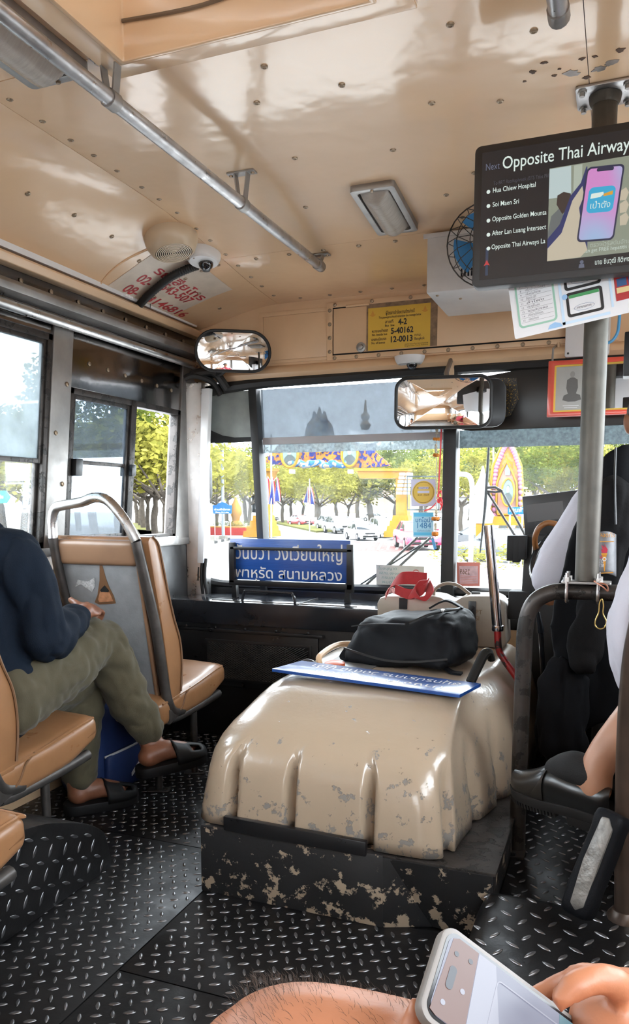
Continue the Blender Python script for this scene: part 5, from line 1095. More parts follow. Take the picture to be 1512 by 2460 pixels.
x_, z_ = gq(999, 1254); text('print_text', 'บทโฉนำ', .024, fY(x_, YW - .0012, z_), MATS['st_blue'], k2, width=.07, bold=.01)
x_, z_ = gq(1003, 1269); text('print_text', '1484', .034, fY(x_, YW - .0012, z_), MATS['st_blue'], k2, width=.058)
x_, z_ = gq(1003, 1277); text('print_text', 'เมื่อภัยประเมินภัย', .011, fY(x_, YW - .0012, z_), MATS['st_blue'], k2, width=.055)
k3 = thing('paper_permit', 'cream paper permit with faint handwriting stuck low on the windscreen', 'permit', at(962, 1385, Y=YW))
flat('paper', [gq(904, 1356), gq(1020, 1361), gq(1018, 1412), gq(905, 1406)], YW, MATS['st_cream'], k3)
for j, (t_, sx0) in enumerate((('ใบอนุญาต', 910), ('ขส.ทบ. ๑๒-๐๐๑๓', 912), ('กรมการขนส่ง', 918), ('หมดอายุ ๒๕๖๙', 920))): x_, z_ = gq(sx0, 1368 + j * 11); text('print_text', t_, .017, fY(x_, YW - .0012, z_), MATS['st_green'], k3, width=.08 + .02 * j)
x_, z_ = gq(1000, 1378); MB().ring(circle(.017, 20, x_, z_), circle(.013, 20, x_, z_), 0, .0003, MY(YW - .0010)).build('seal', MATS['st_red'], k3)
k4 = thing('tax_sticker', 'red bordered tax sticker on the driver\'s half of the windscreen', 'sticker', at(1126, 1380, Y=YW))
flat('paper', [gq(1098, 1351), gq(1154, 1351), gq(1153, 1408), gq(1099, 1408)], YW, MATS['st_red'], k4); flat('panel', [gq(1104, 1360), gq(1149, 1360), gq(1149, 1402), gq(1105, 1402)], YW - .0008, MATS['st_pink'], k4, .0002)
x_, z_ = gq(1129, 1380); text('print_text', '2569', .030, fY(x_, YW - .0012, z_) @ Matrix.Scale(-1, 4, (1, 0, 0)), MATS['ink_brown'], k4, width=.040)
for j in range(5): x_, z_ = gq(1107, 1384 + j * 4); flat('print_line', rect(x_, x_ + .066, z_, z_ + .0015), YW - .0012, MATS['st_red'], k4, .0002)
k5 = thing('blue_tape', 'short strip of blue tape stuck on the windscreen below the garland', 'tape', at(1046, 1305, Y=YW))
flat('tape', [gq(1036, 1294), gq(1043, 1293), gq(1050, 1318), gq(1043, 1321)], YW, MATS['cord_blue'], k5)
# flower garland and ribbon at the centre post
ga = thing('flower_garland', 'dried jasmine and marigold garland hanging beside the windscreen centre post', 'garland', at(1048, 1290, Y=3.04))
mat('jasmine', (.50, .44, .33), .8, var=.3, vscale=60, bump=.002, bscale=150); mat('marigold', (.52, .17, .015), .8, var=.35, vscale=90, bump=.003, bscale=180); mat('thread', (.5, .45, .4), .8)
G = lambda px, py: at(px, py, Y=3.05)
MB().tube([G(1050, 1010), G(1049, 1100), G(1050, 1190), G(1047, 1290)], .0016, 6).build('thread', MATS['thread'], ga)
for (px, py, w_, h_) in ((1049, 1055, 9, 5), (1048, 1094, 8, 6), (1047, 1246, 11, 6), (1046, 1283, 9, 8)):
    c_ = G(px, py); b = MB(); 
    for k in range(16):
        a = 2 * math.pi * k / 16; b.ell(c_ + Vector((math.cos(a) * w_ * .0011, math.sin(a) * w_ * .0011, rs.uniform(-.002, .002))), .0045, .0045, h_ * .0010, nu=7, nv=5)
    b.ell(c_, w_ * .0012, w_ * .0012, h_ * .0012, nu=10, nv=6); b.build('marigold', MATS['marigold'], ga, smooth=True)
for (px, py, n_) in ((1050, 1035, 4), (1048, 1075, 5), (1049, 1232, 4), (1047, 1265, 4)):
    for k in range(n_):
        c_ = G(px, py - 6 + k * 4); MB().ell(c_, .0055 + .001 * (k % 2), .0055, .0045, nu=8, nv=6).build('jasmine_bud', MATS['jasmine'], ga, smooth=True)
rbn = thing('red_ribbon', 'thin red ribbon tied in a bow on the windscreen centre post', 'ribbon', at(1054, 1205, Y=3.06))
mat('ribbon_red', (.70, .05, .06), .4)
G2 = lambda px, py: at(px, py, Y=3.06)
b = MB(); ribbon(b, [G2(1061, 1030), G2(1058, 1100), G2(1055, 1160), G2(1054, 1195)], [(.006, 0, 0)] * 4, .0006); ribbon(b, [G2(1055, 1198), G2(1045, 1212), G2(1034, 1222), G2(1020, 1227)], [(0, 0, .006)] * 4, .0006); ribbon(b, [G2(1056, 1198), G2(1063, 1210), G2(1058, 1226)], [(.006, 0, 0)] * 3, .0006)
ribbon(b, [G2(1054, 1188), G2(1060, 1180), G2(1062, 1195), G2(1054, 1206), G2(1050, 1195), G2(1054, 1188)], [(0, .004, .010)] * 6, .0008); ribbon(b, [G2(1055, 1196), G2(1063, 1202), G2(1061, 1214), G2(1055, 1200)], [(0, .004, .008)] * 4, .0008)
b.build('ribbon', MATS['ribbon_red'], rbn, smooth=True)

# wipers outside the glass
YO = YG + .035
wpA = thing('windscreen_wiper', 'black twin-arm wiper lying low across the passenger windscreen', 'wiper', at(950, 1360, Y=YO), 'windscreen wipers')
O = lambda px, py: at(px, py, Y=YO)
for nm, a, b_ in (('arm', (866, 1418), (1005, 1290)), ('arm', (898, 1418), (1036, 1290))): MB().tube([O(*a), O(*b_)], .006, 8).build(nm, MATS['gun_metal'], wpA, smooth=True)
MB().tube([O(850, 1415), O(1010, 1310)], .004, 6).build('blade', MATS['rubber'], wpA)
wpB = thing('windscreen_wiper', 'upright black wiper with forked arm on the driver\'s windscreen', 'wiper', at(1200, 1290, Y=YO), 'windscreen wipers')
MB().tube([O(1177, 1030), O(1173, 1110), O(1166, 1220), O(1154, 1328)], [.003, .006, .006, .003], 8).build('blade', MATS['rubber'], wpB, smooth=True)
for a, b_ in (((1172, 1182), (1240, 1290)), ((1206, 1180), (1262, 1285))): MB().tube([O(*a), O(*b_)], .0052, 8).build('arm', MATS['gun_metal'], wpB, smooth=True)
MB().tube([O(1168, 1172), O(1190, 1170), O(1207, 1180)], .006, 8).tube([O(1168, 1180), O(1190, 1182), O(1207, 1180)], .005, 8).build('link', MATS['gun_metal'], wpB, smooth=True)
# ------------------------------------------------------------------ seats
mat('vinyl_tan', (.25, .122, .055), .33, var=.13, vscale=7, bump=.0009, bscale=14, rvar=.08, coat=.15)
mat('vinyl_back', (.24, .138, .082), .36, var=.12, vscale=6, bump=.001, bscale=12)
mat('piping_brown', (.15, .075, .035), .5); mat('grey_cloth', (.20, .205, .215), .6, var=.14, vscale=18, bump=.0006, bscale=160)
mat('foam', (.38, .17, .08), .8, var=.4, vscale=40); mat('seat_tube', (.075, .068, .064), .4, metal=.55, var=.35, vscale=16, bump=.0005, bscale=70)
def seat(label, sx0=-1.775, sx1=-1.385, torn=True):
    """bus seat facing forward; aisle edge at sx1, front edge at y = 2.61"""
    s_ = thing('bus_seat', label, 'seat', ((sx0 + sx1) / 2, 2.35, ZF), 'tan vinyl bus seats'); wd = sx1 - sx0; xc = (sx0 + sx1) / 2
    def cush(q_, p_):
        x, y, z = q_; y2 = (y + .235) / .47
        z += .012 * smooth(.55, 1, y2) + .010 * (1 - (x / (wd / 2)) ** 2) * (z > 0); z -= .02 * smooth(.7, 1.0, y2) * (z < 0) * -1
        return (x, y, z + .003 * noise.noise(Vector((x * 9, y * 9, z * 5))))
    cu_ = MB().rbox((0, 0, 0), (wd, .465, .095), .028, Matrix.Translation((xc, 2.378, .418)) @ Matrix.Rotation(R(4), 4, 'X'), 16, cush).build('seat_cushion', MATS['vinyl_tan'], s_, smooth=True, angle=80)
    pts = [(sx1 - .004, 2.16, .438), (sx1 - .003, 2.35, .458), (sx1 - .005, 2.52, .482), (sx1 - .012, 2.585, .484), (sx1 - .04, 2.604, .482), (xc, 2.606, .484), (sx0 + .03, 2.60, .482)]
    MB().tube(spline(pts, 8), .0042, 6).build('piping', MATS['vinyl_tan'], cu_, smooth=True)
    MB().tube(spline([(sx1 + .0005, 2.20, .37), (sx1 + .001, 2.27, .40), (sx1 + .001, 2.30, .44), (sx1 - .004, 2.34, .46)], 6), .003, 6).build('side_seam', MATS['piping_brown'], cu_, smooth=True)
    # backrest: side outline (y, z) extruded across
    rear = [(2.098, .985), (2.105, .94), (2.14, .80), (2.17, .68), (2.20, .52), (2.215, .41)]
    front = [(2.235, .405), (2.275, .46), (2.285, .55), (2.275, .64), (2.24, .72), (2.205, .82), (2.175, .92), (2.155, .975), (2.125, .998)]
    ol = [(p.x, p.y) for p in spline([(a, b_, 0) for a, b_ in rear + front], 3, closed=True)]
    Mx = Matrix(((0, 0, 1, 0), (1, 0, 0, 0), (0, 1, 0, 0), (0, 0, 0, 1)))
    bk = MB().prism(ol, sx0 + .004, sx1 - .002, Mx).build('backrest', MATS['vinyl_tan'], s_, bevel=.014)
    MB().tube(spline([(sx1 + .001, y - .006, z) for y, z in front[1:]], 4), .0035, 6).build('piping', MATS['piping_brown'], bk, smooth=True)
    yr = lambda z: 2.098 + (.985 - z) * .2035            # rear plane
    def rearq(nm, x0, x1, z0, z1, d0, d1, m, par=bk, bev=.0): return MB().hexa([(x0, yr(z0) - d0, z0), (x1, yr(z0) - d0, z0), (x1, yr(z1) - d0, z1), (x0, yr(z1) - d0, z1)], [(x0, yr(z0) - d1, z0), (x1, yr(z0) - d1, z0), (x1, yr(z1) - d1, z1), (x0, yr(z1) - d1, z1)]).build(nm, m, par, bevel=bev)
    rearq('rear_panel', sx0 + .03, sx1 - .045, .45, .915, -.01, .010, MATS['grey_cloth'], bev=.003)
    MB().rbox((0, 0, 0), (wd - .06, .035, .085), .016, Matrix.Translation((xc - .006, yr(.945) - .006, .945)) @ Matrix.Rotation(R(11.5), 4, 'X'), 8).build('top_roll', MATS['vinyl_back'], bk, smooth=True, angle=80)
    rearq('side_border', sx0 + .012, sx0 + .04, .45, .90, 0, .013, MATS['vinyl_back'], bev=.004); rearq('side_border', sx1 - .055, sx1 - .042, .45, .90, 0, .014, MATS['vinyl_back'], bev=.004)
    rearq('bottom_border', sx0 + .02, sx1 - .04, .425, .455, 0, .013, MATS['vinyl_back'], bev=.004)
    if torn:
        cx = xc + .0; def_ = lambda pts, d, m, nm: MB().prism([(cx + a, b_) for a, b_ in pts], 0, .0012, Matrix(((1, 0, 0, 0), (0, -.2035, -1, 2.098 + .985 * .2035 - d), (0, 1, 0, 0), (0, 0, 0, 1)))).build(nm, m, bk)
        def_([(0, .915), (.008, .905), (.014, .86), (.022, .83), (.034, .80), (.038, .775), (.02, .772), (-.03, .768), (-.046, .775), (-.03, .80), (-.012, .85), (-.004, .89)], .0102, MATS['piping_brown'], 'tear')
        def_([(.004, .835), (.016, .82), (.026, .80), (.030, .782), (.0, .778), (-.026, .776), (-.03, .785), (-.015, .815)], .0116, MATS['foam'], 'exposed_foam')
        def_([(.006, .835), (.020, .818), (.018, .812), (-.012, .812), (-.014, .818)], .0128, MATS['void'], 'tear_gap')
        def_([(-.05, .81), (-.09, .835), (-.115, .825), (-.10, .85), (-.06, .845), (-.03, .86), (-.035, .83)], .0104, mat('scuff', (.42, .43, .44), .5, var=.5, vscale=90) if 'scuff' not in MATS else MATS['scuff'], 'scuff_mark')
    # steel frame: polished grab handle over dark uprights
    xl, xr = sx0 + .035, sx1 - .022
    hd_ = [(xl, 2.072, .99), (xl + .002, 2.070, 1.05), (xl + .018, 2.068, 1.088), (xl + .055, 2.067, 1.098), (xl + wd * .32, 2.066, 1.108), (xl + wd * .45, 2.066, 1.122), (xl + wd * .58, 2.066, 1.112), (xr - .05, 2.068, 1.055), (xr - .012, 2.076, .985)]
    MB().tube(spline(hd_, 8), .0165, 12).build('grab_handle', MATS['steel'], s_, smooth=True)
    MB().tube(spline([(xr - .012, 2.076, .985), (xr - .002, 2.105, .86), (xr + .004, 2.15, .70), (xr + .008, 2.188, .50), (xr + .012, 2.205, .43), (xr + .012, 2.235, .395), (xr + .004, 2.30, .382)], 6), .0175, 12).build('upright', MATS['seat_tube'], s_, smooth=True)
    MB().tube(spline([(xl, 2.072, .99), (xl, 2.10, .86), (xl, 2.15, .70), (xl, 2.19, .50), (xl, 2.20, .40)], 6), .0165, 10).build('upright', MATS['seat_tube'], s_, smooth=True)
    xa = sx1 - .018
    MB().tube(spline([(xa + .004, 2.22, .372), (xa, 2.28, .366), (xa, 2.45, .372), (xa, 2.57, .382)], 6), .0155, 10).build('side_tube', MATS['seat_tube'], s_, smooth=True)
    MB().tube([(sx0 + .03, 2.25, .368), (xa, 2.25, .368)], .0135, 10).tube([(sx0 + .03, 2.50, .374), (xa, 2.50, .374)], .0135, 10).build('cross_tubes', MATS['seat_tube'], s_, smooth=True)
    for (lx, ly) in ((xa - .01, 2.40), (xa - .035, 2.20)):
        MB().cyl((lx, ly, ZF), (lx, ly, .37), .0125, n=12).build('leg', MATS['seat_tube'], s_, smooth=True)
        MB().prism(rrect(.075, .04, .008), 0, .005, Matrix.Translation((lx, ly, ZF + .0025)) @ Matrix.Rotation(R(20), 4, 'Z')).build('foot_plate', MATS['seat_tube'], s_, bevel=.001)
        MB().lathe([(.008, 0), (.008, .006), (.004, .007)], 8, Matrix.Translation((lx + .022, ly + .006, ZF + .007))).build('bolt', MATS['seat_tube'], s_)
    MB().cyl((xa - .01, 2.40, .2), (xa - .035, 2.20, .2), .011, n=10).build('leg_brace', MATS['seat_tube'], s_, smooth=True)
    MB().hexa([(xa - .02, 2.19, .36), (xa + .022, 2.19, .36), (xa + .022, 2.27, .385), (xa - .02, 2.27, .385)], [(xa - .02, 2.19, .40), (xa + .022, 2.19, .415), (xa + .022, 2.25, .40), (xa - .02, 2.25, .40)]).build('bracket', MATS['seat_tube'], s_, bevel=.006)
    return s_
seatA = seat('tan vinyl bus seat with torn grey back at the front beside the engine cover')
T_ = Matrix.Translation
seatB = copy_tree(seatA, None, T_((0, -.79, .0)), 'tan vinyl bus seat the man in the navy shirt sits on')
seatC = seat('tan vinyl bus seat cut off at the lower left behind the seated man', -1.76, -1.02, torn=False)
for o in list(seatC.children):
    pass
seatC.matrix_basis = T_((0, -1.49, .03)) @ seatC.matrix_basis
for k in range(3): copy_tree(seatC, None, T_((0, -.82 * (k + 1), 0)), '%s double seat of the passenger-side row behind the camera' % ('first', 'second', 'third')[k])
# the seat in front of the camera: its dark bent back tube shows at the right edge
seatR = thing('bus_seat', 'bus seat with a dark brown bent tube frame at the right edge', 'seat', (.25, 1.7, .25), 'tan vinyl bus seats')
MB().tube(spline([(.046, 1.63, .262), (.040, 1.622, .40), (.034, 1.61, .60), (.034, 1.595, .74), (.040, 1.58, .84), (.058, 1.56, .93), (.10, 1.54, 1.0), (.18, 1.53, 1.03), (.42, 1.53, 1.03)], 8), .0195, 14).build('back_tube', MATS['brown_tube'], seatR, smooth=True)
MB().lathe([(.034, .250), (.034, .262), (.024, .275)], 14, T_((.046, 1.63, 0))).build('foot', MATS['brown_tube'], seatR, smooth=True)
MB().rbox((0, 0, 0), (.40, .08, .42), .03, T_((.285, 1.575, .80)) @ Matrix.Rotation(R(8), 4, 'X'), 10).build('backrest', MATS['vinyl_tan'], seatR, smooth=True, angle=80)
MB().rbox((0, 0, 0), (.40, .42, .10), .03, T_((.285, 1.80, .565)), 10).build('seat_cushion', MATS['vinyl_tan'], seatR, smooth=True, angle=80)
for y in (1.70, 1.95): MB().cyl((.2, y, ZP), (.2, y, .53), .015).build('leg', MATS['seat_tube'], seatR, smooth=True)
for k in range(4): copy_tree(seatA, None, T_((1.86, -2.35 - .8 * k, 0)), '%s single seat of the driver-side row behind the camera' % ('first', 'second', 'third', 'fourth')[k])

# ------------------------------------------------------------------ people
mat('skin_tan', (.30, .125, .062), .45, var=.10, vscale=18, bump=.0006, bscale=70); mat('skin_dark', (.20, .078, .042), .45, var=.14, vscale=18, bump=.0007, bscale=70)
mat('skin_light', (.46, .235, .145), .42, var=.06, vscale=18, bump=.0004, bscale=70); mat('skin_pink', (.37, .145, .072), .45, var=.10, vscale=22, bump=.0006, bscale=90)
mat('navy_cloth', (.0052, .0095, .018), .85, spec=.15, var=.14, vscale=14, bump=.0006, bscale=300); mat('olive_cloth', (.074, .064, .040), .9, spec=.15, var=.10, vscale=12, bump=.0005, bscale=320, sheen=.1)
mat('white_cloth', (.50, .49, .55), .75, var=.03, vscale=10, bump=.0004, bscale=320); mat('dark_cloth', (.0032, .0034, .0046), .8, spec=.15, var=.2, vscale=10, bump=.0006, bscale=260)
mat('sandal', (.005, .005, .006), .6, spec=.3, bump=.0003, bscale=120); mat('shoe_leather', (.007, .007, .007), .3, var=.2, vscale=20, coat=.15); mat('shoe_sole', (.010, .009, .009), .7); mat('sock', (.010, .010, .011), .85, bump=.0006, bscale=350)
mat('hair', (.010, .008, .007), .5, bump=.001, bscale=200, stretch=(1, 1, .2)); mat('nail', (.55, .32, .24), .3); mat('eye_white', (.7, .7, .68), .3)
def wrinkle(a, s1, s2=None, dirv=(1, 1, 1)):
    def f(co, n):
        p = Vector((co.x * s1 * dirv[0], co.y * s1 * dirv[1], co.z * s1 * dirv[2]))
        d = noise.noise(p) + .5 * noise.noise(p * 2.1 + Vector((3, 1, 2)))
        return co + n * (a * (abs(d) * 2 - .6))
    return f
def limb(b, pts, rad, n=14, k=6):
    """tapered limb through joints"""
    P_ = spline(pts, k); m = len(P_); r_ = [rad[min(int(i / k), len(rad) - 1)] + (rad[min(int(i / k) + 1, len(rad) - 1)] - rad[min(int(i / k), len(rad) - 1)]) * ((i % k) / k) for i in range(m)]
    b.tube(P_, r_, n)
    b.ell(P_[0], *[r_[0]] * 3); b.ell(P_[-1], *[r_[-1]] * 3)
def toes_foot(b, heel, toe, w, up=(0, 0, 1), ankle=None, ra=.036):
    """bare foot from heel to toe tips with five toes"""
    h, t = Vector(heel), Vector(toe); d = (t - h); L = d.length; d.normalize(); u = Vector(up); u = (u - d * u.dot(d)).normalized(); s = d.cross(u)
    b.ell(h + d * .03 + u * .028, .034, .034, .03)
    limb(b, [h + d * .03 + u * .03, h + d * L * .42 + u * .036, h + d * L * .72 + u * .022], [.032, .034, .026])
    b.ell(h + d * L * .66 + u * .02, w * .55, w * .55, .02)
    for k in range(5):
        o = (k - 2) * w * .21; ln = L * (1.0 - .045 * k - .01 * (k == 0)); rr = (.0125, .009, .0085, .008, .0078)[k]
        b.tube([h + d * L * .68 + s * o * .9 + u * .016, h + d * (ln - .02) + s * o + u * .014, h + d * ln + s * o + u * .010], [rr, rr, rr * .75], 8)
    if ankle is not None: limb(b, [h + d * .035 + u * .03, h * .5 + Vector(ankle) * .5 + d * .02, ankle], [.036, .034, ra])
def slide(name, heel, toe, w, up=(0, 0, 1), parent=None, label=None):
    """rubber slide sandal: sole with raised rim and a cut-out vamp over the toes"""
    h, t = Vector(heel), Vector(toe); d = (t - h); L = d.length + .035; d.normalize(); u = Vector(up); u = (u - d * u.dot(d)).normalized(); s = d.cross(u)
    M = Matrix(((d.x, s.x, u.x, h.x - d.x * .018), (d.y, s.y, u.y, h.y - d.y * .018), (d.z, s.z, u.z, h.z - d.z * .018), (0, 0, 0, 1)))
    def half(x): return w * (.40 + .16 * smooth(0, .7, x / L)) * math.sqrt(max(0, 1 - max(0, (x / L - .72) / .28) ** 2.2)) * math.sqrt(max(.0, 1 - max(0, (.16 - x / L) / .16) ** 2.2))
    n = 26; ol = [(L * i / n, half(L * i / n)) for i in range(n + 1)] + [(L * i / n, -half(L * i / n)) for i in range(n - 1, 0, -1)]
    sole = MB().prism(ol, -.030, .004, M).build('sole', MATS['sandal'], parent, bevel=.005)
    def vamp(u_, v_):
        x = L * lerp(.52, .97, v_); a = math.pi * u_; hw = half(x) * .98 + .003; hh = lerp(.072, .030, v_ ** .8) * (1 - .15 * (v_ > .95))
        return M @ Vector((x, hw * math.cos(a), -.006 + hh * math.sin(a) ** .7))
    b = MB(); nu, nv = 21, 11
    b.v = [tuple(vamp(i / (nu - 1), j / (nv - 1))) for j in range(nv) for i in range(nu)]
    for j in range(nv - 1):
        for i in range(nu - 1):
            if 5 <= j <= 7 and (4 <= i <= 7 or 12 <= i <= 15): continue
            b.f.append((j * nu + i, j * nu + i + 1, (j + 1) * nu + i + 1, (j + 1) * nu + i)); b.m.append(0)
    v = b.build('vamp', MATS['sandal'], parent, smooth=True, angle=80); mm = v.modifiers.new('t', 'SOLIDIFY'); mm.thickness = .007
    return sole
def hand(b, wrist, palm, fdir, up, s=1.0, curl=.6, thumb=1, spread=.35):
    """palm with four fingers of unequal length and a thumb from the side of the palm"""
    w_, d, u = Vector(wrist), Vector(fdir).normalized(), Vector(up); u = (u - d * u.dot(d)).normalized(); sd = d.cross(u)
    c = Vector(palm); M = Matrix(((d.x, sd.x, u.x), (d.y, sd.y, u.y), (d.z, sd.z, u.z)))
    b.ell(c, .047 * s, .040 * s, .015 * s, M.to_4x4()); limb(b, [w_, c - d * .03 * s], [.024 * s, .026 * s])
    for k in range(4):
        ln = (.072, .080, .074, .058)[k] * s; base = c + d * .036 * s + sd * (k - 1.5) * .0185 * s * (1 if thumb > 0 else -1)
        r_ = (.0092, .0096, .009, .008)[k] * s; dir_ = (d + sd * (k - 1.5) * .06 * spread).normalized(); pts = [base]; ang = 0
        for seg, f in ((.45, .5), (.32, 1.0), (.25, .8)):
            ang += curl * f; dd = dir_ * math.cos(ang) - u * math.sin(ang); pts.append(pts[-1] + dd * ln * seg)
        b.tube(pts, [r_, r_ * .98, r_ * .9, r_ * .7], 10); b.ell(pts[-1], r_ * .72, r_ * .72, r_ * .72, nu=8, nv=6)
    tb = c - d * .018 * s - sd * .030 * s * thumb; tp = [tb, tb + (d * .5 - sd * .75 * thumb) * .032 * s, tb + (d * .95 - sd * .9 * thumb) * .048 * s - u * .008 * s, tb + (d * 1.35 - sd * .85 * thumb) * .052 * s - u * .016 * s]
    b.tube(tp, [.014 * s, .0115 * s, .0105 * s, .0075 * s], 10); b.ell(tp[-1], .0078 * s, .0078 * s, .0078 * s, nu=8, nv=6)

# --- the man in the navy shirt, legs crossed
man = thing('person', 'person in navy shirt and olive trousers with crossed legs and black sandals', 'person', (-1.55, 1.7, ZF))
hipR, hipL = Vector((-1.505, 1.60, .585)), Vector((-1.66, 1.60, .58)); kneeR, kneeL = Vector((-1.50, 1.985, .665)), Vector((-1.60, 2.0, .52))
ankR, ankL = Vector((-1.385, 2.085, .325)), Vector((-1.585, 1.965, .215)); heelR, toeR = Vector((-1.395, 2.028, .262)), Vector((-1.262, 2.19, .285)); heelL, toeL = Vector((-1.598, 1.925, ZF + .03)), Vector((-1.475, 2.10, ZF + .03))
shR, shL, neck, headc = Vector((-1.47, 1.60, .965)), Vector((-1.70, 1.57, .96)), Vector((-1.625, 1.555, 1.03)), Vector((-1.645, 1.525, 1.165))
elR, wrR = Vector((-1.43, 1.655, .745)), Vector((-1.475, 1.85, .765)); elL, wrL = Vector((-1.70, 1.72, .74)), Vector((-1.62, 1.88, .72))
b = MB()   # body: one skin from head to feet
b.ell(headc, .078, .095, .115, nu=20, nv=14); b.ell(headc + Vector((0, .03, -.06)), .055, .07, .06); b.ell(headc + Vector((0, .098, -.012)), .013, .02, .02)
for sx in (-1, 1): b.ell(headc + Vector((sx * .08, -.005, -.005)), .012, .02, .03)
limb(b, [headc + Vector((0, -.02, -.08)), neck, Vector((-1.605, 1.59, .93))], [.055, .055, .08])
limb(b, [Vector((-1.605, 1.585, .93)), Vector((-1.60, 1.57, .75)), Vector((-1.59, 1.585, .60))], [.12, .115, .125])
limb(b, [shR, elR, wrR], [.05, .042, .027]); limb(b, [shL, elL, wrL], [.05, .042, .027])
limb(b, [hipR, kneeR, ankR], [.085, .06, .037]); limb(b, [hipL, kneeL, ankL], [.085, .06, .038])
toes_foot(b, heelR, toeR, .085, ankle=ankR, up=(-.1, -.1, 1)); toes_foot(b, heelL, toeL, .085, ankle=ankL + Vector((0, -.01, .0)))
hand(b, wrR, wrR + Vector((-.015, .075, .018)), (-.3, 1, .05), (.55, -.1, 1), 1.0, .75, thumb=1); hand(b, wrL, wrL + Vector((.02, .08, .02)), (.35, .9, .1), (-.3, -.1, 1), 1.0, .7, thumb=-1)
organic(b, 'body', MATS['skin_dark'], man, .0065, 5)
b = MB()   # trousers
limb(b, [hipR + Vector((0, -.02, 0)), (hipR + kneeR) / 2 + Vector((0, 0, .005)), kneeR, (kneeR * .45 + ankR * .55), ankR + Vector((-.008, -.012, .055))], [.108, .098, .079, .068, .056])
limb(b, [hipL + Vector((0, -.02, 0)), (hipL + kneeL) / 2, kneeL, (kneeL * .5 + ankL * .5), ankL + Vector((-.005, .012, .018))], [.108, .100, .080, .068, .060])
b.ell(Vector((-1.585, 1.59, .60)), .165, .12, .10)
organic(b, 'trousers', MATS['olive_cloth'], man, .007, 4, wrinkle(.0085, 8, dirv=(1, 1.7, 1.5)))
b = MB()   # shirt
limb(b, [Vector((-1.605, 1.60, .965)), Vector((-1.605, 1.575, .86)), Vector((-1.60, 1.57, .72)), Vector((-1.585, 1.60, .60))], [.10, .145, .145, .16])
b.ell(Vector((-1.605, 1.59, .95)), .165, .085, .06); b.ell(Vector((-1.605, 1.605, 1.015)), .068, .068, .03)
limb(b, [shR, (shR + elR) / 2 + Vector((.005, 0, 0)), elR, (elR + wrR) / 2, wrR + Vector((.004, -.02, 0))], [.070, .074, .068, .062, .053]); limb(b, [shL, elL, wrL], [.072, .066, .05])
b.ell(Vector((-1.50, 1.62, .60)), .075, .10, .065)
organic(b, 'shirt', MATS['navy_cloth'], man, .007, 3, wrinkle(.014, 7.5, dirv=(1.2, 1.2, .7)))
b = MB(); b.ell(headc + Vector((0, -.015, .025)), .085, .098, .105, nu=20, nv=14); organic(b, 'hair', MATS['hair'], man, .008, 2, wrinkle(.003, 30))
slide('sandal', heelR, toeR, .098, up=(-.1, -.1, 1), parent=man); slide('sandal', heelL, toeL, .098, parent=man)
# blue bag on the floor behind his legs
bb = thing('blue_bag', 'dark blue bag with white stripe on the floor behind the man\'s legs', 'bag', (-1.62, 2.2, ZF))
mat('bag_blue', (.008, .022, .085), .6, var=.15, vscale=10, bump=.001, bscale=20)
MB().rbox((0, 0, 0), (.17, .26, .31), .045, T_((-1.66, 2.17, ZF + .158)), 12, lambda q_, p_: Vector(q_) + Vector(p_).normalized() * .006 * noise.noise(Vector(q_) * 12)).build('sack', MATS['bag_blue'], bb, smooth=True, angle=80)
MB().rbox((0, 0, 0), (.03, .20, .14), .013, T_((-1.565, 2.18, ZF + .075)), 6).build('pocket', MATS['bag_blue'], bb, smooth=True, angle=80)
MB().hexa([(-1.549, 2.20, ZF + .04), (-1.549, 2.20, ZF + .052), (-1.549, 2.275, ZF + .10), (-1.549, 2.275, ZF + .085)], [(-1.546, 2.20, ZF + .04), (-1.546, 2.20, ZF + .052), (-1.546, 2.275, ZF + .10), (-1.546, 2.275, ZF + .085)]).build('stripe', MATS['white_plastic'], bb)
MB().tube(spline([(-1.57, 2.08, ZF + .14), (-1.545, 2.15, ZF + .15), (-1.545, 2.24, ZF + .152), (-1.57, 2.29, ZF + .16)], 5), .004, 6).build('binding', MATS['grey_plastic'], bb, smooth=True)

# --- the driver: mostly hidden behind the seat, left arm in a white sleeve
drv = thing('person', 'driver in white short-sleeved shirt seated behind the jacket-covered seat', 'person', (.12, 2.5, ZP))
b = MB(); hc = Vector((.088, 2.47, 1.345))
b.ell(hc, .075, .095, .115, nu=20, nv=14); b.ell(hc + Vector((0, .035, -.06)), .052, .068, .058); b.ell(hc + Vector((0, .1, -.015)), .012, .018, .02)
for sx in (-1, 1): b.ell(hc + Vector((sx * .078, -.008, -.012)), .010, .02, .031); b.ell(hc + Vector((sx * .084, -.014, -.005)), .007, .012, .024)
limb(b, [hc + Vector((0, -.02, -.08)), Vector((.09, 2.455, 1.21)), Vector((.09, 2.46, 1.10))], [.055, .056, .08])
limb(b, [Vector((.09, 2.46, 1.08)), Vector((.10, 2.46, .88)), Vector((.11, 2.48, .72))], [.125, .125, .135])
lsh, lel, lwr = Vector((-.078, 2.47, 1.095)), Vector((-.190, 2.455, .825)), Vector((-.11, 2.60, .97)); rsh, rel_, rwr = Vector((.265, 2.47, 1.09)), Vector((.34, 2.50, .84)), Vector((.27, 2.62, 1.0))
limb(b, [lsh, lel, lwr], [.05, .043, .027]); limb(b, [rsh, rel_, rwr], [.05, .042, .027])
limb(b, [Vector((.02, 2.50, .70)), Vector((-.01, 2.80, .66)), Vector((-.01, 2.78, .32))], [.085, .06, .042]); limb(b, [Vector((.20, 2.50, .70)), Vector((.23, 2.80, .66)), Vector((.22, 2.78, .32))], [.085, .06, .042])
hand(b, lwr, lwr + Vector((.03, .06, .03)), (.3, .8, .45), (-.2, -.5, .8), 1.0, .9, thumb=1); hand(b, rwr, rwr + Vector((-.03, .05, .03)), (-.3, .8, .45), (.2, -.5, .8), 1.0, .9, thumb=-1)
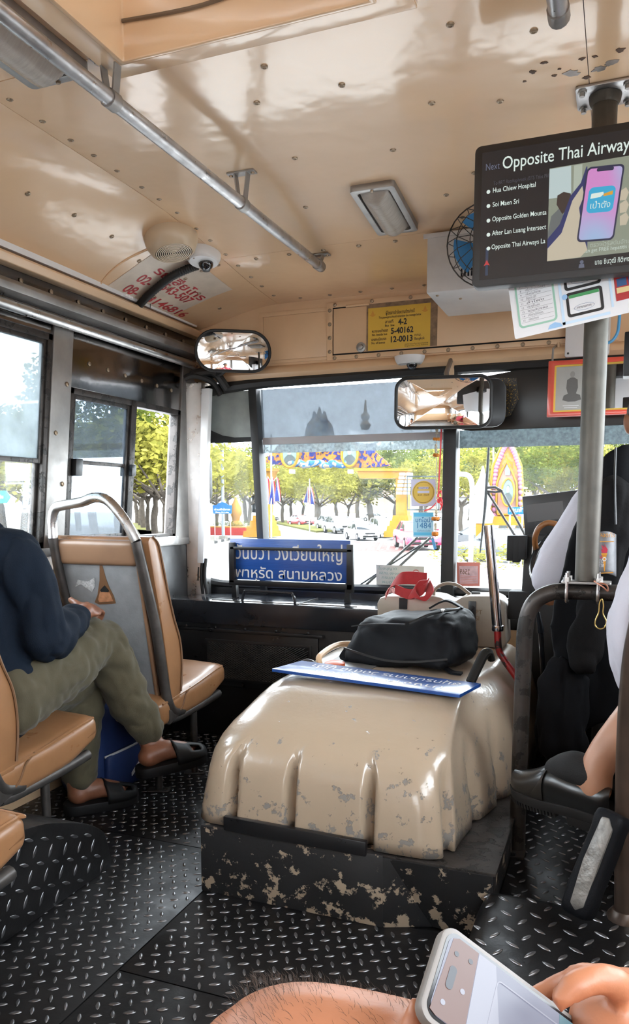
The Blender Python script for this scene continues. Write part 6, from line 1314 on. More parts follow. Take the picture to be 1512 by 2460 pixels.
organic(b, 'body', MATS['skin_tan'], drv, .0075, 5)
b = MB(); limb(b, [Vector((.09, 2.46, 1.11)), Vector((.10, 2.455, .95)), Vector((.11, 2.48, .72))], [.11, .15, .16]); b.ell(Vector((.09, 2.46, 1.10)), .19, .085, .06)
limb(b, [lsh + Vector((.01, 0, 0)), (lsh + lel) / 2 + Vector((-.004, 0, 0)), lel + Vector((.016, .0, .055))], [.072, .076, .072]); limb(b, [rsh, (rsh + rel_) / 2], [.07, .07])
organic(b, 'shirt', MATS['white_cloth'], drv, .008, 4, wrinkle(.003, 8))
b = MB()
for hx in ((.02, -.01), (.20, .23)): limb(b, [Vector((hx[0], 2.50, .70)), Vector((hx[1], 2.80, .66)), Vector((hx[1], 2.78, .27))], [.105, .08, .065])
b.ell(Vector((.11, 2.49, .70)), .17, .12, .10); organic(b, 'trousers', MATS['dark_cloth'], drv, .009, 4, wrinkle(.004, 9))
b = MB(); b.ell(hc + Vector((0, -.012, .028)), .080, .100, .102, nu=20, nv=14); b.ell(hc + Vector((0, -.06, -.02)), .066, .05, .075); organic(b, 'hair', MATS['hair'], drv, .007, 2, wrinkle(.003, 30))
b = MB(); b.ell(hc + Vector((0, .055, -.055)), .066, .064, .058); organic(b, 'face_mask', MATS['dark_cloth'], drv, .007, 2)
MB().tube(spline([hc + Vector((-.060, .06, -.045)), hc + Vector((-.082, .02, -.02)), hc + Vector((-.090, -.014, .012))], 5), .002, 6).build('mask_loop', MATS['black_matte'], drv)
for sx in (-1, 1): b = MB(); c_ = Vector((.11 + sx * .11, 2.80, ZP + .03)); MB().rbox((0, 0, 0), (.09, .26, .07), .03, T_(c_ + Vector((0, 0, .008))), 8).build('shoe', MATS['shoe_leather'], drv, smooth=True, angle=80)
# driver's seat with the black jacket hung over its back
dst = thing('driver_chair', 'dark driver\'s seat hidden under the black jacket', 'seat', (.11, 2.42, ZP))
MB().rbox((0, 0, 0), (.44, .09, .62), .04, T_((.13, 2.315, .86)) @ Matrix.Rotation(R(5), 4, 'X'), 10).build('backrest', MATS['black_matte'], dst, smooth=True, angle=80)
MB().rbox((0, 0, 0), (.46, .44, .10), .04, T_((.12, 2.54, .555)), 10).build('seat_cushion', MATS['black_matte'], dst, smooth=True, angle=80)
MB().rbox((0, 0, 0), (.34, .36, .31), .02, T_((.12, 2.52, ZP + .155)), 4).build('pedestal', MATS['black_paint'], dst, smooth=True)
jk = thing('black_jacket', 'black jacket with embroidered silver armband draped over the driver\'s seat', 'jacket', (.05, 2.25, .40))
JC = [(1512, 1068), (1452, 1095), (1425, 1150), (1392, 1250), (1358, 1340), (1338, 1420), (1320, 1500), (1328, 1580), (1304, 1660), (1286, 1750), (1300, 1822), (1335, 1800), (1395, 1770), (1450, 1735), (1512, 1720)]
jo = [(at(a, b_, Y=2.25).x, at(a, b_, Y=2.25).z) for a, b_ in JC]; jo += [(.34, .50), (.35, .90), (.30, 1.16), (.20, 1.25), (.12, 1.275)]
b = MB().prism(jo, -.06, 0, MY(2.25))
organic(b, 'jacket_body', MATS['dark_cloth'], jk, .010, 5, wrinkle(.010, 6, dirv=(2.2, 1, .8)))
b = MB(); J = lambda px, py, y=2.20: at(px, py, Y=y)
limb(b, [J(1475, 1180), J(1465, 1300), J(1440, 1430), J(1415, 1520), J(1402, 1588)], [.045, .052, .05, .046, .042]); organic(b, 'sleeve', mat('grey_black_cloth', (.0055, .005, .0053), .8, spec=.15, var=.15, bump=.0006, bscale=260), jk, .009, 4, lambda co, n: (lambda p: Vector((p.x, 2.205 + (p.y - 2.205) * .5, p.z)))(wrinkle(.009, 12, dirv=(1.5, 1, .7))(co, n)))
b = MB(); limb(b, [J(1345, 1600, 2.2), J(1322, 1690, 2.2), J(1330, 1790, 2.2)], [.028, .04, .05]); limb(b, [J(1385, 1640, 2.2), J(1370, 1720, 2.2), J(1370, 1790, 2.2)], [.03, .045, .05]); organic(b, 'front_flap', MATS['dark_cloth'], jk, .009, 4, lambda co, n: (lambda p: Vector((p.x, 2.215 + (p.y - 2.2) * .5, p.z)))(wrinkle(.012, 12, dirv=(2, 1, .5))(co, n)))
MB().tube(spline([J(1480, 1075, 2.2), J(1478, 1160, 2.18), J(1480, 1260, 2.17)], 6), .003, 6).build('zip', MATS['black_paint'], jk)
# embroidered armband
arm = thing('armband', 'silver grey armband embroidered with a torch, on the black jacket', 'armband', J(1450, 1330, 2.13))
mat('band_silver', (.17, .17, .18), .4, var=.15, vscale=60, bump=.0008, bscale=60); mat('emb_orange', (.70, .30, .03), .5); mat('emb_red', (.50, .03, .06), .5); mat('emb_white', (.7, .7, .7), .5)
ya = 2.135; aq = lambda px, py, d=0: (at(px, py, Y=ya).x, at(px, py, Y=ya).z)
def band(u, v):
    p = at(lerp(1429, 1479, u), lerp(1280, 1378, v) + 9 * (2 * u - 1) ** 2 - (4 if v < .5 else 0), Y=ya); return (p.x, p.y + .02 * (2 * u - 1) ** 2, p.z)
b = MB().grid(band, 12, 10); b.build('band', MATS['band_silver'], arm, smooth=True).modifiers.new('t', 'SOLIDIFY').thickness = .003
def emb(nm, pts, m, d=.004): return MB().prism([aq(*p) for p in pts], 0, .0008, MY(ya - d)).build(nm, MATS[m], arm)
emb('torch_handle', [(1448, 1334), (1458, 1334), (1456, 1350), (1454, 1372), (1452, 1372), (1450, 1350)], 'emb_orange'); emb('torch_cup', [(1445, 1329), (1460, 1329), (1458, 1335), (1447, 1335)], 'emb_orange'); emb('torch_flame', [(1447, 1328), (1444, 1318), (1450, 1322), (1445, 1308), (1454, 1316), (1452, 1306), (1461, 1320), (1459, 1328)], 'emb_red')
MB().ring([aq(1453 + 5 * math.cos(t * .4), 1343 + 5 * math.sin(t * .4)) for t in range(16)], [aq(1453 + 3 * math.cos(t * .4), 1343 + 3 * math.sin(t * .4)) for t in range(16)], 0, .0008, MY(ya - .005)).build('torch_ring', MATS['emb_white'], arm)
for k, (px, py, t_, m) in enumerate(((1433, 1290, 'ปลอดภัย', 'emb_orange'), (1432, 1352, 'สะอาด', 'emb_white'), (1434, 1362, 'สุภาพ', 'emb_white'))): p = at(px, py, Y=ya - .005); text('embroidery', t_, .016, fY(p.x, p.y, p.z), MATS[m], arm, width=.045 if k == 0 else .018)
p = at(1436, 1343, Y=ya - .005); text('embroidery', '*4', .016, fY(p.x, p.y, p.z), MATS['emb_red'], arm, width=.012)
emb('hem', [(1431, 1300), (1476, 1300), (1476, 1302), (1431, 1302)], 'emb_orange'); emb('hem', [(1434, 1376), (1474, 1374), (1474, 1376), (1434, 1378)], 'emb_orange')

# --- the woman in white at the right edge, one leg crossed
wo = thing('person', 'person in a white shirt at the right edge with a crossed bare leg', 'person', (.25, 1.8, ZP))
toe, heel, ank = Vector((-.212, 1.885, .442)), Vector((.000, 1.735, .452)), Vector((-.012, 1.765, .545)); kn = Vector((.16, 1.90, .80)); hp = Vector((.25, 1.70, .70))
b = MB(); wc = Vector((.27, 1.72, 1.33))
b.ell(wc, .075, .09, .11, nu=18, nv=12); b.ell(wc + Vector((0, .03, -.055)), .05, .065, .055); b.ell(wc + Vector((0, .095, -.012)), .011, .016, .018)
for sx in (-1, 1): b.ell(wc + Vector((sx * .076, -.005, -.01)), .010, .018, .028)
limb(b, [wc + Vector((0, -.02, -.07)), Vector((.27, 1.70, 1.20)), Vector((.27, 1.69, 1.08))], [.048, .048, .07]); limb(b, [Vector((.27, 1.69, 1.06)), Vector((.27, 1.68, .88)), Vector((.27, 1.70, .70))], [.105, .10, .12])
limb(b, [hp, kn, (kn + ank) / 2 + Vector((.015, -.02, .01)), ank, heel + Vector((-.02, .012, .03))], [.08, .058, .052, .037, .034]); limb(b, [Vector((.32, 1.72, .69)), Vector((.17, 2.06, .68)), Vector((.13, 1.94, .48)), Vector((.085, 1.86, .30)), Vector((.08, 1.84, .25))], [.08, .06, .052, .038, .036])
limb(b, [ank, heel + (toe - heel) * .25 + Vector((0, 0, .03)), heel + (toe - heel) * .55 + Vector((0, 0, .012))], [.034, .028, .020])
limb(b, [Vector((.12, 1.69, 1.06)), Vector((.065, 1.70, .86)), Vector((.13, 1.86, .80))], [.042, .036, .025]); limb(b, [Vector((.40, 1.69, 1.06)), Vector((.42, 1.72, .84)), Vector((.32, 1.88, .80))], [.042, .036, .025])
hand(b, (.13, 1.86, .80), (.17, 1.92, .80), (.6, .7, 0), (0, 0, 1), .9, .4, thumb=-1); hand(b, (.32, 1.88, .80), (.28, 1.94, .80), (-.6, .7, 0), (0, 0, 1), .9, .4, thumb=1)
organic(b, 'body', MATS['skin_light'], wo, .0075, 5)
b = MB(); limb(b, [Vector((.27, 1.69, 1.09)), Vector((.27, 1.68, .90)), Vector((.27, 1.70, .74))], [.10, .13, .14]); b.ell(Vector((.27, 1.69, 1.06)), .17, .08, .06)
limb(b, [Vector((.115, 1.69, 1.05)), Vector((.072, 1.655, .96)), Vector((.058, 1.65, .86)), Vector((.070, 1.67, .775)), Vector((.10, 1.72, .72))], [.060, .062, .072, .070, .07]); limb(b, [Vector((.40, 1.69, 1.05)), Vector((.42, 1.71, .86))], [.06, .065])
organic(b, 'shirt', MATS['white_cloth'], wo, .008, 4, wrinkle(.008, 11, dirv=(1, 1, .8)))
b = MB(); limb(b, [hp + Vector((.02, -.02, 0)), (hp + kn) / 2 + Vector((.02, 0, 0)), kn + Vector((.03, -.02, 0))], [.11, .10, .085]); limb(b, [Vector((.33, 1.70, .69)), Vector((.20, 2.02, .69))], [.11, .09]); organic(b, 'skirt', MATS['dark_cloth'], wo, .009, 4, wrinkle(.004, 9))
b = MB(); b.ell(wc + Vector((0, -.02, .02)), .083, .095, .10, nu=18, nv=12); b.ell(wc + Vector((0, -.06, -.08)), .07, .045, .12); organic(b, 'hair', MATS['hair'], wo, .008, 2, wrinkle(.003, 30))
# loafer with chunky ribbed sole
d = (toe - heel).normalized(); u = Vector((-.10, -.25, 1)); u = (u - d * u.dot(d)).normalized(); s = d.cross(u); LS = .285
Mf = Matrix(((d.x, s.x, u.x, heel.x - d.x * .025), (d.y, s.y, u.y, heel.y - d.y * .025), (d.z, s.z, u.z, heel.z - d.z * .025), (0, 0, 0, 1))) @ T_((0, 0, -.028))
def hw(x): t = x / LS; return (.034 + .014 * smooth(.2, .7, t)) * math.sqrt(max(0, 1 - max(0, (t - .74) / .26) ** 2.4)) * math.sqrt(max(0, 1 - max(0, (.14 - t) / .14) ** 2.2))
def shoe_up(u_, v_):
    x = LS * (.012 + .975 * v_); t = v_; a = math.pi * u_
    top = .062 + .014 * math.exp(-((t - .52) / .16) ** 2) - .030 * smooth(.60, .98, t)
    return Mf @ Vector((x, hw(min(LS * .995, max(.004, x))) * math.cos(a) * (1 - .12 * math.sin(a)), .010 + top * math.sin(a) ** .55))
MB().grid(shoe_up, 21, 34).build('loafer_upper', MATS['shoe_leather'], wo, smooth=True, angle=80)
n = 34; ol = [(LS * i / n, hw(LS * i / n) + .004) for i in range(n + 1)] + [(LS * i / n, -hw(LS * i / n) - .004) for i in range(n - 1, 0, -1)]
MB().prism(ol, -.006, .018, Mf).build('loafer_sole', MATS['shoe_sole'], wo, bevel=.002)
b = MB()
for i in range(30):
    x = LS * (.04 + .93 * i / 30)
    if .36 < x / LS < .46: continue
    dp = -.030 if x / LS < .36 else -.018; h_ = hw(x) + .003
    b.box(x, x + .0052, -h_, h_, dp, -.005, Mf)
b.build('loafer_tread', MATS['shoe_sole'], wo)
MB().prism([(x, y) for x, y in ol if x < LS * .36] , -.026, -.005, Mf).build('loafer_heel', MATS['shoe_sole'], wo)
MB().grid(lambda u_, v_: Mf @ Vector((LS * lerp(.56, .68, v_), hw(LS * .62) * 1.03 * math.cos(math.pi * u_), .010 + (.078 - .03 * v_) * math.sin(math.pi * u_) ** .6)), 15, 4).build('loafer_strap', MATS['shoe_leather'], wo, smooth=True, angle=80)
b = MB(); limb(b, [heel + (toe - heel) * .12 + Vector((0, 0, .055)), heel + (toe - heel) * .32 + Vector((0, 0, .062)), heel + (toe - heel) * .50 + Vector((0, 0, .045))], [.034, .040, .032]); organic(b, 'sock', MATS['sock'], wo, .006, 3)
MB().rbox((0, 0, 0), (.09, .25, .08), .03, T_((.08, 1.88, ZP + .046)) @ Matrix.Rotation(R(12), 4, 'Z'), 8).build('loafer', MATS['shoe_leather'], wo, smooth=True, angle=80)
# black and silver bag standing against her leg
bg_ = thing('shoulder_bag', 'black bag with a shiny silver panel leaning by the person in white', 'bag', (0, 1.55, .26))
Mg = frame((-.013, 1.545, .40), (at(1470, 1950, Y=1.56) - at(1385, 2170, Y=1.52)).normalized(), (-.85, .35, -.2))
MB().rbox((0, 0, 0), (.215, .062, .05), .014, Mg, 8, lambda q_, p_: Vector(q_) + Vector(p_).normalized() * .004 * noise.noise(Vector(q_) * 20)).build('body', MATS['nylon_black'], bg_, smooth=True, angle=80)
MB().prism([(-.095, -.006), (-.08, -.020), (.08, -.018), (.098, -.004), (.095, .012), (.0, .016), (-.085, .010)], .0, .028, Mg).build('silver_panel', mat('silver_foil', (.20, .19, .175), .4, metal=.4, var=.5, vscale=25, bump=.004, bscale=30), bg_, bevel=.006)

# --- the photographer: bare leg, hand with phone
ph_ = thing('person', 'bare hairy leg and hand of the person holding the phone, at the bottom edge', 'person', (-.1, .45, ZF))
b = MB()
limb(b, [Vector((.24, .30, .62)), Vector((.10, .47, .628)), Vector((-.10, .545, .628)), Vector((-.23, .565, .618)), Vector((-.275, .56, .60))], [.085, .082, .074, .070, .062]); b.ell(Vector((-.262, .565, .602)), .068, .066, .066)
limb(b, [Vector((-.265, .57, .585)), Vector((-.20, .60, .42)), Vector((-.17, .62, .25)), Vector((-.165, .62, ZF + .09))], [.062, .058, .042, .036])
toes_foot(b, (-.15, .57, ZF + .02), (-.25, .80, ZF + .02), .09, ankle=(-.165, .615, ZF + .10))
# hand round the far end of the phone
def cp_(px, py, d): return CAM + (FW * F + RT * (px - PX) - UP * (py - PY)) * (d / F)
wr = cp_(1640, 2560, .60)
pc_ = cp_(1500, 2470, .615)
b.ell(pc_, .045, .04, .028); limb(b, [Vector((.33, .10, .50)), wr, pc_], [.045, .032, .032])
b.tube(spline([cp_(1505, 2385, .60), cp_(1460, 2352, .595), cp_(1395, 2362, .59), cp_(1330, 2412, .585)], 6), [.0135] * 7 + [.012] * 8 + [.0095] * 4, 12)     # thumb over the glass
b.tube(spline([cp_(1520, 2420, .63), cp_(1430, 2345, .665), cp_(1340, 2368, .69), cp_(1250, 2420, .69)], 6), [.012] * 10 + [.0105] * 6 + [.009] * 3, 12)
for k in range(3):
    o = k * 26
    b.tube(spline([cp_(1500 - o, 2460 + o * .5, .635), cp_(1330 - o, 2480 + o * .4, .70), cp_(1100 - o, 2470 + o * .3, .655), cp_(992 - o * .2, 2418 + o, .585)], 6), [.012] * 10 + [.0105] * 6 + [.0085] * 3, 12)
organic(b, 'body', MATS['skin_pink'], ph_, .006, 5)
hb_ = MB(); rl = random.Random(21)
leg_ax = spline([Vector((.10, .47, .628)), Vector((-.10, .545, .628)), Vector((-.23, .565, .618)), Vector((-.29, .565, .605))], 20)
for k in range(1700):
    i = rl.randrange(len(leg_ax) - 1); a = rl.uniform(-1.6, 1.6); ax = (leg_ax[i + 1] - leg_ax[i]).normalized(); s_ = ax.cross(Vector((0, 0, 1))).normalized()
    nr = (Vector((0, 0, 1)) * math.cos(a) + s_ * math.sin(a)); p0 = leg_ax[i] + ax * rl.uniform(0, .01) + nr * .0705; dv = (nr * .7 + ax * rl.uniform(.2, .9) + Vector((rl.uniform(-.4, .4), rl.uniform(-.4, .4), rl.uniform(-.3, .3)))).normalized()
    L_ = rl.uniform(.005, .012); p1 = p0 + dv * L_ * .5; p2 = p1 + (dv + ax * .5).normalized() * L_ * .5
    hb_.tube([p0 - nr * .003, p1, p2], [.00016, .00014, .00005], 3, caps=False)
hh = hb_.build('leg_hair', mat('body_hair', (.035, .018, .010), .6), ph_); hh['kind'] = 'stuff'
sm = thing('smartphone', 'smartphone in a grey case held at the bottom right, screen lit', 'phone', cp_(1200, 2400, .6))
Bc = cp_(1066, 2214, .62); Lv = (RT * .8 - UP * .6).normalized(); ABv = (RT * .37 + UP * .54 + FW * .76).normalized(); Ac = Bc - ABv * .078
cen = (Ac + Bc) / 2 + Lv * .079; Mh = frame(cen, Lv, ABv)
mat('case_grey', (.15, .13, .115), .45); mat('phone_black', (.01, .01, .011), .12)
MB().prism(rrect(.158, .080, .013, 8), -.0085, .0018, Mh).build('case', MATS['case_grey'], sm, bevel=.0022)
MB().prism(rrect(.149, .0715, .010, 8), .0012, .0022, Mh).build('glass', MATS['phone_black'], sm)
emis('ph_lilac', (.24, .25, .34), .8); emis('ph_brown', (.20, .062, .030), .7); emis('ph_teal', (.10, .20, .24), 1.0); emis('ph_dark', (.02, .025, .04), 1.0); emis('ph_pale', (.34, .35, .43), .9)
def scr(nm, poly, m, d): return MB().prism(poly, 0, .0002, Mh @ T_((0, 0, d))).build(nm, MATS[m], sm)
scr('screen', rrect(.144, .0665, .009, 8), 'ph_lilac', .0024)
scr('screen_view', [(-.0715, -.031), (-.069, .030), (-.064, .033), (-.045, .033), (-.040, -.033), (-.066, -.033)], 'ph_brown', .0027)
scr('screen_view', [(-.0395, -.033), (-.0445, .033), (-.028, .033), (-.006, -.033)], 'ph_pale', .0027)
scr('screen_view', [(.045, -.033), (.035, .033), (.066, .033), (.0715, .028), (.0715, -.028), (.066, -.033)], 'ph_teal', .0027)
MB().ring([(a + .008, b_ - .002) for a, b_ in rrect(.064, .052, .004)], [(a + .008, b_ - .002) for a, b_ in rrect(.062, .050, .003)], 0, .0002, Mh @ T_((0, 0, .003))).build('screen_frame', MATS['ph_pale'], sm)
MB().prism(rrect(.0065, .019, .003), 0, .0003, Mh @ T_((-.062, .0, .003))).build('camera_island', MATS['ph_dark'], sm)
for k, (x, y) in enumerate(((-.063, .02), (-.063, -.021), (-.050, .022), (-.050, -.004))): MB().prism(circle(.0022, 10, x, y), 0, .0002, Mh @ T_((0, 0, .003))).build('screen_icon', MATS['ph_pale' if k % 2 else 'ph_dark'], sm)
for x in (-.025, .005): MB().prism(rrect(.018, .004, .0018), 0, .0016, Mh @ T_((x, -.040, -.003)) @ Matrix.Rotation(R(90), 4, 'X')).build('side_button', mat('button_tan', (.45, .33, .20), .4) if x < 0 else MATS['button_tan'], sm)

# --- passengers farther back, seen only in the mirrors
def passenger(x, y, shirt, leg, skin, label, rz=0):
    p = thing('person', label, 'person', (x, y, ZF)); V_ = lambda a, b_, c_: Vector((x + a, y + b_, ZF + c_)); b = MB(); h_ = V_(0, .02, 1.20)
    b.ell(h_, .075, .092, .112); limb(b, [h_, V_(0, 0, 1.03), V_(0, 0, .9)], [.05, .05, .08]); limb(b, [V_(0, 0, .88), V_(0, 0, .7), V_(0, .02, .48)], [.12, .115, .13])
    for sx in (-1, 1):
        limb(b, [V_(sx * .17, 0, .90), V_(sx * .20, .06, .66), V_(sx * .08, .26, .60)], [.045, .038, .026]); limb(b, [V_(sx * .09, .05, .45), V_(sx * .10, .42, .46), V_(sx * .10, .40, .10)], [.08, .058, .036])
        b.ell(V_(sx * .10, .46, .04), .04, .11, .035); b.ell(V_(sx * .06, .30, .59), .03, .045, .02)
    organic(b, 'body', MATS[skin], p, .012, 4)
    b = MB(); limb(b, [V_(0, 0, .93), V_(0, 0, .72), V_(0, .02, .50)], [.12, .145, .15]); b.ell(V_(0, 0, .90), .20, .085, .06)
    for sx in (-1, 1): limb(b, [V_(sx * .17, 0, .90), V_(sx * .195, .04, .75)], [.066, .062])
    organic(b, 'shirt', MATS[shirt], p, .012, 3)
    b = MB()
    for sx in (-1, 1): limb(b, [V_(sx * .09, .03, .46), V_(sx * .10, .36, .47)], [.10, .085])
    organic(b, 'shorts', MATS[leg], p, .012, 3)
    b = MB(); b.ell(h_ + Vector((0, -.015, .025)), .083, .097, .102); organic(b, 'hair', MATS['hair'], p, .012, 2)
mat('red_cloth', (.42, .04, .06), .8, var=.2); mat('cream_cloth', (.50, .40, .26), .8)
passenger(.22, -.35, 'red_cloth', 'red_cloth', 'skin_light', 'passenger in red behind the camera, seen only in the mirrors')
passenger(.22, -1.15, 'cream_cloth', 'olive_cloth', 'skin_tan', 'passenger in cream behind the camera, seen only in the mirrors')
passenger(-1.45, -1.75, 'white_cloth', 'dark_cloth', 'skin_tan', 'passenger in white behind the camera, seen only in the mirrors')
# ------------------------------------------------------------------ the street outside
street_tone = .6
_paint = mat
def mat(name, color, *a, **k):
    k.setdefault('spec', 0.05)
    return _paint(name, tuple(c * street_tone for c in color), *a, **k)      # one scale for all street colours
mat('asphalt', (.38, .372, .37), .85, var=.10, vscale=.6); mat('pavement', (.16, .15, .13), .85, var=.12, vscale=1.2); mat('kerb_paint', (.45, .44, .42), .8); mat('kerb_black', (.05, .05, .05), .8)
mat('grass', (.11, .11, .025), .9, var=.3, vscale=2); mat('road_red', (.17, .075, .07), .85, var=.1); mat('road_white', (.5, .5, .49), .8); mat('road_yellow', (.42, .33, .10), .8)
mat('bark', (.10, .085, .07), .9, var=.3, vscale=5, bump=.02, bscale=12); mat('bark_white', (.42, .40, .36), .9, var=.2, vscale=5)
def leafmat(name, c, c2):
    m = bpy.data.materials.new(name); m.use_nodes = True; N = m.node_tree.nodes; L = m.node_tree.links; b_ = N['Principled BSDF']
    tc = N.new('ShaderNodeTexCoord'); nz = N.new('ShaderNodeTexNoise'); nz.inputs['Scale'].default_value = .9; nz.inputs['Detail'].default_value = 4; rp = N.new('ShaderNodeValToRGB')
    rp.color_ramp.elements[0].position = .35; rp.color_ramp.elements[1].position = .65; rp.color_ramp.elements[0].color = (*c2, 1); rp.color_ramp.elements[1].color = (*c, 1)
    L.new(tc.outputs['Object'], nz.inputs['Vector']); L.new(nz.outputs['Fac'], rp.inputs['Fac']); L.new(rp.outputs['Color'], b_.inputs['Base Color']); b_.inputs['Roughness'].default_value = .8; b_.inputs['Specular IOR Level'].default_value = 0.0
    tr = N.new('ShaderNodeBsdfTranslucent'); L.new(rp.outputs['Color'], tr.inputs['Color']); mx_ = N.new('ShaderNodeMixShader'); mx_.inputs[0].default_value = .4
    L.new(b_.outputs[0], mx_.inputs[1]); L.new(tr.outputs[0], mx_.inputs[2]); L.new(mx_.outputs[0], N['Material Output'].inputs['Surface']); MATS[name] = m
leafmat('leaf_yellow', (.20, .185, .038), (.085, .085, .017)); leafmat('leaf_green', (.10, .12, .022), (.032, .045, .011))
rd = structure('road', (0, 60, ZG))
MB().box(-160, 160, -60, 260, ZG - .3, ZG).build('carriageway', MATS['asphalt'], rd)
G0 = lambda px, py: at(px, py, Z=ZG)
def quadg(nm, pts, m, h=.01, par=rd): P4 = [G0(*p) for p in pts]; return MB().hexa([(p.x, p.y, ZG + .001) for p in P4], [(p.x, p.y, ZG + h) for p in P4]).build(nm, MATS[m], par)
quadg('crossing_red', [(850, 1322), (850, 1300), (1000, 1306), (985, 1330)], 'road_red', .004); quadg('crossing_red', [(1072, 1285), (1160, 1285), (1160, 1340), (1072, 1330)], 'road_red', .004)
for k in range(6): quadg('crossing_stripe', [(862 + k * 22, 1320), (868 + k * 22, 1320), (876 + k * 22, 1303), (871 + k * 22, 1303)], 'road_white', .008)
quadg('lane_line', [(640, 1262), (760, 1283), (762, 1285), (640, 1264)], 'road_yellow', .008)
# median with grass, footway on the left
gm_ = structure('median', (-14, 60, ZG))
quadg('lawn', [(655, 1257), (760, 1280), (800, 1278), (690, 1252)], 'grass', .16, gm_); quadg('lawn', [(690, 1252), (800, 1279), (1000, 1262), (1000, 1250), (700, 1246)], 'pavement', .12, gm_)
sw_ = structure('sidewalk', (-18, 20, ZG))
MB().hexa([(-60, -40, ZG), (-6.2, -40, ZG), (-6.2, 9, ZG), (-60, 9, ZG)], [(-60, -40, ZG + .15), (-6.2, -40, ZG + .15), (-6.2, 9, ZG + .15), (-60, 9, ZG + .15)]).build('footway', MATS['pavement'], sw_)
q0 = [G0(460, 1318), G0(556, 1296), G0(640, 1262), G0(640, 1252)]
MB().hexa([(q0[0].x - 30, q0[0].y - 4, ZG), (q0[0].x, q0[0].y, ZG), (q0[1].x, q0[1].y, ZG), (q0[1].x - 40, q0[1].y + 30, ZG)], [(q0[0].x - 30, q0[0].y - 4, ZG + .15), (q0[0].x, q0[0].y, ZG + .15), (q0[1].x, q0[1].y, ZG + .15), (q0[1].x - 40, q0[1].y + 30, ZG + .15)]).build('footway', MATS['pavement'], sw_)
quadg('verge', [(318, 1258), (334, 1258), (420, 1312), (352, 1312)], 'grass', .15, sw_); quadg('footway', [(300, 1258), (318, 1258), (352, 1312), (200, 1312)], 'pavement', .14, sw_)
a, c_ = q0[0], q0[1]; dk = (c_ - a); nk = int(dk.length / 1.0)
for k in range(nk):
    p0, p1 = a + dk * (k / nk), a + dk * ((k + 1) / nk); s_ = Vector((dk.y, -dk.x, 0)).normalized() * .15
    MB().hexa([(p0.x, p0.y, ZG), (p0.x + s_.x, p0.y + s_.y, ZG), (p1.x + s_.x, p1.y + s_.y, ZG), (p1.x, p1.y, ZG)], [(p0.x, p0.y, ZG + .17), (p0.x + s_.x, p0.y + s_.y, ZG + .17), (p1.x + s_.x, p1.y + s_.y, ZG + .17), (p1.x, p1.y, ZG + .17)]).build('kerb_stone', MATS['kerb_black' if k % 2 else 'kerb_paint'], sw_)

# trees
def crown_mesh(seed, n_cl=20, per=120, rx=3.6, rz=2.3, leaf=.30):
    r_ = random.Random(seed); b = MB()
    for c in range(n_cl):
        th, ph = r_.uniform(0, 2 * math.pi), r_.uniform(-.45, 1.0); rr = r_.uniform(.45, .95); cc = Vector((math.cos(th) * math.cos(ph) * rx * rr, math.sin(th) * math.cos(ph) * rx * rr, math.sin(ph) * rz * rr)); cr = r_.uniform(.7, 1.25)
        for k in range(per):
            d = Vector((r_.gauss(0, 1), r_.gauss(0, 1), r_.gauss(0, .75))); d = d.normalized() * cr * r_.uniform(.35, 1.05); p = cc + d
            u = Vector((r_.gauss(0, 1), r_.gauss(0, 1), r_.gauss(0, .5))).normalized(); v = u.cross(Vector((r_.gauss(0, 1), r_.gauss(0, 1), r_.gauss(0, 1)))).normalized(); s = leaf * r_.uniform(.6, 1.2)
            b.add([p - u * s * .5, p + v * s * .28, p + u * s * .5, p - v * s * .28], [(0, 1, 2, 3)])
    return b
def trunk_mesh(seed, h, r0, rx, lean_=0):
    r_ = random.Random(seed); b = MB(); top = Vector((lean_, 0, h))
    b.tube(spline([(0, 0, -.1), (lean_ * .2 + r_.uniform(-.1, .1), 0, h * .35), (lean_ * .6, r_.uniform(-.1, .1), h * .7), top], 4), [r0 * 1.25] + [r0] * 7 + [r0 * .75] * 5, 9)
    for k in range(6):
        a = k * 1.05 + r_.uniform(-.3, .3); e = top + Vector((math.cos(a) * rx * .65, math.sin(a) * rx * .65, r_.uniform(.6, 2.0)))
        b.tube(spline([top - Vector((0, 0, r_.uniform(.1, .6))), (top + e) / 2 + Vector((0, 0, -.15)), e], 4), [r0 * .55, r0 * .5, r0 * .45, r0 * .4, r0 * .35, r0 * .3, r0 * .25, r0 * .2, r0 * .12], 6)
    return b
def make_tree(seed, h, kind, label, lean_=0, rx=3.6, rz=2.3, bark='bark', r0=.24, n_cl=20):
    t = thing('street_tree', label, 'tree', (0, 0, 0), 'street trees'); trunk_mesh(seed, h, r0, rx, lean_).build('trunk', MATS[bark], t, smooth=True)
    cb = crown_mesh(seed + 50, n_cl, 120, rx, rz); cb.v = [(x + lean_, y, z + h + rz * .55) for x, y, z in cb.v]; cb.build('crown', MATS[kind], t); return t
tA = make_tree(1, 2.2, 'leaf_yellow', 'x', 0, 3.8, 2.6, r0=.17, n_cl=34); tB = make_tree(2, 2.3, 'leaf_yellow', 'x', .5, 3.4, 2.3, r0=.24, n_cl=26); tC = make_tree(3, 2.8, 'leaf_green', 'x', -.3, 4.4, 3.4, r0=.2, n_cl=44); tD = make_tree(4, 2.0, 'leaf_yellow', 'x', 0, 2.8, 2.3, 'bark', .12, 24)
PROTO = [tA, tB, tC, tD]; used = set()
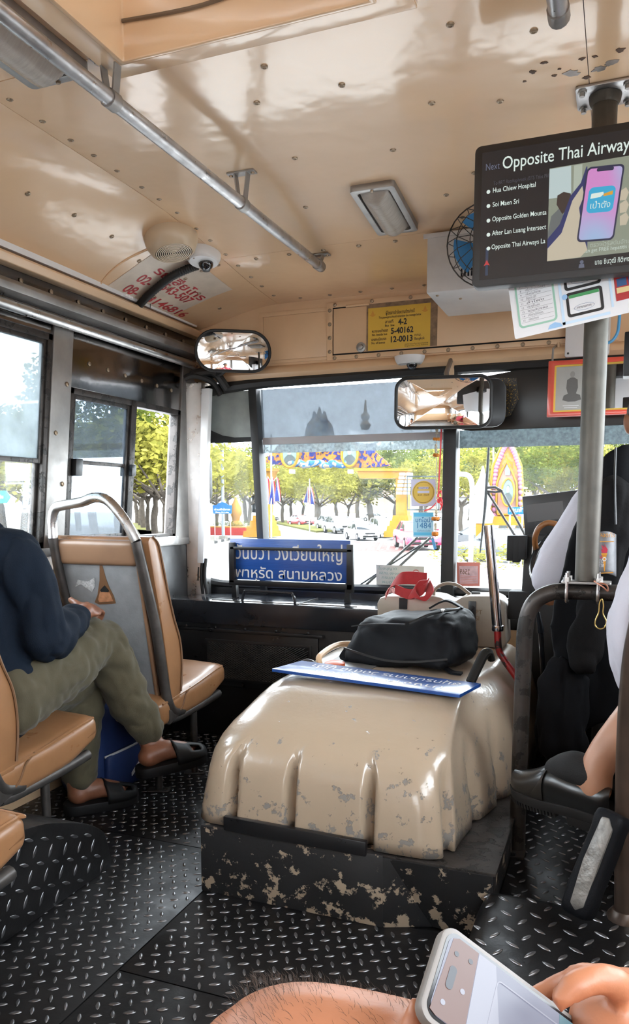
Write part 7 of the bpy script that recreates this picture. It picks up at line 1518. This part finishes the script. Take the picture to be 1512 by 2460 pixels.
def tree(k, x, y, s, rz, label, z=None):
    M = T_((x, y, (ZG if z is None else z) + .1)) @ Matrix.Rotation(R(rz), 4, 'Z') @ Matrix.Scale(s, 4)
    if k not in used: used.add(k); o = PROTO[k]; o.matrix_basis = M; o['label'] = label
    else:
        o = PROTO[k].copy(); col.objects.link(o); o.matrix_basis = M; o['label'] = label
        for ch in PROTO[k].children: c = ch.copy(); col.objects.link(c); c.parent = o; c.matrix_parent_inverse = ch.matrix_parent_inverse.copy()
    return o
def treep(k, px, py, s, rz, label): p = G0(px, py); return tree(k, p.x, p.y, s, rz, label)
for (k, px, py, s, rz, lb_) in (
    (1, 896, 1262, 1.45, 180, 'dark forked street tree standing behind the white off-road car'), (0, 768, 1272, 1.10, 40, 'yellow-green street tree on the median behind the grey hatchback'), (0, 700, 1252, 1.25, 100, 'yellow-green street tree beyond the flag cluster'),
    (3, 838, 1262, 1.15, 10, 'slim street tree between the median tree and the forked tree'), (0, 640, 1250, 1.5, 200, 'yellow-green street tree behind the slanting windscreen post'), (2, 592, 1256, 1.35, 30, 'tall green tree behind the red planter'),
    (3, 522, 1283, 1.35, 70, 'small street tree growing from the red planter'), (0, 545, 1252, 1.7, 300, 'broad yellow tree far behind the blue street sign'), (2, 960, 1250, 1.5, 80, 'green tree behind the golden arch pillar'),
    (0, 860, 1244, 2.1, 20, 'distant yellow tree between the arch portraits'), (0, 760, 1243, 2.3, 250, 'distant yellow tree under the arch centre'), (2, 1010, 1246, 1.9, 150, 'tall green tree behind the yellow windscreen sticker'),
    (0, 1095, 1262, 1.5, 60, 'yellow-green tree behind the curved lamp post'), (2, 1130, 1250, 1.9, 220, 'dark green tree left of the golden shrine panel'), (2, 1290, 1256, 1.75, 10, 'green tree behind the black wiper arms on the driver\'s side'),
    (0, 1350, 1262, 1.6, 120, 'yellow-green tree behind the grab pole'), (2, 1420, 1258, 1.9, 320, 'dark green tree beside the driver\'s shoulder'), (0, 1240, 1246, 2.3, 90, 'broad distant tree behind the golden shrine panel'),
    (0, 1108, 1276, 1.15, 15, 'low yellow tree close behind the curved lamp post'), (2, 1165, 1270, 1.0, 75, 'low green tree just left of the shrine panel'), (0, 1285, 1274, 1.2, 130, 'low yellow tree just right of the shrine panel'), (2, 1330, 1278, 1.1, 200, 'low green tree above the driver\'s cowl panel'), (0, 1395, 1276, 1.2, 310, 'low yellow tree directly behind the grab pole'),
    (0, 680, 1258, 1.2, 45, 'low yellow tree left of the median flags'), (3, 728, 1254, 1.5, 95, 'slim tree behind the small red car'), (0, 808, 1256, 1.3, 145, 'low yellow tree behind the grey hatchback'), (2, 945, 1262, 1.0, 195, 'low green tree left of the golden pillar'), (0, 1020, 1264, 1.15, 245, 'low yellow tree right of the golden pillar'), (0, 600, 1262, 1.3, 290, 'low yellow tree right of the red planter'), (0, 500, 1262, 1.4, 320, 'low yellow tree at the windscreen corner')):
    treep(k, px, py, s, rz, lb_)
# avenue of trees seen through the side windows
for i, (px, py) in enumerate(((374, 1291), (357, 1279), (345, 1271), (336, 1265), (329, 1260), (396, 1303))): treep(3 if i % 2 else 0, px, py, 1.45 + .06 * (i % 3), 37 * i, '%s tree of the avenue seen through the open side window' % ('second', 'third', 'fourth', 'fifth', 'farthest', 'nearest')[i])
for i, (px, py) in enumerate(((285, 1285), (230, 1295), (190, 1280))): treep(2 if i % 2 else 0, px, py, 1.5, 50 * i, '%s tree behind the tinted side pane' % ('foremost', 'middle', 'rearmost')[i])
for i, (px, py) in enumerate(((62, 1310), (12, 1296), (-40, 1320), (120, 1300))): treep(2 if i == 1 else 0, px, py, 1.25, 80 * i, '%s through the hazy rear side window' % ('yellow-green tree', 'dark green tree', 'leaning yellow tree', 'tree next to the window pillar')[i])
# green road sign, fence behind the first window
gs = thing('green_road_sign', 'green arrow road sign outside the rear side window', 'road sign', at(8, 1194, Y=9.0)); mat('sign_green', (.02, .28, .16), .4); mat('fence_teal', (.05, .36, .28), .6)
c_ = at(5, 1194, Y=9.0); Mq = frame(c_, (.9, .45, 0), (0, 0, 1))
MB().prism([(-.5, -.09), (.07, -.09), (.13, 0), (.07, .09), (-.5, .09)], 0, .02, Mq).build('panel', MATS['sign_green'], gs); text('print_text', 'ถนนราชดำเนิน', .07, Mq @ T_((-.28, -.02, .021)), MATS['letter_white'], gs, width=.30)
MB().cyl(c_ + Vector((-.25, -.12, -2.4)), c_ + Vector((-.25, -.12, .1)), .03).build('post', MATS['galvanised'], gs)
tf = thing('hoarding', 'turquoise hoarding fence beyond the trees outside the rear side window', 'fence', (-15, 10.5, ZG))
for k in range(14): MB().box(-19 + k * .62, -18.42 + k * .62, 10.7 - k * .02, 10.75 - k * .02, ZG + .1, ZG + 1.5).build('fence_panel', MATS['fence_teal'], tf)

# cars
mat('car_glass', (.03, .04, .05), .06, spec=.8); mat('tyre', (.015, .015, .015), .8); mat('rim_alloy', (.45, .45, .46), .3, metal=.9); mat('head_light', (.75, .77, .8), .1, coat=1); mat('car_trim', (.02, .02, .02), .5); mat('plate_white', (.7, .7, .68), .5)
def paint(n_, c): return mat(n_, c, .25, coat=.8)
def car(px, py, hpx, paint_m, label, rz, suv=False, taxi=False, W=1.78):
    p = G0(px, py); dep = (p - CAM).dot(FW); hm = 1.75 if suv else 1.46; s = hpx * dep / F / hm
    t = thing('car', label, 'car', (0, 0, 0), 'cars on the road'); w = W / 2
    bodyp = [(0, .28), (.0, .58), (.06, .70), (.25, .78), (1.15, .95), (3.6, 1.0), (4.35, .96), (4.5, .70), (4.48, .28)] if not suv else [(0, .35), (0, .75), (.06, .95), (1.1, 1.1), (4.4, 1.12), (4.6, .9), (4.58, .35)]
    cab = ((1.05, 3.95, .94), (1.85, 3.25, 1.46)) if not suv else ((1.0, 4.5, 1.08), (1.6, 4.35, 1.75))
    Mc = Matrix(((0, 0, 1, 0), (1, 0, 0, -2.25), (0, 1, 0, 0), (0, 0, 0, 1)))
    MB().prism(bodyp, -w, w, Mc).build('body', paint_m, t, bevel=.07)
    (y0, y1, z0), (y2, y3, z1) = cab; y0 -= 2.25; y1 -= 2.25; y2 -= 2.25; y3 -= 2.25; wt = w * .78
    MB().hexa([(-w * .95, y0, z0), (w * .95, y0, z0), (w * .95, y1, z0), (-w * .95, y1, z0)], [(-wt, y2, z1 - .03), (wt, y2, z1 - .03), (wt, y3, z1 - .03), (-wt, y3, z1 - .03)]).build('windows', MATS['car_glass'], t, bevel=.03)
    MB().hexa([(-wt - .02, y2 - .05, z1 - .05), (wt + .02, y2 - .05, z1 - .05), (wt + .02, y3 + .08, z1 - .05), (-wt - .02, y3 + .08, z1 - .05)], [(-wt * .9, y2 + .15, z1), (wt * .9, y2 + .15, z1), (wt * .9, y3 - .1, z1), (-wt * .9, y3 - .1, z1)]).build('roof', paint_m, t, bevel=.02)
    b = MB()
    for sx in (-1, 1):
        for (ya, yb, yt, ybt) in ((y0, y0 + .07, y2, y2 + .07), ((y0 + y1) / 2, (y0 + y1) / 2 + .09, (y2 + y3) / 2, (y2 + y3) / 2 + .09), (y1 - .25, y1, y3 - .2, y3)):
            b.hexa([(sx * w * .96, ya, z0), (sx * w * .90, ya, z0), (sx * w * .90, yb, z0), (sx * w * .96, yb, z0)], [(sx * (wt + .015), yt, z1 - .03), (sx * (wt - .03), yt, z1 - .03), (sx * (wt - .03), ybt, z1 - .03), (sx * (wt + .015), ybt, z1 - .03)])
    b.build('pillars', paint_m, t)
    for sx in (-1, 1):
        for yy in (-1.42, 1.32):
            Mw_ = Matrix(((0, 0, sx, sx * (w - .17)), (1, 0, 0, yy), (0, 1, 0, .33), (0, 0, 0, 1)))
            wh = MB().lathe([(.33, 0), (.34, .02), (.34, .16), (.31, .19), (.22, .19)], 20, Mw_).build('wheel', MATS['tyre'], t, smooth=True); MB().lathe([(.22, .18), (.20, .195), (.05, .19)], 12, Mw_).build('rim', MATS['rim_alloy'], wh)
        MB().hexa([(sx * w * .58, -2.27, .62), (sx * w * .95, -2.16, .62), (sx * w * .96, -2.10, .76), (sx * w * .62, -2.2, .74)], [(sx * w * .58, -2.1, .62), (sx * w * .95, -2.0, .62), (sx * w * .96, -1.9, .76), (sx * w * .62, -2.0, .74)]).build('headlight', MATS['head_light'], t)
        MB().rbox((0, 0, 0), (.16, .12, .12), .04, T_((sx * (w + .06), y0 + .35, z0 + .10)), 4).build('mirror', paint_m, t, smooth=True)
    MB().box(-w * .5, w * .5, -2.268, -2.2, .56, .70).build('grille', MATS['car_trim'], t, bevel=.02); MB().box(-w * .75, w * .75, -2.262, -2.2, .32, .46).build('air_intake', MATS['car_trim'], t, bevel=.02); MB().box(-.2, .2, -2.285, -2.25, .44, .55).build('number_plate', MATS['plate_white'], t)
    if taxi: MB().rbox((0, 0, 0), (.45, .18, .14), .04, T_((0, y2 + .5, z1 + .06)), 4).build('roof_sign', MATS['plate_white'], t, smooth=True)
    t.matrix_basis = T_((p.x, p.y, ZG)) @ Matrix.Rotation(R(rz), 4, 'Z') @ Matrix.Scale(s, 4); return t
cw_, cdk, cr, cp, cg = paint('car_white', (.36, .36, .36)), paint('car_dark', (.10, .11, .12)), paint('car_red', (.30, .01, .015)), paint('car_pink', (.40, .012, .06)), paint('car_grey', (.16, .17, .18))
car(868, 1297, 40, cw_, 'white saloon car crossing toward the bus, in front of the white off-road car', 38)
car(922, 1291, 46, cw_, 'white off-road car behind the white saloon', 32, True); car(815, 1281, 41, cg, 'dark grey hatchback left of the white saloon', 38); car(722, 1263, 26, cr, 'small red car far down the avenue left of the grey cars', 50)
car(1000, 1318, 66, cp, 'bright pink taxi behind the blue windscreen sticker', 25, taxi=True); car(792, 1273, 34, cdk, 'grey car half hidden behind the dark grey hatchback', 38); car(978, 1288, 40, paint('car_blue', (.08, .13, .22)), 'dark blue car behind the pink taxi', 20)
car(1205, 1350, 82, cdk, 'large dark off-road car passing behind the gear lever', -105, True); car(1150, 1322, 58, paint('car_black', (.03, .03, .035)), 'black car behind the dark off-road car', -100)
for i, (px, m_) in enumerate(((640, cw_), (900, cw_), (1030, cdk))): car(px, 1252, 20, m_, ('tiny white car far behind the flags', 'tiny white car parked beyond the forked tree', 'tiny dark car beyond the golden pillar')[i], 80)

# flags
mat('flag_red', (.45, .02, .04), .7); mat('flag_white', (.35, .35, .35), .7); mat('flag_blue', (.02, .03, .16), .7); mat('pole_white', (.34, .34, .34), .5); mat('pole_blue', (.22, .25, .28), .5)
def flag_pole(px, py, top, flags, label, hw_=1.0):
    p = G0(px, py); dep = p.y; t_ = at(px, top, Y=dep); f_ = thing('flag_pole', label, 'flag pole', p, 'flag poles'); MB().cyl(p, t_, .05).build('pole', MATS['pole_white'], f_, smooth=True)
    for (dx, y0, y1, sl) in flags:
        a, b_ = at(px + dx, y0, Y=dep), at(px + dx + sl, y1, Y=dep); L_ = (b_ - a); wd = .42 * hw_
        fl = None
        for k, m_ in enumerate(('flag_red', 'flag_white', 'flag_blue', 'flag_white', 'flag_red')):
            c0 = (0, .17, .33, .67, .83, 1)[k]; c1 = (0, .17, .33, .67, .83, 1)[k + 1]
            def fn2(u, v): return a + L_ * v + Vector(((lerp(c0, c1, u) - .5) * wd * (.25 + v), .12 * math.sin(7 * lerp(c0, c1, u) + 3 * v), -.05 * math.sin(9 * u)))
            o = MB().grid(fn2, 3, 8).build('flag' if fl is None else 'stripe', MATS[m_], f_ if fl is None else fl, smooth=True); fl = fl or o
        MB().cyl(at(px, y0 + 12, Y=dep), a + Vector((0, 0, .1)), .02).build('staff', MATS['pole_white'], f_)
    return f_
flag_pole(652, 1312, 1045, [(-9, 1148, 1212, -6), (4, 1150, 1212, -4), (14, 1150, 1205, 0)], 'white pole with three drooping striped flags beyond the route board', 1.0)
flag_pole(744, 1284, 1150, [(-4, 1172, 1208, -6), (4, 1172, 1212, 3)], 'small pole with two striped flags on the median')
flag_pole(1186, 1310, 1036, [(-12, 1165, 1215, -22), (12, 1165, 1215, 12)], 'tall white pole with striped flags in front of the golden shrine panel', 1.2)
# left corner: big pole, street name sign, planter
bpx = thing('lamp_column', 'thick pale lamp column behind the blue street sign', 'pole', G0(537, 1300)); p = G0(537, 1300); MB().cyl(p, p + Vector((0, 0, 9)), .11, .09).build('shaft', MATS['pole_blue'], bpx, smooth=True); MB().box(p.x - .22, p.x + .22, p.y - .22, p.y + .22, ZG, ZG + .35).build('footing', MATS['pavement'], bpx, bevel=.03)
sn = thing('street_name_sign', 'blue street name sign on two posts beside the lamp column', 'street sign', G0(535, 1302)); p = G0(535, 1303); yq = p.y - .3; sq = lambda a, b_: (at(a, b_, Y=yq).x, at(a, b_, Y=yq).z)
mat('street_blue', (.005, .09, .27), .4)
MB().prism([sq(512, 1214), sq(521, 1213), sq(526, 1209), sq(535, 1206), sq(544, 1209), sq(549, 1213), sq(558, 1214), sq(557, 1234), sq(513, 1234)], 0, .04, MY(yq)).build('panel', MATS['street_blue'], sn)
for px in (516, 554): a = at(px, 1234, Y=yq + .02); MB().cyl((a.x, a.y, ZG), (a.x, a.y, a.z), .03).build('post', MATS['pole_white'], sn)
x_, z_ = sq(516, 1226); text('print_text', 'ผ่านฟ้าลีลาศ', .16, fY(x_, yq - .045, z_), MATS['letter_white'], sn, width=sq(554, 1226)[0] - x_); x_, z_ = sq(519, 1232); text('print_text', 'Phan Fa Lilat', .10, fY(x_, yq - .045, z_), MATS['letter_white'], sn, width=sq(551, 1232)[0] - x_)
pl = thing('planter', 'long red planter box with hedge and yellow ornament left of the road', 'planter', G0(548, 1286)); p = G0(548, 1286); mat('planter_red', (.30, .02, .015), .5); mat('gold', (.33, .16, .015), .45, metal=.2, var=.15)
MB().box(p.x - 2.0, p.x + 1.5, p.y, p.y + 2.2, ZG, ZG + .62).build('box', MATS['planter_red'], pl, bevel=.03); MB().box(p.x - 2.02, p.x + 1.52, p.y - .02, p.y + 2.22, ZG + .60, ZG + .68).build('rim', MATS['gold'], pl)
hd2 = crown_mesh(77, 14, 90, 1.7, .3, .16); hd2.v = [(x + p.x - .3, y * .5 + p.y + 1.1, z * .35 + ZG + .85) for x, y, z in hd2.v]; hd2.build('hedge', MATS['leaf_green'], pl)
MB().lathe([(.55, 0), (.6, .2), (.3, .5), (.35, .8), (.5, 1.1), (.42, 1.6), (.15, 2.1), (.05, 2.4)], 12, T_((p.x - .1, p.y + 1.6, ZG + .6))).build('ornament', MATS['gold'], pl, smooth=True)
# outside mirror of the bus
om = thing('outside_mirror', 'black oval outside mirror of the bus at the windscreen corner', 'mirror', (-2.0, 3.45, 1.1)); c_ = at(487, 1150, Y=3.5); Mm = frame(c_, (.95, -.3, 0), (0, 0, 1))
MB().prism(rrect(.085, .23, .04), -.03, 0, Mm).build('shell', MATS['black_paint'], om, bevel=.008); MB().prism(rrect(.07, .21, .033), .0005, .002, Mm).build('mirror_glass', MATS['mirror'], om); MB().tube([c_ + Vector((-.02, .03, .1)), c_ + Vector((-.02, -.1, .2)), (XL - .03, 3.2, 1.3)], .01, 8).build('arm', MATS['planter_red'], om)

# ceremonial arch over the avenue
YA = 52.0; aq_ = lambda px, py, y=YA: (at(px, py, Y=y).x, at(px, py, Y=y).z)
ar = thing('ceremonial_arch', 'gilded ceremonial arch with two oval portraits spanning the avenue', 'arch', G0(770, 1286))
def scroll(name, c1, c2, c3, sc_=1.6):
    m = bpy.data.materials.new(name); m.use_nodes = True; N = m.node_tree.nodes; L = m.node_tree.links; tc = N.new('ShaderNodeTexCoord'); wv = N.new('ShaderNodeTexWave'); wv.wave_type = 'RINGS'; wv.inputs['Scale'].default_value = sc_; wv.inputs['Distortion'].default_value = 14; wv.inputs['Detail'].default_value = 2; rp = N.new('ShaderNodeValToRGB'); rp.color_ramp.interpolation = 'CONSTANT'
    rp.color_ramp.elements[0].color = (*c1, 1); rp.color_ramp.elements[1].color = (*c2, 1); rp.color_ramp.elements[1].position = .42; e = rp.color_ramp.elements.new(.75); e.color = (*c3, 1)
    L.new(tc.outputs['Object'], wv.inputs['Vector']); L.new(wv.outputs['Fac'], rp.inputs['Fac']); L.new(rp.outputs['Color'], N['Principled BSDF'].inputs['Base Color']); N['Principled BSDF'].inputs['Roughness'].default_value = .8; N['Principled BSDF'].inputs['Specular IOR Level'].default_value = 0.0; MATS[name] = m
scroll('scroll_work', (.01, .015, .08), (.16, .04, .02), (.18, .10, .015)); scroll('cloud_work', (.02, .07, .16), (.17, .18, .19), (.15, .13, .11), 1.2)
def ap_(nm, pts, m, y=YA, th=.3, bev=0): return MB().prism([aq_(a, b_, y) for a, b_ in pts], 0, th, MY(y)).build(nm, MATS[m], ar, bevel=bev)
ap_('wing_panel', [(640, 1112), (650, 1095), (680, 1062), (735, 1048), (770, 1040), (805, 1048), (850, 1062), (890, 1068), (905, 1062), (903, 1085), (930, 1108), (940, 1120), (880, 1124), (770, 1122), (700, 1122)], 'scroll_work')
ap_('gable', [(735, 1050), (742, 1020), (752, 1008), (758, 988), (764, 1000), (770, 978), (776, 1000), (782, 988), (788, 1008), (798, 1020), (806, 1050)], 'scroll_work', YA - .3); ap_('gable_inset', [(757, 1046), (760, 1024), (770, 1010), (780, 1024), (784, 1046)], 'cloud_work', YA - .7, .1)
ap_('centre_heart', [(735, 1055), (770, 1090), (806, 1055), (790, 1050), (770, 1054), (750, 1050)], 'gold', YA - .4, .2)
b = MB(); r_ = random.Random(4)
for k in range(26): a = aq_(705 + k * 5.2, 1116 + r_.uniform(-5, 4)); b.ell((a[0], YA - .5, a[1]), .32, .2, .22, nu=8, nv=6)
b.build('cloud_frieze', MATS['cloud_work'], ar, smooth=True)
mat('portrait_green', (.16, .25, .20), .7); mat('portrait_dark', (.06, .07, .07), .7); mat('portrait_face', (.30, .31, .27), .7)
def portrait(cx, cy, rx, ry, y, par, fr='gold'):
    x0, z0 = aq_(cx, cy, y); k = abs(aq_(cx + 1, cy, y)[0] - x0); rxm, rym = rx * k, ry * k
    MB().prism(circle(rxm, 32, x0, z0, rym), 0, .12, MY(y)).build('portrait', MATS['portrait_green'], par); MB().tube([(x0 + rxm * math.cos(2 * math.pi * t / 36), y - .14, z0 + rym * math.sin(2 * math.pi * t / 36)) for t in range(36)], rxm * .17, 8, closed=True).build('oval_frame', MATS[fr], par, smooth=True)
    MB().prism([(x0 - rxm * .75, z0 - rym * .62), (x0 - rxm * .62, z0 - rym * .25), (x0 - rxm * .22, z0 - rym * .02), (x0 + rxm * .22, z0 - rym * .02), (x0 + rxm * .62, z0 - rym * .25), (x0 + rxm * .75, z0 - rym * .62), (x0 + rxm * .4, z0 - rym * .88), (x0 - rxm * .4, z0 - rym * .88)], .13, .15, MY(y)).build('portrait_bust', MATS['portrait_dark'], par)
    MB().prism(circle(rxm * .26, 20, x0, z0 + rym * .22, rym * .26), .15, .17, MY(y)).build('portrait_face', MATS['portrait_face'], par); MB().prism([(x0 + rxm * .30 * math.cos(R(t)), z0 + rym * .28 + rym * .28 * math.sin(R(t))) for t in range(0, 181, 15)], .14, .16, MY(y)).build('portrait_hair', MATS['portrait_dark'], par)
portrait(698, 1092, 20, 28, YA - .5, ar); portrait(842, 1092, 19, 27, YA - .5, ar)
ap_('banner', [(880, 1068), (903, 1064), (901, 1088), (885, 1092)], 'flag_blue', YA - .6, .1)
for (x0, x1) in ((635, 668), (868, 988)): ap_('beam', [(x0, 1131), (x1, 1131), (x1 - 6, 1150), (x0 + 6, 1150)], 'gold', YA, .9); ap_('cornice', [(x0 - 3, 1127), (x1 + 3, 1127), (x1 + 3, 1133), (x0 - 3, 1133)], 'gold', YA + .1, 1.2)
for cx in (970, 640):
    ap_('pillar', [(cx - 11, 1150), (cx + 16, 1150), (cx + 16, 1250), (cx - 11, 1250)], 'gold', YA, .8)
    for k, w_ in enumerate((16, 20, 25, 30)): ap_('plinth', [(cx - w_, 1238 + k * 12), (cx + w_ + 4, 1238 + k * 12), (cx + w_ + 6, 1252 + k * 12), (cx - w_ - 2, 1252 + k * 12)], 'gold', YA + .1 * k, 1.1 + .2 * k)
for k in range(6):
    for j in range(2): a, b_ = 962 + j * 17 + k * 0 - (5 - k) * -1.5 * (1 if j else 1), 1136 + k * 9; ap_('paper_lantern', [(a - 7, b_), (a + 6, b_), (a + 6, b_ + 7), (a - 7, b_ + 7)], 'flag_white', YA - 1.2, .3)
for cx in (705, 845): ap_('loudspeaker', [(cx - 6, 1128), (cx + 5, 1128), (cx + 5, 1138), (cx - 6, 1138)], 'pole_white', YA - 1, .3)
MB().lathe([(.25, 0), (.4, .3), (.2, .6), (.35, .9), (.12, 1.2), (.05, 2.0)], 10, T_((aq_(878, 1032)[0], YA, aq_(878, 1032)[1]))).build('finial', MATS['gold'], ar, smooth=True)
# shrine panel on the driver's side
YH = 34.0; sh = thing('shrine_panel', 'pointed golden shrine panel with an oval portrait on the driver\'s side', 'shrine', at(1220, 1290, Y=YH))
scroll('flower_work', (.18, .10, .012), (.18, .06, .08), (.19, .13, .03), 2.6); mat('shrine_pink', (.36, .18, .14), .6); mat('shrine_grey', (.15, .17, .21), .6)
def sp2(nm, pts, m, y=YH, th=.25): return MB().prism([aq_(a, b_, y) for a, b_ in pts], 0, th, MY(y)).build(nm, MATS[m], sh)
lot = [(1222, 1055), (1240, 1085), (1254, 1120), (1257, 1170), (1255, 1240), (1182, 1240), (1182, 1170), (1188, 1120), (1206, 1080)]
sp2('lotus_frame', lot, 'flower_work'); inn = [(1221, 1112), (1234, 1135), (1244, 1160), (1245, 1215), (1240, 1236), (1200, 1236), (1196, 1210), (1198, 1160), (1208, 1135)]
MB().tube([(x, YH - .28, z) for x, z in (aq_(a, b_, YH) for a, b_ in lot)], .07, 8, closed=True).build('gold_edge', MATS['gold'], sh, smooth=True); sp2('inner_panel', inn, 'shrine_pink', YH - .26, .1); MB().tube([(x, YH - .4, z) for x, z in (aq_(a, b_, YH) for a, b_ in inn)], .05, 8, closed=True).build('inner_edge', MATS['gold'], sh, smooth=True)
sp2('crest', [(1220, 1113), (1227, 1128), (1226, 1142), (1215, 1142), (1214, 1128)], 'shrine_grey', YH - .38, .05); portrait(1222, 1183, 15, 33, YH - .5, sh)
b = MB(); r_ = random.Random(9)
for k in range(46):
    t = k / 46; i = int(t * len(lot)); f_ = t * len(lot) - i; a, c2 = lot[i], lot[(i + 1) % len(lot)]; px_, py_ = lerp(a[0], c2[0], f_), lerp(a[1], c2[1], f_); px_ = lerp(px_, 1220, .14); x, z = aq_(px_, py_ + 4, YH - .3); b.ell((x, YH - .3, z), .11, .08, .11, nu=8, nv=5)
b.build('flower_garlands', mat('flower_pink', (.36, .14, .22), .7), sh, smooth=True)
sp2('base', [(1165, 1240), (1275, 1240), (1280, 1256), (1160, 1256)], 'gold', YH + .1, .8); sp2('base_step', [(1155, 1256), (1290, 1256), (1290, 1300), (1155, 1300)], 'gold', YH + .2, 1.2)
for k in range(6): x0 = 1160 + k * 20; sp2('drape', [(x0, 1262), (x0 + 20, 1262), (x0 + 17, 1272), (x0 + 10, 1277), (x0 + 3, 1272)], 'flag_white' if k % 2 else 'portrait_dark', YH - 1.1, .06)
for cx in (1163,): MB().lathe([(.5, 0), (.55, .3), (.35, .6), (.45, .9), (.3, 1.2), (.35, 1.5), (.15, 1.9), (.03, 2.4)], 12, T_((aq_(cx, 1256, YH)[0], YH - .6, aq_(cx, 1256, YH)[1]))).build('white_urn', MATS['flag_white'], sh, smooth=True)
bs2 = thing('blue_direction_sign', 'blue sign in front of the golden shrine panel', 'street sign', at(1240, 1250, Y=24)); MB().prism([aq_(1221, 1219, 24), aq_(1262, 1217, 24), aq_(1262, 1235, 24), aq_(1221, 1236, 24)], 0, .05, MY(24)).build('panel', MATS['street_blue'], bs2); x_, z_ = aq_(1225, 1230, 24); text('print_text', 'ผ่านฟ้า', .18, fY(x_, 23.94, z_), MATS['letter_white'], bs2, width=.42)
for px in (1226, 1256): a = at(px, 1236, Y=24); MB().cyl((a.x, 24, ZG), (a.x, 24, a.z), .03).build('post', MATS['pole_white'], bs2)
cl2 = thing('curved_lamp_post', 'white lamp post bent over at the top behind the tax sticker', 'lamp post', at(1135, 1290, Y=22)); MB().tube(spline([Vector((at(1133, 1300, Y=22).x, 22, ZG)), at(1134, 1220, Y=22), at(1135, 1170, Y=22), at(1130, 1148, Y=22), at(1118, 1140, Y=22), at(1085, 1139, Y=22)], 6), .07, 8).build('tube', MATS['pole_white'], cl2, smooth=True)
hg = thing('flower_bed', 'yellow-green hedge bed at the foot of the shrine panel', 'hedge', at(1230, 1295, Y=30)); hb3 = crown_mesh(91, 18, 110, 3.0, .4, .2); c_ = at(1225, 1290, Y=30); hb3.v = [(x + c_.x, y * .3 + 30, z * .5 + ZG + .4) for x, y, z in hb3.v]; hb3.build('foliage', MATS['leaf_yellow'], hg)
# buildings far behind the trees
mat('facade', (.24, .23, .22), .8, var=.06); mat('facade_cream', (.25, .21, .16), .8); mat('roof_red', (.40, .28, .22), .7); mat('pane_dark', (.25, .27, .29), .2)
for i, (px, w_, h_, y, m_, lb_) in enumerate(((700, 26, 4.5, 215, 'facade', 'pale long building far behind the avenue trees'), (900, 30, 4.5, 205, 'facade_cream', 'cream building far behind the golden arch pillar'), (1180, 34, 4.5, 215, 'facade', 'pale building behind the shrine panel trees'), (540, 22, 4.5, 215, 'facade', 'pale building behind the lamp column trees'))):
    c_ = at(px, 1215, Y=y); t = thing('building', lb_, 'building', (c_.x, y, ZG), 'far buildings')
    MB().box(c_.x - w_ / 2, c_.x + w_ / 2, y, y + 10, ZG, ZG + h_).build('walls', MATS[m_], t); MB().prism([(-w_ / 2 - .5, 0), (w_ / 2 + .5, 0), (w_ / 2 - 2, 2), (-w_ / 2 + 2, 2)], 0, 11, Matrix(((1, 0, 0, c_.x), (0, 0, 1, y - .5), (0, 1, 0, ZG + h_), (0, 0, 0, 1)))).build('roof', MATS['roof_red'], t)
    for fl in range(2):
        for k in range(int(w_ / 3)): x0 = c_.x - w_ / 2 + 1 + k * 3; MB().box(x0, x0 + 1.5, y - .05, y + .02, ZG + 1 + fl * 2.8, ZG + 2.6 + fl * 2.8).build('window', MATS['pane_dark'], t)
mat = _paint
# ------------------------------------------------------------------ wear on the ceiling near the pole flange, patches of bare and rusty metal
mat('bare_patch', (.28, .25, .23), .4, metal=.3, var=.3, vscale=40, bump=.001, bscale=60); mat('rust_spot', (.10, .06, .04), .8)
rw2 = random.Random(17)
for (px, py, r_, m_) in ((1308, 150, .010, 'rust_spot'), (1280, 172, .012, 'rust_spot'), (1332, 181, .008, 'rust_spot'), (1400, 140, .010, 'rust_spot'), (1345, 165, .006, 'rust_spot'), (1440, 165, .02, 'bare_patch'), (1375, 175, .025, 'bare_patch'), (1470, 150, .02, 'bare_patch'), (1490, 120, .014, 'rust_spot'), (1410, 185, .012, 'rust_spot'), (1430, 135, .008, 'rust_spot'), (1260, 195, .006, 'rust_spot')):
    c = on_ceil(px, py); n = 14; r_ *= .65
    ol = [(c.x + r_ * (1 + rw2.uniform(-.45, .45)) * math.cos(2 * math.pi * k / n), c.y + r_ * .8 * (1 + rw2.uniform(-.45, .45)) * math.sin(2 * math.pi * k / n)) for k in range(n)]
    MB().prism(ol, c.z - .0012, c.z + .001).build('paint_flake', MATS[m_], ceiling)
